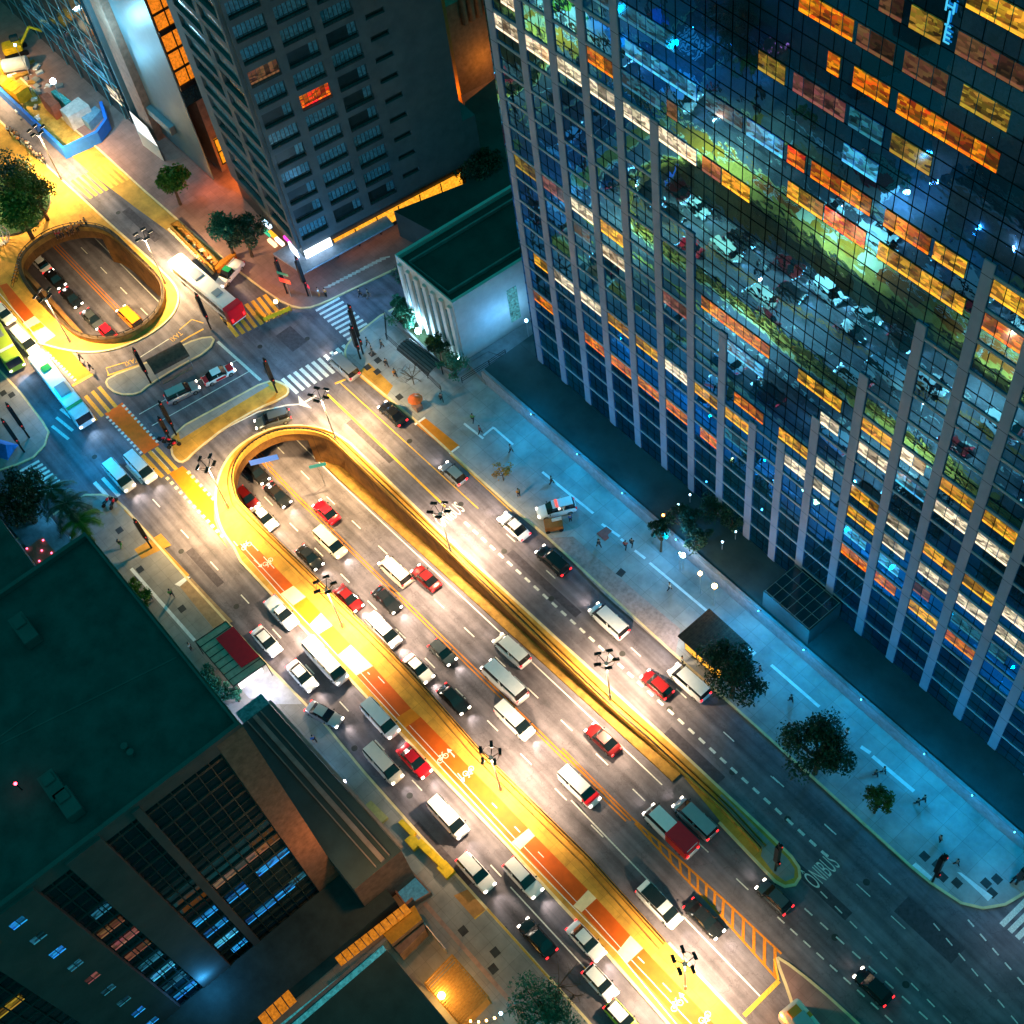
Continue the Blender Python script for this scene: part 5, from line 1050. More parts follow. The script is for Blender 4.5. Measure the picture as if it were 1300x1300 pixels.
yf = thing('yellow_barrier', 'yellow slatted works barrier with a bright lamp on the zebra crossing', 'barrier'); yp_ = [G(*q, .6) for q in n_((800, 1160), (855, 1215), (1055, 1130))]
MB().wall(yp_, .15, .3, 1.0).obj('board', M_ypaint, yf); mb = MB()
for a, b in zip(yp_[:-1], yp_[1:]):
    for i in range(8): p = lerp(a, b, i / 7.); mb.box(p[0] - .05, p[1] - .1, .02, p[0] + .05, p[1] + .1, 1.1)
mb.obj('slat', M_conc_d, yf)
flood((350, 383), 1.4, 'bright orange works lamp on the yellow barrier', (1, .5, .08), 500, .28, 50)
light('POINT', (*G(338, 290, 3), 3), 420, (1, .45, .1), .3); light('POINT', (*G(325, 335, 5), 5), 700, (1, .3, .12), .4); light('POINT', (*G(258, 225, 3), 3), 420, (1, .22, .04), .3)
PQ = []
# ================================================================ STREET LAMPS, SIGNALS, SIGNS
M_lumw = emis('street lamp diffuser', (1, .8, .5), 6, 0, False)
WARM = (1, .73, .44)
def make_lamp():
    t = thing('street_lamp', 'x', 'street lamp')
    MB().tube((0, 0, 0), (0, 0, 8.6), .13, .08, 8).tube((0, 0, 0), (0, 0, 1.2), .2, .15, 8).obj('pole', M_steel, t)
    mb = MB(); hd = MB(); df = MB()
    for k in range(5):
        a = 2 * pi * k / 5 + .3; d_ = Vector((cos(a), sin(a), 0)); mb.tube((0, 0, 8.6), tuple(d_ * .95 + Vector((0, 0, 9.55))), .045, .045, 5)
        T = Matrix.Translation(d_ * 1.05 + Vector((0, 0, 9.65))) @ Matrix.Rotation(.5, 4, 'Z'); h_o = MB().box(-.38, -.16, -.02, .38, .16, .16, 0, T).obj('lamp_head', M_black, t); MB().box(-.32, -.12, -.07, .3, .12, -.03, 0, T).obj('diffuser', M_lumw, h_o)
    n = 16; ring = [(.95 * cos(2 * pi * i / n), .95 * sin(2 * pi * i / n), 9.5) for i in range(n + 1)]; mb.path(ring, .035, 4)
    MB().tube((0, 0, 8.3), (0, 0, 8.75), .08, .26, 10).obj('reflector_bowl', M_beige, t)
    mb.obj('bracket', M_black, t)
    return t
lamps = [((427, 560), 'street lamp at the rounded end of the main parapet'), ((573, 703), 'street lamp at the right parapet beside the upper bus lane lettering'), ((775, 888), 'street lamp at the right parapet opposite the newsstand'), ((435, 796), 'street lamp between the cycle lane and the parapet near the two short ochre panels'),
         ((210, 360), 'street lamp right of the oval opening'), ((78, 228), 'street lamp beside the blue hoarding corner'), ((89, 434), 'street lamp left of the oval opening'), ((290, 645), 'street lamp where the orange crossing meets the rounded island'),
         ((636, 1003), 'street lamp beside the cycle lane below the middle of the parapet'), ((870, 1255), 'street lamp on the wide yellow median near the bottom edge')]
proto = make_lamp(); LP = []
for i, (px, lab) in enumerate(lamps):
    o = proto if i == 0 else copy_tree(proto); x, y = G(*px, .15); o.location = (x, y, .15); o.rotation_euler = (0, 0, .25 * i); o['label'] = lab; o['group'] = 'five headed street lamps along the avenue'; LP.append((x, y))
pw = [9600, 9600, 8200, 9500, 9500, 9500, 9500, 11500, 9000, 8500]
def street_light(x, y, p):
    light('SPOT', (x, y, 8.2), p * 4.3, WARM if x > -100 else (1, .68, .3), .4, 132 if x > -100 else 146, 1.0, (0, 0, -1)); light('POINT', (x, y, 8.1), p * (.15 if x > -100 else .3), (1, .7, .5), .15)
for (x, y), p in zip(LP, pw): street_light(x, y, p)
# lights of the same kind standing further up and down the avenue, off the frame
for x, y, p in ((-176, 22.5, 7200), (-200, 36.3, 6000)):
    o = copy_tree(proto); o.location = (x, y, .15); o['label'] = 'further five headed street lamp beyond the edge of the view'; street_light(x, y, p)
def post(foot, top, name, label, cat, r=.16, box=None, grp=None):
    x, y = G(*foot, .15); h = max(2.5, hgt(foot, top)); t = thing(name, label, cat, (x, y, .15), AVE, grp)
    MB().tube((0, 0, 0), (0, 0, h), r, r * .75, 8).obj('pole', M_black, t); return t, h
def signal(foot, top, label, arm=None):
    t, h = post(foot, top, 'traffic_light', label, 'traffic light', .13, grp='black traffic light posts at the junction')
    for i, z in enumerate((h - .6, 2.6)):
        if z < 2.2: continue
        MB().rbox((.25, 0, z), (.32, .36, 1.0)).obj('signal_head', M_black, t, bevel=.04)
        for k, (nm, c_) in enumerate((('red signal', (1, .03, .02)), ('unlit amber', (.1, .05, .0)), ('unlit green', (0, .06, .03)))):
            MB().sphere((.42, 0, z + .3 - .3 * k), .08).obj('signal_lens', emis(nm, c_, 1.2 if k == 0 else .2, 0), t)
    MB().rbox((0, 0, h * .62), (.5, .5, h * .5)).obj('casing', M_black, t)
    return t
S_ = Q((100, 400), 3.7143, (340, 320), (255, 152), (460, 565), (385, 400), (438, 600), (378, 475), (935, 365), (875, 200), (635, 110), (600, 5))
for f_i, t_i, lab in ((0, 1, 'tall black signal post standing on the leaf shaped taxi island'), (2, 3, 'right one of the two black posts beside the red crossing panel'), (4, 5, 'left one of the two black posts beside the red crossing panel'), (6, 7, 'black signal post at the pointed end of the cross street island')):
    signal(S_[f_i], S_[t_i], lab)
W_ = wz_((700, 1140), (612, 860), (722, 1100), (620, 680), (95, 600), (0, 300), (270, 620), (170, 290))
signal(W_[0], W_[1], 'shorter black post at the zebra corner below the garden'); signal(W_[2], W_[3], 'taller black post with round sign at the zebra corner below the garden'); signal(W_[4], W_[5], 'black post carrying the green street sign by the canopy'); signal(W_[6], W_[7], 'black post in front of the white lit sign corner')
K_ = Q((190, 200), 5.91, (460, 1285), (340, 1012)); signal(K_[0], K_[1], 'dark post beside the white bus near the yellow island')
C_ = Q((0, 400), 6.5, (240, 1010), (60, 715), (200, 1130), (30, 840)); signal(C_[0], C_[1], 'tall dark post on the left corner, nearest the road'); signal(C_[2], C_[3], 'dark post on the left corner, behind the other one')
C_ = Q((0, 600), 3.7143, (715, 355), (632, 215)); signal(C_[0], C_[1], 'leaning looking dark post on the left sidewalk by the yellow kerb')
C_ = g_((127, 575), (145, 448), (868, 628), (930, 500), (1262, 640), (1300, 560)); signal(C_[0], C_[1], 'black post on the rounded tip of the median island'); signal(C_[2], C_[3], 'black post on the blue lit plaza corner'); signal(C_[4], C_[5], 'black post at the right edge by the zebra crossing')
# name plates and road signs
def sign(px, z, label, txt, col, tcol, w, h, rz, post_h=None, tilt=0):
    x, y = G(*px, z); t = thing('road_sign', label, 'sign', (x, y, 0), rz)
    zb = .1 if post_h is None else post_h
    MB().tube((0, .08, zb), (0, .08, z), .05).obj('post', M_steel, t); MB().rbox((0, 0, z), (w, .06, h)).obj('plate', emis('plate %s' % col[3], col[:3], col[4], .05), t)
    if txt:
        o = text_mesh(txt, h * .6, emis('plate lettering', (.8, .8, .8), .8, 0), 0, 'lettering'); o.parent = t; o.location = (0, -.04, z); o.rotation_euler = (pi / 2, 0, 0)
    return t
sign(G and (335, 584), 2.4, 'blue direction sign hung on the rounded underpass portal', None, (.12, .35, .9, 'blue', .9), None, 3.6, 1.0, radians(62), 0)
sign((403, 591), -1.6, 'small green sign on the pole inside the underpass opening', None, (.02, .55, .35, 'green', .7), None, 2.2, .6, radians(62), -6.2)
sign(wz_((55, 440))[0], 4.6, 'green street name sign on the black post by the canopy', None, (.02, .4, .25, 'green2', .5), None, 1.8, .5, radians(25)); sign(wz_((75, 498))[0], 3.4, 'bright red sign on the black post by the canopy', None, (1, .02, .03, 'red', 1.2), None, 1.8, .8, radians(25))
for px, lab in ((wz_((270, 545))[0], 'red no entry disc near the pavement corner with people'),):
    x, y = G(*px, 2.2); t = thing('no_entry_sign', lab, 'sign', (x, y, 0)); MB().tube((0, 0, .1), (0, 0, 2.2), .04).obj('post', M_steel, t); MB().tube((0, -.03, 2.3), (0, -.08, 2.3), .38, .38, 14).obj('disc', emis('red disc', (1, .02, .08), 1.3, 0), t)
sg_ = thing('shop_signs', 'green, white and orange shop signs at the avenue foot of the balcony block', 'sign'); 
for q, nm, c_, s_ in (((880, 500), 'white blue plate', (.5, .8, 1), 3), ((880, 560), 'green plate', (.02, .6, .3), 1.2), ((925, 580), 'orange plate', (1, .45, .02), 1.5), ((920, 640), 'pale plate', (1, .75, .4), 1.8), ((975, 630), 'white plate', (1, .8, .6), 2.5), ((1040, 615), 'magenta plate', (1, .05, .5), 2)):
    x, y = G(*n_(q)[0], 3); MB().rbox((x, y, 3), (1.7, .5, .5), AVE).obj('sign_plate', emis(nm, c_, s_, .1), sg_)
red_ = thing('floor_sign', 'red square gazebo mat on the blue lit plaza beside the white banner', 'mat'); MB().prism([G(*q) for q in Q((650, 600), 6.5, (700, 510), (780, 455), (825, 490), (790, 520), (800, 545), (768, 570))], .155, .3).obj('mat', mat('red mat', (.5, .08, .06), .7), red_)
bn = thing('banner', 'thin white standing banner beside the red mat', 'banner', (*G(708, 668), .15), 1.1); MB().box(-.6, -.04, 0, .6, .04, 1.7).obj('cloth', M_strip, bn)
rr = random.Random(31)
for i, (px, lab) in enumerate((((560, 505), 'dark walker between the orange stand and the terrace corner'), ((648, 570), 'walker on the plaza above the orange sapling'), ((700, 610), 'walker in grey beyond the police car'), ((760, 690), 'walker beside the iron cover on the plaza'), ((850, 745), 'walker below the starry orange lamp'), ((965, 850), 'walker between the newsstand and the added wall lamps'), ((1075, 930), 'walker right of the round plaza tree'), ((1215, 1095), 'walker near the zebra end of the plaza'))):
    x, y = G(*px, .9); PQ.append((px, lab, rr.choice(['dark', 'white', 'blue', 'grey']), rr.uniform(0, 6)))
# ================================================================ VEHICLES
def loft(mb, st, m=0, cap=True):
    """stations: (x, halfwidth, zbottom, ztop, inset_top)"""
    rings = []
    for x, w, zb, zt, ins in st:
        h = zt - zb; rings.append([(x, -w * .94, zb), (x, -w, zb + h * .25), (x, -w, zb + h * .62), (x, -w + ins, zt - h * .05), (x, -w + ins * 1.8, zt), (x, w - ins * 1.8, zt), (x, w - ins, zt - h * .05), (x, w, zb + h * .62), (x, w, zb + h * .25), (x, w * .94, zb)])
    vs = [v for r in rings for v in r]; n = 10; fs = []
    for i in range(len(rings) - 1):
        for k in range(n): fs.append((i * n + k, i * n + (k + 1) % n, (i + 1) * n + (k + 1) % n, (i + 1) * n + k))
    fs += [tuple(range(n)), tuple(range((len(rings) - 1) * n, len(rings) * n))]
    return mb.add(vs, fs, m)
M_tyre = mat('tyre rubber', (.012, .012, .012), .8, coords='O'); M_rim = mat('alloy rim', (.4, .4, .4), .3, .8, coords='O'); M_cglass = mat('car glass', (.008, .01, .012), .05, 0, .1, 2, spec=.8, coords='O')
M_head = emis('headlight lens', (1, .88, .7), 9, 0); M_tail = emis('tail light lens', (1, .015, .02), 5, 0); M_taild = emis('tail light idle', (.6, .01, .01), 1.2, 0); M_trim = mat('car trim', (.02, .02, .02), .5, coords='O')
def paint(name, col, rough=.3, metal=0.0): return mat('paint ' + name, col, rough, metal, .05, 2, spec=.5, coords='O')
PT = dict(white=paint('white', (.9, .88, .88)), silver=paint('silver', (.42, .42, .44), .3, .5), black=paint('black', (.012, .013, .016), .2), grey=paint('grey', (.1, .11, .12), .25, .4), red=paint('red', (.7, .005, .02)), dred=paint('dark red', (.2, .008, .01)), beige=paint('beige', (.82, .72, .58)), green=paint('lime green', (.45, .62, .05)), orange=paint('orange', (.8, .25, .01)), dgreen=paint('green', (.02, .35, .12)))
def make_vehicle(kind):
    t = thing('car', 'x', 'car')
    spec = dict(hatch=(3.9, .86, 1.48), sedan=(4.5, .88, 1.44), suv=(4.75, .93, 1.72), van=(5.2, .96, 1.95), minibus=(6.6, 1.02, 2.4), pickup=(5.1, .93, 1.7))[kind]
    L_, W_2, H_ = spec; hl = L_ / 2; belt = H_ * .58
    st = [(-hl, W_2 * .8, .32, belt * .8, .1), (-hl + .12, W_2 * .93, .24, belt * .93, .09), (-hl * .62, W_2, .2, belt, .08), (0, W_2, .2, belt, .08), (hl * .42, W_2, .2, belt * .98, .08), (hl * .8, W_2 * .96, .22, belt * (.84 if kind not in ('van', 'minibus') else .95), .1), (hl - .1, W_2 * .86, .26, belt * .72, .12), (hl, W_2 * .74, .34, belt * .6, .1)]
    mb = MB(); loft(mb, st, 0)
    cab = dict(hatch=(-.94, -.72, .16, .5), sedan=(-.72, -.4, .14, .46), suv=(-.96, -.84, .18, .5), van=(-.98, -.93, .46, .74), minibus=(-.985, -.96, .7, .9), pickup=(-.2, -.1, .22, .5))[kind]
    x0, x1, x2, x3 = [c_ * hl for c_ in cab]
    g = MB(); loft(g, [(x0, W_2 * .86, belt - .12, belt - .02, .02), (x1, W_2 * .84, belt - .12, H_ - .05, .13), (x2, W_2 * .84, belt - .12, H_ - .05, .13), (x3, W_2 * .88, belt - .14, belt - .03, .02)], 0)
    r_m = MB(); zt = H_ - .04; ww = W_2 * (.66 if kind not in ('van', 'minibus') else .74)
    r_m.box(x1 - .04, -ww, zt - .04, x2 + .04, ww, zt + .03, 0)
    if kind in ('van', 'minibus'): # panelled sides above the belt at the back
        for s_ in (-1, 1): r_m.box(x0 + .1, s_ * W_2 * .9 - .02, belt - .05, x0 + (x2 - x0) * .4, s_ * W_2 * .9 + .02, H_ - .25, 0)
    for xa, xb in ((x1 + (x2 - x1) * .48, x1 + (x2 - x1) * .54),):
        for s_ in (-1, 1): r_m.box(xa, s_ * W_2 * .83 - .035, belt - .1, xb, s_ * W_2 * .83 + .035, H_ - .12, 0)
    if kind == 'pickup': mb.box(-hl + .15, -W_2 * .95, belt - .05, x0 - .05, -W_2 * .85, belt + .12, 0).box(-hl + .15, W_2 * .85, belt - .05, x0 - .05, W_2 * .95, belt + .12, 0)
    b = mb.obj('body', PT['white'], t, bevel=.03); [setattr(p, 'use_smooth', True) for p in b.data.polygons]
    g.obj('window_glass', M_cglass, t); r_m.obj('roof_panel', PT['white'], t, bevel=.025)
    for sx in (-.62, .62):
        for sy in (-1, 1):
            x = sx * hl; y = sy * (W_2 - .1); w = MB().tube((x, y - .1, .33), (x, y + .1, .33), .33, .33, 14).obj('wheel', M_tyre, t)
            MB().tube((x, y + sy * .08, .33), (x, y + sy * .12, .33), .2, .2, 8).obj('rim', M_rim, w)
    for sy in (-1, 1):
        MB().rbox((hl - .1, sy * W_2 * .66, belt * .68), (.22, .36, .16)).obj('headlight', M_head, t, bevel=.03)
        MB().rbox((-hl + .05, sy * W_2 * .72, belt * .78), (.14, .3, .2)).obj('tail_light', M_tail, t, bevel=.02)
        MB().rbox((x3 - .25, sy * (W_2 + .07), belt + .02), (.12, .18, .12)).obj('mirror', M_trim, t)
    t['_k'] = kind; return t
VP = {}
def vehicle(kind, px, ang, col, label, z=None, cat='car', group='cars and vans in the avenue traffic', tail=True, beam=240, under=False, accent=None):
    if kind not in VP: o = VP[kind] = make_vehicle(kind)
    else: o = copy_tree(VP[kind])
    if under:
        zz_ = -6.; 
        for _ in range(12): x, y = G(*px, zz_ + .75); zz_ = zf(x)
    else: zz_ = 0.0 if z is None else z; x, y = G(*px, zz_ + .75)
    if isinstance(ang, tuple): a, b = G(*ang[0], zz_), G(*ang[1], zz_); r = atan2(b[1] - a[1], b[0] - a[0])
    else: r = radians(ang) + AVE
    o.location = (x, y, zz_ + .01); o.rotation_euler = (0, 0, r)
    if under and zz_ < -.02 : o.rotation_euler = (0, (-atan2(zf(x + 1) - zf(x - 1), 2)) * cos(r), r)
    o.name = dict(hatch='hatchback_car', sedan='sedan_car', suv='suv_car', van='van', minibus='minibus', pickup='pickup_truck')[kind]
    o['label'] = label; o['category'] = cat; o['group'] = group
    for c_ in o.children:
        n = c_.name.split('.')[0]
        if n in ('body', 'roof_panel'): setmat(c_, PT[accent] if (accent and n == 'roof_panel') else PT[col])
        if n == 'tail_light' and not tail: setmat(c_, M_taild)
    if beam:
        f_v = Vector((cos(r), sin(r), 0)); L_ = dict(hatch=1.95, sedan=2.25, suv=2.4, van=2.6, minibus=3.3, pickup=2.55)[kind]
        light('SPOT', (x + f_v.x * (L_ + .05), y + f_v.y * (L_ + .05), zz_ + .8), beam * 2.2, (1, .88, .75), .25, 85, .9, (f_v.x, f_v.y, -.22))
    return o
for k_v in ('hatch', 'sedan', 'suv', 'van', 'minibus', 'pickup'): pass
V = vehicle
# surface lanes, left side
V('pickup', (357, 777), 0, 'white', 'white pickup nearest the two short ochre cycle panels', cat='pickup truck'); V('sedan', (338, 813), 0, 'white', 'white sedan beside the red canopied bus shelter'); V('minibus', (414, 841), 0, 'white', 'long white minibus touching the yellow island edge', cat='minibus'); V('sedan', (383, 857), 0, 'white', 'white sedan below the lit bus shelter end, with dark windscreen')
V('sedan', (411, 906), ((388, 893), (438, 920)), 'silver', 'silver sedan turning diagonally out of the driveway'); V('van', (483, 913), 0, 'white', 'white van level with the gap in the red cycle lane', cat='van'); V('sedan', (526, 965), 0, 'red', 'bright red sedan beside the cycle lane symbols'); V('van', (487, 970), 0, 'beige', 'beige and white van left of the bright red sedan', cat='van')
V('van', (569, 1038), 0, 'white', 'white van beside the yellow barrier wall', cat='van'); V('suv', (604, 1107), 0, 'white', 'white car next to the metro entrance, left lane'); V('suv', (664, 1114), 0, 'white', 'white car between two cream panels of the cycle lane'); V('sedan', (682, 1190), 180, 'black', 'black sedan with red tail lights in the dark left lane', beam=0)
V('sedan', (744, 1194), 0, 'white', 'white sedan beside the lowest cream cycle lane panel'); V('hatch', (762, 1247), 0, 'white', 'sharp white hatchback near the bare tree at the bottom'); V('hatch', (790, 1292), 0, 'green', 'lime green and white taxi at the bottom edge', accent='white', cat='taxi')
# upper left
V('van', (32, 433), 0, 'white', 'white van behind the long white bus', cat='van'); V('sedan', (4, 397), 0, 'white', 'white sedan at the left edge ahead of the small van', beam=160); V('van', (152, 605), 0, 'white', 'left one of two white vans on the zebra crossing', cat='van', beam=420); V('van', (179, 594), 0, 'white', 'right one of two white vans on the zebra crossing', cat='van', beam=420)
# right side lanes, heading away
V('van', (436, 465), 180, 'silver', 'silver van driving over the zebra crossing', cat='van', beam=260); V('sedan', (498, 524), 180, 'black', 'black sedan with red tail lights near the orange fruit stand', beam=120); V('hatch', (575, 600), 180, 'silver', 'silver hatchback with orange red tail beside the yellow kerb line', beam=160)
V('sedan', (652, 667), 0 + 180, 'white', 'white sedan just left of the police car', beam=200); V('suv', (702, 711), 180, 'black', 'black suv with two glowing red tail lights', beam=60); V('van', (773, 788), 180, 'white', 'white van alone in the lane beside the gravel strip', cat='van'); V('hatch', (834, 868), 180, 'dred', 'dark red hatchback left of the kiosk van', beam=120); V('van', (875, 866), 180, 'white', 'white van beside the newsstand', cat='van', beam=120)
V('hatch', (983, 1138), 180, 'grey', 'dark grey hatchback with long red lights near the island tip', beam=60); V('hatch', (1109, 1252), 180, 'black', 'black hatchback almost lost in the dark bottom right lanes', beam=30)
V('suv', (346, 532), (Q((300, 300), 3.714, (270, 820))[0], Q((300, 300), 3.714, (75, 880))[0]), 'grey', 'grey and red car rounding the curved lane', beam=120)
pc = V('suv', (706, 645), ((727, 640), (686, 650)), 'white', 'white police car with red roof light parked on the plaza', z=.15, cat='police car', group='parked vehicles', beam=0, tail=False)
MB().rbox((-.1, 0, 1.76), (.3, 1.1, .14)).obj('light_bar', emis('red light bar', (1, .1, .08), 1.5, 0), pc)
V('sedan', (277, 474), ((262, 482), (294, 466)), 'white', 'white and red patrol car waiting at the cross street line', cat='police car', beam=0, group='cars waiting in the cross street', tail=False)
rp = [o for o in COL.objects if o.get('label', '').startswith('white and red patrol')][0]
MB().box(1.2, -.6, .72, 2.05, .6, .9).obj('bonnet_or_glow_panel', PT['red'], rp, bevel=.05); MB().box(-2.2, -.62, .7, -1.55, .62, .87).obj('boot_panel', PT['red'], rp, bevel=.05); MB().box(-.7, -.905, .4, .7, -.885, .75).obj('door_panel', PT['red'], rp)
V('suv', (231, 497), ((216, 505), (247, 490)), 'silver', 'silver grey car behind the patrol car in the cross street', beam=0, group='cars waiting in the cross street', tail=False)
V('pickup', (291, 346), ((302, 333), (281, 357)), 'white', 'white and green pickup parked by the burnt orange tarpaulin', beam=0, tail=False, group='parked vehicles', cat='pickup truck', accent='dgreen')
# underpass
for k, px, hd, col, lab, bm_ in (('sedan', (325, 598), 0, 'black', 'black sedan deepest under the blue sign', 120), ('hatch', (313, 631), 0, 'dred', 'dark red hatchback against the left underpass wall', 80), ('sedan', (352, 627), 0, 'black', 'black sedan ahead of the sharp white one, deep in the underpass', 260), ('sedan', (335, 656), 0, 'white', 'sharp white sedan low in the underpass beside the left wall', 120),
    ('van', (420, 690), 0, 'beige', 'cream van by the double line near the underpass mouth', 300), ('sedan', (393, 707), 0, 'black', 'black sedan with white streaked bonnet beside the left wall', 200), ('sedan', (443, 759), 0, 'dred', 'dark sedan right of the lamp by the parapet', 260), ('sedan', (491, 761), 0, 'black', 'black sedan just left of the double orange line', 260), ('van', (488, 802), 0, 'white', 'white van close to the parapet behind the dark sedan', 260),
    ('sedan', (531, 848), 0, 'white', 'white sedan behind the van close to the parapet', 200), ('hatch', (562, 828), 0, 'grey', 'grey hatchback with bright lights beside the double orange line', 260), ('sedan', (576, 887), 0, 'black', 'black sedan beside the parapet, level with two white vans', 260), ('van', (654, 916), 0, 'white', 'white van left of the double line past the middle', 260), ('van', (736, 1000), 0, 'white', 'white van with red front end painted as tail light glow, left of the double line', 0),
    ('van', (502, 726), 180, 'beige', 'pale beige van right of the double line near the portal', 90), ('sedan', (541, 733), 180, 'dred', 'dark red sedan close to the ledge in the underpass', 60), ('sedan', (414, 649), 180, 'red', 'red sedan entering the dark underpass', 60), ('van', (650, 826), 180, 'white', 'white van nearest the ledge, climbing lane', 120), ('minibus', (641, 866), 180, 'white', 'longest white minibus right of the double line', 120),
    ('sedan', (766, 938), 180, 'dred', 'dark red sedan following the white minibuses', 90), ('minibus', (851, 1055), 180, 'white', 'white minibus with a red rear half', 120), ('van', (882, 1039), 180, 'silver', 'pale lilac grey van beside the median tip', 120), ('van', (837, 1149), 0, 'white', 'white van with a black roof front near the ramp top', 160), ('sedan', (894, 1166), 0, 'black', 'black sedan beside the orange ladder hatching', 120)):
    cat_ = {'van': 'van', 'minibus': 'minibus'}.get(k, 'car')
    o = V(k, px, hd, col, lab, under=True, beam=bm_, cat=cat_, group='vehicles in the underpass lanes')
    if 'red front' in lab: MB().box(1.3, -.9, .75, 2.3, .9, 1.2).obj('bonnet_or_glow_panel', PT['red'], o, bevel=.08)  # red box paints tail light glow onto the van's front
    if 'red rear' in lab: MB().box(-3.25, -1.045, .5, -.2, 1.045, 2.44).obj('rear_body', PT['red'], o, bevel=.1)
    if 'black roof' in lab: MB().box(-1.9, -.7, 1.9, .4, .7, 2.0).obj('roof_cover', PT['black'], o, bevel=.03)
for k, px, col, lab, bm_ in (('sedan', (53, 335), 'white', 'car at the far end of the oval opening', 90), ('sedan', (69, 353), 'black', 'third black car of the queue in the oval opening', 120), ('sedan', (90, 377), 'black', 'second black car of the queue in the oval opening', 120), ('sedan', (117, 404), 'grey', 'blue grey car just behind the bright red one in the oval opening', 120), ('hatch', (138, 423), 'red', 'bright red car at the near rim of the oval opening', 60)):
    V(k, px, 0, col, lab, under=True, beam=bm_, group='vehicles in the oval opening')
for px, col, lab in (((165, 403), 'orange', 'orange streaked van in the right lane of the oval opening'),): V('van', px, 180, col, lab, under=True, beam=60, cat='van', group='vehicles in the oval opening')
# buses
def make_bus(px0, px1, col, col2, label, heading=0, z=0, rear=None):
    a, b = Vector(G(*px0, 2.2)), Vector(G(*px1, 2.2)); c_ = (a + b) / 2; L_ = (b - a).length; r = atan2((b - a).y, (b - a).x)
    t = thing('bus', label, 'bus', (c_.x, c_.y, z), r, 'city buses'); hl = L_ / 2; w = 1.27
    mb = MB(); loft(mb, [(-hl, w * .92, .35, 2.9, .12), (-hl + .3, w, .3, 3.05, .1), (0, w, .3, 3.1, .1), (hl - .5, w, .3, 3.05, .1), (hl, w * .9, .4, 2.8, .14)]); bo = mb.obj('body', PT[col], t, bevel=.05)
    for s_ in (-1, 1):
        for i in range(7):
            x = -hl + 1 + i * (L_ - 2) / 7.; MB().box(x, s_ * w - .03, 1.5, x + (L_ - 2) / 7. - .15, s_ * w + .03, 2.4).obj('window', M_cglass, t)
    MB().box(hl - .06, -1.05, 1.3, hl + .05, 1.05, 2.6).obj('windscreen', M_cglass, t)
    MB().rbox((hl * .25, 0, 3.2), (2.2, 1.5, .3)).obj('roof_unit', PT['silver'], t, bevel=.06); MB().rbox((-hl * .45, 0, 3.17), (1.2, 1.2, .2)).obj('roof_hatch', PT[col2], t, bevel=.04); MB().rbox((hl - 1.9, 0, 3.12), (.5, 2.3, .06)).obj('stripe', PT[col2], t)
    if rear: MB().box(-hl - .02, -1.29, .5, -hl + 1.2, 1.29, 3.12).obj('rear_panel', PT[rear], t, bevel=.08)
    for sx in (-.62, .6):
        for s_ in (-1, 1): MB().tube((sx * hl, s_ * 1.1 - .14, .5), (sx * hl, s_ * 1.1 + .14, .5), .5, .5, 14).obj('wheel', M_tyre, t)
    for s_ in (-1, 1):
        MB().rbox((hl - .02, s_ * .95, .85), (.16, .35, .2)).obj('headlight', M_head, t); MB().rbox((-hl, s_ * .95, 1.2), (.12, .2, .5)).obj('tail_light', M_tail, t)
    f_v = Vector((cos(r), sin(r), 0)); light('SPOT', (c_.x + f_v.x * (hl + .15), c_.y + f_v.y * (hl + .15), 1.2), 900, (.45, .75, 1), .3, 100, .9, (f_v.x, f_v.y, -.3)); return t
make_bus((46, 452), (106, 530), 'white', 'dgreen', 'long white bus with a green band entering the junction'); make_bus((-30, 380), (17, 459), 'green', 'white', 'green and white bus cut by the left edge')
make_bus((300, 396), (222, 330), 'white', 'silver', 'white bus with a red rear beside the oval opening', rear='red'); make_bus((1000, 1278), (1035, 1320), 'beige', 'orange', 'orange lit bus at the bottom edge beside the stop line')
# motorcycles at the kerb
def make_moto():
    t = thing('motorcycle', 'x', 'motorcycle')
    for x in (-.65, .65): MB().tube((x, -.06, .3), (x, .06, .3), .3, .3, 12).obj('wheel', M_tyre, t)
    MB().tube((-.65, 0, .35), (.1, 0, .5), .08).tube((.1, 0, .5), (.62, 0, .85), .06).tube((.62, 0, .9), (.65, 0, .3), .05).obj('frame', M_black, t); MB().sphere((.15, 0, .78), .25, sc=(1.2, .7, .8)).obj('tank', PT['red'], t, smooth=True)
    MB().box(-.65, -.13, .72, -.05, .13, .84).obj('seat', M_black, t, bevel=.04); MB().tube((.55, -.38, 1.0), (.55, .38, 1.0), .03).obj('handlebar', M_steel, t); return t
mp0 = make_moto(); g0 = [G(*q) for q in a_((405, 600), (430, 605), (455, 625))] + [G(*q) for q in g_((1262, 615),)] + [G(138, 640), G(146, 642)]
ml = ['dark motorcycle nearest the red crossing panel', 'middle motorcycle of the three by the island post', 'motorcycle furthest along the cross street island', 'motorcycle at the right edge by the zebra', 'motorcycle parked on the left sidewalk corner, on the left', 'motorcycle parked on the left sidewalk corner, on the right']
for i, (x, y) in enumerate(g0):
    o = mp0 if i == 0 else copy_tree(mp0); o.location = (x, y, .16); o.rotation_euler = (0, 0, .6 + i * .3); o['label'] = ml[i]; o['group'] = 'parked motorcycles'
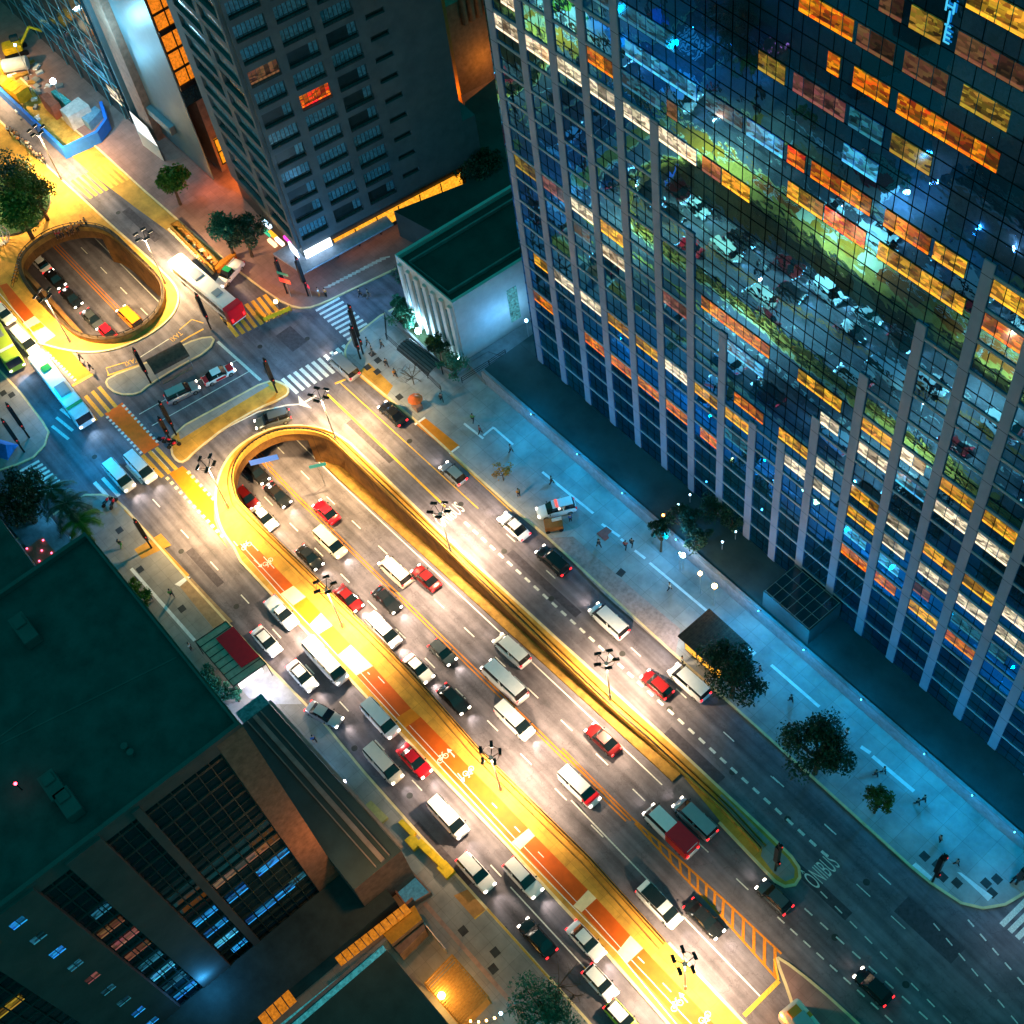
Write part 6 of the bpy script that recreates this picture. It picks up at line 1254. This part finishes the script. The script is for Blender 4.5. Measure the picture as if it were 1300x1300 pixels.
def make_bicycle():
    t = thing('bicycle', 'x', 'bicycle')
    for x in (-.52, .52):
        pts = [(x + .33 * cos(a * pi / 6), 0, .34 + .33 * sin(a * pi / 6)) for a in range(13)]; MB().path(pts, .03, 4).obj('wheel', M_tyre, t)
    MB().path([(-.52, 0, .34), (-.15, 0, .8), (.38, 0, .85), (.52, 0, .34)], .035, 4).path([(-.15, 0, .8), (0, 0, .34), (.38, 0, .8)], .035, 4).path([(-.52, 0, .34), (0, 0, .34)], .03, 4).obj('frame', PT['orange'], t)
    MB().box(-.28, -.07, .9, -.02, .07, .96).tube((-.15, 0, .8), (-.15, 0, .92), .02).obj('saddle', M_black, t); MB().tube((.4, -.28, 1.0), (.4, .28, 1.0), .025).tube((.38, 0, .85), (.4, 0, 1), .02).obj('handlebar', M_steel, t); return t
bc0 = make_bicycle(); k = 0
for i in range(9):
    o = bc0 if i == 0 else copy_tree(bc0); p = lerp(G(*o_((165, 310))[0]), G(*o_((115, 490))[0]), i / 8.); o.location = (p[0], p[1] - .2, .16); o.rotation_euler = (0, 0, 1.9 + .03 * i); o['label'] = 'orange framed share bicycle in the docked row left of the oval parapet'; o['group'] = 'share bicycles docked in a row'
# ================================================================ PEOPLE
def skin_mesh(name, vs, es, rad, lv=1, root=0):
    me = bpy.data.meshes.new(name); me.from_pydata(vs, es, []); o = bpy.data.objects.new(name, me); COL.objects.link(o)
    m = o.modifiers.new('s', 'SKIN'); m.use_smooth_shade = True
    for i, r in enumerate(rad): me.skin_vertices[0].data[i].radius = (r, r) if not isinstance(r, tuple) else r
    for i in range(len(vs)): me.skin_vertices[0].data[i].use_root = (i == root)
    s_ = o.modifiers.new('u', 'SUBSURF'); s_.levels = lv; s_.render_levels = lv
    dg = bpy.context.evaluated_depsgraph_get(); r = bpy.data.meshes.new_from_object(o.evaluated_get(dg)); bpy.data.objects.remove(o); r.name = name; return r
def person_meshes(pose):
    st = .32 if pose == 'walk' else .04; ar = .25 if pose == 'walk' else .03
    P_ = [(0, 0, .95), (0, 0, 1.18), (0, 0, 1.4), (.01, 0, 1.52), (.02, 0, 1.62), (.02, 0, 1.74),
          (0, .1, .9), (st * .6, .11, .5), (st * .75, .11, .08), (st * .75 + .17, .12, .04), (0, -.1, .9), (-st * .3, -.11, .5), (-st, -.11, .1), (-st + .16, -.12, .04),
          (0, .2, 1.4), (-ar * .5, .25, 1.12), (-ar * .4 + .1, .24, .88), (-ar * .3 + .15, .24, .78), (0, -.2, 1.4), (ar * .5, -.25, 1.12), (ar * .8 + .1, -.24, .9), (ar * .9 + .15, -.24, .8)]
    E_s = [(0, 1), (1, 2), (2, 3), (3, 4), (4, 5), (0, 6), (6, 7), (7, 8), (8, 9), (0, 10), (10, 11), (11, 12), (12, 13), (2, 14), (14, 15), (15, 16), (16, 17), (2, 18), (18, 19), (19, 20), (20, 21)]
    R_r = [.13, .12, .14, .055, .085, .075, .085, .06, .042, .035, .085, .06, .042, .035, .06, .042, .03, .035, .06, .042, .03, .035]
    body = skin_mesh('body', P_, E_s, R_r, 1)
    sh = [0, 1, 2, 14, 15, 18, 19]; mp_s = {v: i for i, v in enumerate(sh)}
    shirt = skin_mesh('shirt', [P_[i] for i in sh], [(mp_s[a], mp_s[b]) for a, b in E_s if a in mp_s and b in mp_s], [R_r[i] + .03 for i in sh], 1)
    tr = [0, 6, 7, 8, 10, 11, 12]; mp_t = {v: i for i, v in enumerate(tr)}
    trou = skin_mesh('trousers', [P_[i] for i in tr], [(mp_t[a], mp_t[b]) for a, b in E_s if a in mp_t and b in mp_t], [R_r[i] + .022 for i in tr], 1)
    hair = MB().sphere((.0, 0, 1.72), .108, sc=(1.05, .95, .95))
    return body, shirt, trou, hair
PM = {p: person_meshes(p) for p in ('walk', 'stand')}
CL = dict(dark=mat('dark cloth', (.03, .03, .035), .9, coords='O'), white=mat('white cloth', (.7, .7, .68), .9, coords='O'), red=mat('red cloth', (.5, .04, .04), .9, coords='O'), blue=mat('blue cloth', (.05, .12, .35), .9, coords='O'), orange=mat('orange cloth', (.6, .22, .03), .9, coords='O'), green=mat('green cloth', (.1, .35, .08), .9, coords='O'), grey=mat('grey cloth', (.2, .2, .2), .9, coords='O'))
HM = {}
def person(px, label, top='dark', bot='dark', pose='walk', rz=0, z=.15, group='pedestrians'):
    x, y = G(*px, z + .8); t = thing('person', label, 'person', (x, y, z), rz, group); body, shirt, trou, hair = PM[pose]
    b = bpy.data.objects.new('body', body); COL.objects.link(b); b.parent = t
    if not body.materials: body.materials.append(M_skin); shirt.materials.append(None); trou.materials.append(None); shirt.materials[0] = CL['dark']; trou.materials[0] = CL['dark']
    for nm, me, c_ in (('shirt', shirt, top), ('trousers', trou, bot)):
        o = bpy.data.objects.new(nm, me); COL.objects.link(o); o.parent = t; setmat(o, CL[c_])
    if 'h' not in HM: HM['h'] = hair.obj('hair', M_black, t, smooth=True)
    else: o = HM['h'].copy(); COL.objects.link(o); o.parent = t
    return t
for px, lab, a, b, ps, rz in (((456, 372), 'left one of two people walking in the cross street by the balcony block', 'dark', 'dark', 'walk', 1.2), ((467, 373), 'right one of two people walking in the cross street by the balcony block', 'dark', 'grey', 'walk', 1.2),
    ((217, 753), 'person in pale shirt walking on the left sidewalk above the dark roof', 'green', 'dark', 'walk', 0), ((152, 690), 'person on the left sidewalk between the dark posts', 'dark', 'green', 'walk', 2), ((241, 821), 'person in white standing by the glass shelter corner', 'white', 'dark', 'stand', 1), ((191, 759), 'person in pale clothes beside the green hedge', 'white', 'grey', 'stand', 0),
    ((398, 938), 'person walking below the diagonal silver sedan', 'blue', 'dark', 'walk', 0), ((658, 626), 'person alone with a long shadow on the plaza', 'orange', 'dark', 'stand', 0), ((724, 658), 'officer beside the rear of the police car', 'blue', 'dark', 'stand', 3), ((794, 692), 'left one of a pair on the white paving line', 'red', 'dark', 'walk', 2), ((802, 689), 'right one of a pair on the white paving line', 'dark', 'dark', 'walk', 2),
    ((600, 531), 'person in green walking at the edge of the blue plaza', 'green', 'dark', 'walk', 2), ((609, 546), 'person with reddish top at the white paving corner', 'red', 'dark', 'walk', 1), ((501, 474), 'orange shirted person by the round lids', 'orange', 'dark', 'walk', 0), ((490, 461), 'person in dark clothes near the round lids', 'dark', 'dark', 'walk', 0), ((533, 511), 'person in white behind the orange stand', 'white', 'dark', 'stand', 0),
    ((466, 434), 'dark figure nearest the zebra corner posts', 'dark', 'dark', 'walk', 1), ((472, 445), 'second dark figure near the zebra corner posts', 'dark', 'grey', 'walk', 1), ((484, 437), 'dark figure by the bent railing', 'dark', 'dark', 'walk', 1), ((1194, 1065), 'person on the blue plaza above the dark post', 'grey', 'dark', 'stand', 1), ((1165, 1018), 'left figure of the pair far down the plaza', 'dark', 'dark', 'walk', 0), ((1173, 1014), 'right figure of the pair far down the plaza', 'dark', 'dark', 'walk', 0),
    ((1112, 982), 'dark figure near the small round tree, on the left', 'dark', 'dark', 'walk', 0), ((1122, 978), 'dark figure near the small round tree, on the right', 'grey', 'dark', 'walk', 0), ((1004, 887), 'dark walker between the two plaza trees', 'dark', 'dark', 'walk', 0), ((101, 453), 'left dark figure crossing the orange cycle crossing', 'dark', 'dark', 'walk', 1), ((114, 466), 'right dark figure crossing the orange cycle crossing', 'dark', 'dark', 'walk', 1),
    ((866, 838), 'customer at the newsstand counter', 'white', 'dark', 'stand', 1), ((404, 371), 'person in white at the pavement corner by the canopy', 'white', 'orange', 'stand', 1), ((413, 372), 'orange clad person at the pavement corner by the canopy', 'orange', 'dark', 'stand', 2), ((340, 468), 'orange vested person at the pointed island post', 'orange', 'dark', 'stand', 1), ((286, 409), 'orange vested worker at the yellow island corner', 'orange', 'dark', 'stand', 2)):
    person(px, lab, a, b, ps, rz, .15 if px not in ((456, 372), (467, 373)) else .01)
for px, lab, c_t, rz in PQ: person(px, lab, c_t, 'dark', 'walk', rz)
rr = random.Random(21)
for i in range(14):
    p = lerp((12, 165), (56, 203), i / 13.); person((p[0] + rr.uniform(-2, 2), p[1] + rr.uniform(-2, 2)), ['pedestrian in the loose file along the left edge of the upper road'][0], rr.choice(['dark', 'orange', 'white', 'grey']), 'dark', 'walk', 2.4, .15, 'file of pedestrians beside the upper road')
for i in range(10):
    p = lerp((70, 300), (110, 283), i / 9.); person((p[0] + rr.uniform(-2, 2), p[1] + rr.uniform(-2, 1)), 'orange clad pedestrian in the group behind the oval parapet', rr.choice(['orange', 'orange', 'red']), 'dark', 'stand', rr.uniform(0, 6), .15, 'group of people behind the oval parapet')
# street sellers
fs_ = thing('fruit_stand', 'bright orange parasol stand on the sidewalk near the mansion fence', 'stand', (*G(528, 510, 1.5), .15)); MB().tube((0, 0, 0), (0, 0, 2.2), .04).obj('pole', M_steel, fs_); MB().tube((0, 0, 1.9), (0, 0, 2.35), 1.0, .05, 10).obj('parasol', mat('orange parasol', (.85, .16, .03), .6, coords='O'), fs_); MB().box(-.6, -.5, 0, .6, .5, .8).obj('counter', M_brown, fs_, bevel=.03)
for px, lab in (((639, 610), 'orange leafed sapling on the left edge of the plaza'),): pass
oc = thing('cart', 'orange covered cart on the plaza beside the police car', 'cart', (*G(703, 667, .6), .15), 1.0); MB().box(-1.1, -.75, .25, 1.1, .75, 1.1).obj('cover', mat('orange brown cover', (.45, .14, .03), .8, coords='O'), oc, bevel=.1); 
for sx in (-.8, .8): MB().tube((sx, -.8, .28), (sx, .8, .28), .28).obj('wheel', M_tyre, oc)
bt = thing('blue_tent', 'small blue tarpaulin tent on the left street corner', 'tent', (*G(2, 568, .6), .15), .5); MB().add([(-1.6, -1.3, 0), (1.6, -1.3, 0), (1.6, 1.3, 0), (-1.6, 1.3, 0), (-1.2, 0, 1.5), (1.2, 0, 1.5)], [(0, 1, 5, 4), (3, 4, 5, 2), (0, 4, 3), (1, 2, 5)]).obj('canvas', mat('blue canvas', (.02, .2, .6), .6, coords='O'), bt)
wh = thing('roundabout_sculpture', 'white lattice round sculpture at the left edge by the dark trees', 'sculpture', (*G(2, 305, .8), .15)); mb = MB()
for k in range(5): mb.path([(1.5 * cos(a * pi / 8) * cos(k * .63), 1.5 * cos(a * pi / 8) * sin(k * .63), 1.6 + 1.5 * sin(a * pi / 8)) for a in range(17)], .07, 5)
mb.obj('lattice', M_beige, wh)
# ================================================================ TREES AND PLANTS
def leafmat(name, c1, c2): 
    m = mat(name, c1, .6, 0, .45, .9, coords='P', col2=c2, spec=.25); return m
LM = dict(dark=leafmat('dark teal leaves', (.01, .045, .03), (.03, .085, .045)), green=leafmat('green leaves', (.03, .11, .02), (.1, .2, .02)), olive=leafmat('olive leaves', (.05, .08, .015), (.14, .16, .03)), teal=leafmat('teal leaves', (.02, .14, .1), (.05, .22, .12)), dry=leafmat('orange leaves', (.4, .18, .02), (.6, .3, .04)))
def tree(px, r, h, label, lm='dark', n=2600, seed=1, leaf=.3, name='tree', squash=.75, lobes=11):
    R0 = random.Random(seed); x, y = G(*px, h - r * .4); t = thing(name, label, 'tree', (x, y, .1)); tk = MB(); lf = MB()
    fork = h * .42; tk.tube((0, 0, 0), (.1, .05, fork), r * .07 + .06, r * .05 + .04, 8); cl = []
    for i in range(lobes):
        a = 2 * pi * i / lobes * 1.62 + R0.uniform(-.3, .3); rr_ = r * (.25 + .65 * R0.random()); z = h - r * .5 + R0.uniform(-.45, .4) * r * squash
        c_ = Vector((rr_ * cos(a), rr_ * sin(a), z)); mid = Vector((.1, .05, fork)).lerp(c_, .5) + Vector((0, 0, -.2))
        tk.tube((.1, .05, fork), mid, r * .035 + .03, r * .022 + .02, 6); tk.tube(mid, c_, r * .022 + .02, .02, 5); cl.append((c_, r * R0.uniform(.26, .46)))
        for _ in range(2):
            e = c_ + Vector((R0.uniform(-1, 1), R0.uniform(-1, 1), R0.uniform(-.3, .8))) * r * .3; tk.tube(c_, e, .025, .01, 4)
    cl.append((Vector((0, 0, h - r * .25)), r * .45)); tk.obj('trunk', M_bark, t); vs = []; fs = []
    for i in range(n):
        c_, cr = cl[R0.randrange(len(cl))]; v = Vector((R0.gauss(0, 1), R0.gauss(0, 1), R0.gauss(0, .8))).normalized() * cr * (R0.random() ** .45) * R0.choice((1, 1, 1, 1.25)); p = c_ + v
        u = Vector((R0.gauss(0, 1), R0.gauss(0, 1), R0.gauss(0, .6))).normalized(); w = u.orthogonal().normalized(); w.rotate(Matrix.Rotation(R0.uniform(0, 6.28), 3, u)); q = u.cross(w); s1 = leaf * R0.uniform(.5, 1.1); s2 = s1 * .5; k = len(vs)
        vs += [p - w * s1, p + q * s2, p + w * s1, p - q * s2]; fs.append((k, k + 1, k + 2, k + 3))
    lf.add(vs, fs); lf.obj('crown', LM[lm], t); return t
tree((931, 848), 3.5, 8.5, 'large leafy tree spreading over the newsstand roof', 'dark', 5200, 2, .24, lobes=15)
tree((1041, 945), 3.5, 9, 'round dark tree standing in the plaza beyond the newsstand', 'dark', 6800, 5, .24, lobes=18)
tree((1115, 1014), 1.4, 4.5, 'small olive tree on the plaza right of the large round tree', 'olive', 1700, 6, .2)
tree((20, 264), 4.3, 8, 'dense green tree on the left round green', 'green', 4200, 7, .32); tree((37, 235), 3.6, 8.5, 'yellow green lit tree above the round green', 'olive', 2600, 8, .28); tree((8, 222), 4.4, 8, 'dark tree at the left edge above the round green', 'dark', 2600, 9, .3)
tree((215, 226), 2.9, 6.5, 'leafy tree with pointed leaves in front of the panel clad building', 'green', 2200, 10, .34)
tree((283, 290), 3.0, 7, 'teal lit tree left of the balcony block', 'teal', 2600, 11, .28); tree((306, 288), 3.0, 7.2, 'darker tree touching the balcony block corner', 'dark', 2600, 12, .28)
tree((600, 214), 2.6, 6, 'dark shrub tree at the far end of the orange shop window', 'dark', 1500, 13, .3); tree((622, 205), 2.4, 6, 'dark tree by the small lit doorway behind the tower', 'dark', 1300, 14, .3)
tree((690, 1282), 3.4, 6, 'teal lit bushy tree at the bottom edge of the sidewalk', 'teal', 3600, 15, .22); tree((20, 628), 4.4, 8, 'dark broad tree at the left street corner', 'dark', 4200, 16, .3)
for i, (px, r, lab) in enumerate((((868, 655), 2.4, 'dark clipped planting left of the white bulbs'), ((905, 640), 2.6, 'dark garden tree below the tower columns'), ((885, 680), 2.3, 'dark planting above the orange lamps'), ((930, 655), 2.4, 'dark planting tree right of the bulbs'), ((838, 672), 1.6, 'small dark bush beside the orange garden lamp'))):
    tree(px, r * .8, 5.5, lab, 'dark', 1300, 30 + i, .22, 'garden_tree')
for i, (px, r, lab, lm) in enumerate((((514, 355), 2.0, 'dark shrub at the left corner of the mansion', 'dark'), ((512, 400), 2.0, 'teal lit shrub by the glaring floodlight', 'teal'), ((556, 440), 1.8, 'dark shrub in the middle of the mansion garden', 'dark'), ((548, 434), 1.1, 'yellow green lit bush in the mansion garden', 'olive'), ((575, 462), 2.0, 'teal shrub at the right end of the mansion garden', 'teal'), ((505, 385), 1.4, 'green shrub near the zebra crossing garden edge', 'teal'))):
    tree(px, r, 3.6, lab, lm, 900, 50 + i, .22, 'shrub', lobes=7)
for i, (px, r, lab) in enumerate((((168, 745), 1.3, 'green bush at the top end of the sidewalk hedge'), ((181, 758), 1.1, 'green bush second in the sidewalk hedge'), ((262, 855), 1.3, 'cyan lit bush by the shelter, upper end'), ((272, 868), 1.4, 'cyan lit bush by the shelter, middle'), ((281, 880), 1.2, 'cyan lit bush by the shelter, lower end'), ((298, 882), .8, 'tiny dark bush beside the white driveway'))):
    tree(px, r, 2.2, lab, 'teal' if i > 1 else 'green', 700, 70 + i, .2, 'bush', lobes=6)
def bare(px, h, label, seed, lm=None, spread=1.8, n=9):
    R0 = random.Random(seed); x, y = G(*px, h * .5); t = thing('bare_tree', label, 'tree', (x, y, .12)); mb = MB(); mb.tube((0, 0, 0), (0, 0, h * .4), .08, .06, 6); lf = MB(); vs = []; fs = []
    for i in range(n):
        a = R0.uniform(0, 2 * pi); e = Vector((cos(a) * spread * R0.uniform(.5, 1), sin(a) * spread * R0.uniform(.5, 1), h * R0.uniform(.6, 1))); b0 = Vector((0, 0, h * .4)); m_ = b0.lerp(e, .5) + Vector((R0.uniform(-.2, .2), R0.uniform(-.2, .2), .1))
        mb.tube(b0, m_, .045, .03, 5); mb.tube(m_, e, .03, .012, 4)
        for _ in range(5):
            f = m_.lerp(e, R0.random()); g_p = f + Vector((R0.uniform(-1, 1), R0.uniform(-1, 1), R0.uniform(0, .6))) * spread * .35; mb.tube(f, g_p, .018, .008, 4)
            if lm:
                for _ in range(8):
                    p = g_p + Vector((R0.gauss(0, .15), R0.gauss(0, .15), R0.gauss(0, .15))); u = Vector((R0.gauss(0, 1), R0.gauss(0, 1), R0.gauss(0, 1))).normalized(); w = u.orthogonal().normalized(); q = u.cross(w); k = len(vs); vs += [p - w * .14, p + q * .08, p + w * .14, p - q * .08]; fs.append((k, k + 1, k + 2, k + 3))
    mb.obj('trunk', M_bark, t)
    if lm: lf.add(vs, fs); lf.obj('crown', LM[lm], t)
    return t
bare((708, 1252), 5, 'leafless branching tree beside the kerb at the bottom', 3, None, 3.0, 14); bare((638, 603), 2.6, 'thin bare sapling with orange leaves on the plaza edge', 4, 'dry', 1.1, 7); bare((523, 478), 3.6, 'bare branched small tree over the sidewalk by the railing', 5, None, 2.4, 12); bare((728, 1262), 3, 'small bare shrub right of the leafless tree', 6, None, 1.6, 10)
def palm(px, h, r, label, seed, lm='dark'):
    R0 = random.Random(seed); x, y = G(*px, h); t = thing('palm_tree', label, 'palm tree', (x, y, .12)); MB().tube((0, 0, 0), (.1, 0, h * .5), .22, .18, 8).tube((.1, 0, h * .5), (0, 0, h), .18, .15, 8).obj('trunk', M_bark, t); mb = MB()
    for k in range(17):
        a = 2 * pi * k / 17 * 2.4; el = R0.uniform(-.1, 1.0); pts = []
        for j in range(8):
            s_ = j / 7.; pts.append(Vector((cos(a) * r * s_ * (1 - .15 * el * s_), sin(a) * r * s_ * (1 - .15 * el * s_), h + r * (.55 * el * s_ - .75 * s_ * s_))))
        mb.path([tuple(p) for p in pts], .03, 4)
        for j in range(24):
            s_ = (j + 2) / 26. * 7; i_ = min(int(s_), 6); p = pts[i_].lerp(pts[i_ + 1], s_ - i_); d_ = (pts[i_ + 1] - pts[i_]).normalized(); sd = d_.cross(Vector((0, 0, 1))).normalized(); ll = r * .26 * (1 - .55 * abs(s_ / 7 - .35))
            for sg_n in (-1, 1): e = p + sd * sg_n * ll + d_ * ll * .6 - Vector((0, 0, ll * .35)); w = d_ * .055; mb.add([p - w, p + w, e], [(0, 1, 2)])
    mb.obj('crown', LM[lm], t); return t
palm((84, 640), 6, 3.4, 'palm with dark feather fronds left of the paved corner', 1); palm((100, 660), 5, 3.0, 'palm with greenish fronds beside the court wall', 2, 'green'); palm((65, 622), 5.5, 3.2, 'dark palm nearest the cyan zebra stripes', 3)
# small things: bollards, bins
bo = []
for px, lab in (((120, 612), 'short bollard at the left zebra end'),): pass
# ================================================================ LIGHT
def unseen_fill(px, z, p, col=(.02, .42, 1.0), r=.2): x, y = G(*px, z); light('POINT', (x, y, z), p, col, r)
M_wl = emis('added cyan globe', (.1, .7, 1), 5, 0)
for i, (px, p) in enumerate((((660, 530), 700), ((720, 580), 700), ((780, 628), 750), ((845, 690), 750), ((940, 790), 900), ((1000, 838), 800), ((1070, 905), 520), ((1140, 985), 520), ((1205, 1035), 600), ((1262, 1080), 420))):
    x = G(*px, 4.2)[0]; y = 57.15 + .0124 * (x + 98.5); t = thing('added_wall_lamp', 'added cyan globe lamp on the terrace wall, %s from the left' % ['first', 'second', 'third', 'fourth', 'fifth', 'sixth', 'seventh', 'eighth', 'ninth', 'tenth'][i], 'lamp', (x, y, 0), 0, 'added cyan lamps along the terrace wall')
    MB().tube((0, .3, 2.75), (0, -.2, 3.3), .04).obj('bracket', M_black, t); MB().sphere((0, -.25, 3.3), .09).obj('globe', M_wl, t); light('POINT', (x, y - 1.6, 5.0), p * 1.5, (.0, .41, .95), .1)  # lamps added to tint the plaza cyan; lights hang clear of the globes
for px, z, p, c_ in (((100, 560), 6, 2400, (.0, .42, 1)), ((48, 490), 6, 1500, (.0, .42, 1)), ((345, 440), 7, 2600, (.1, .55, 1)), ((420, 355), 5, 1400, (.2, .5, 1)), ((480, 355), 5, 400, (.15, .5, 1)), ((640, 415), 6, 400, (.1, .45, 1)), ((250, 890), 4, 350, (.1, .55, 1)), ((300, 905), 3, 350, (.5, .6, 1)), ((395, 955), 4, 300, (.1, .5, 1)), ((700, 1295), 3, 160, (.05, .7, .8)), ((40, 595), 3, 150, (.05, .6, .9)), ((1295, 1170), 5, 350, (.7, .8, 1)), ((990, 1290), 3, 400, (1, .35, .03)), ((400, 1030), 14, 0, (1, .4, .1))):  # unseen fills without fixtures, added to colour streets and sidewalks
    if p: unseen_fill(px, z, p, c_)
light('POINT', (-51.5, 7.5, 15), 2400, (1, .35, .08), .5)                  # orange fill with no fixture, warms the stone pier
light('POINT', (-56.0, -11.5, 5.5), 420, (.05, .45, 1), .3)            # blue lit fin between the glazed bays
light('POINT', (-56.0, -22, 2), 300, (.05, .45, 1), .3)
w = bpy.data.worlds.new('World'); S.world = w; w.use_nodes = True; N, L = w.node_tree.nodes, w.node_tree.links; bg = N['Background']
sky = N.new('ShaderNodeTexSky'); sky.sky_type = 'NISHITA'; sky.sun_disc = False; sky.sun_elevation = radians(-3); sky.sun_rotation = radians(200)
mx = N.new('ShaderNodeMix'); mx.data_type = 'RGBA'; mx.inputs[0].default_value = .93; mx.inputs[7].default_value = (.002, .32, .32, 1); L.new(sky.outputs[0], mx.inputs[6]); L.new(mx.outputs[2], bg.inputs[0]); bg.inputs[1].default_value = 1.0
S.view_settings.view_transform = 'Standard'; S.view_settings.look = 'None'; S.view_settings.exposure = 0; S.view_settings.gamma = 1
S.render.engine = 'CYCLES'
for o in list(COL.objects):
    if '_k' in o: del o['_k']
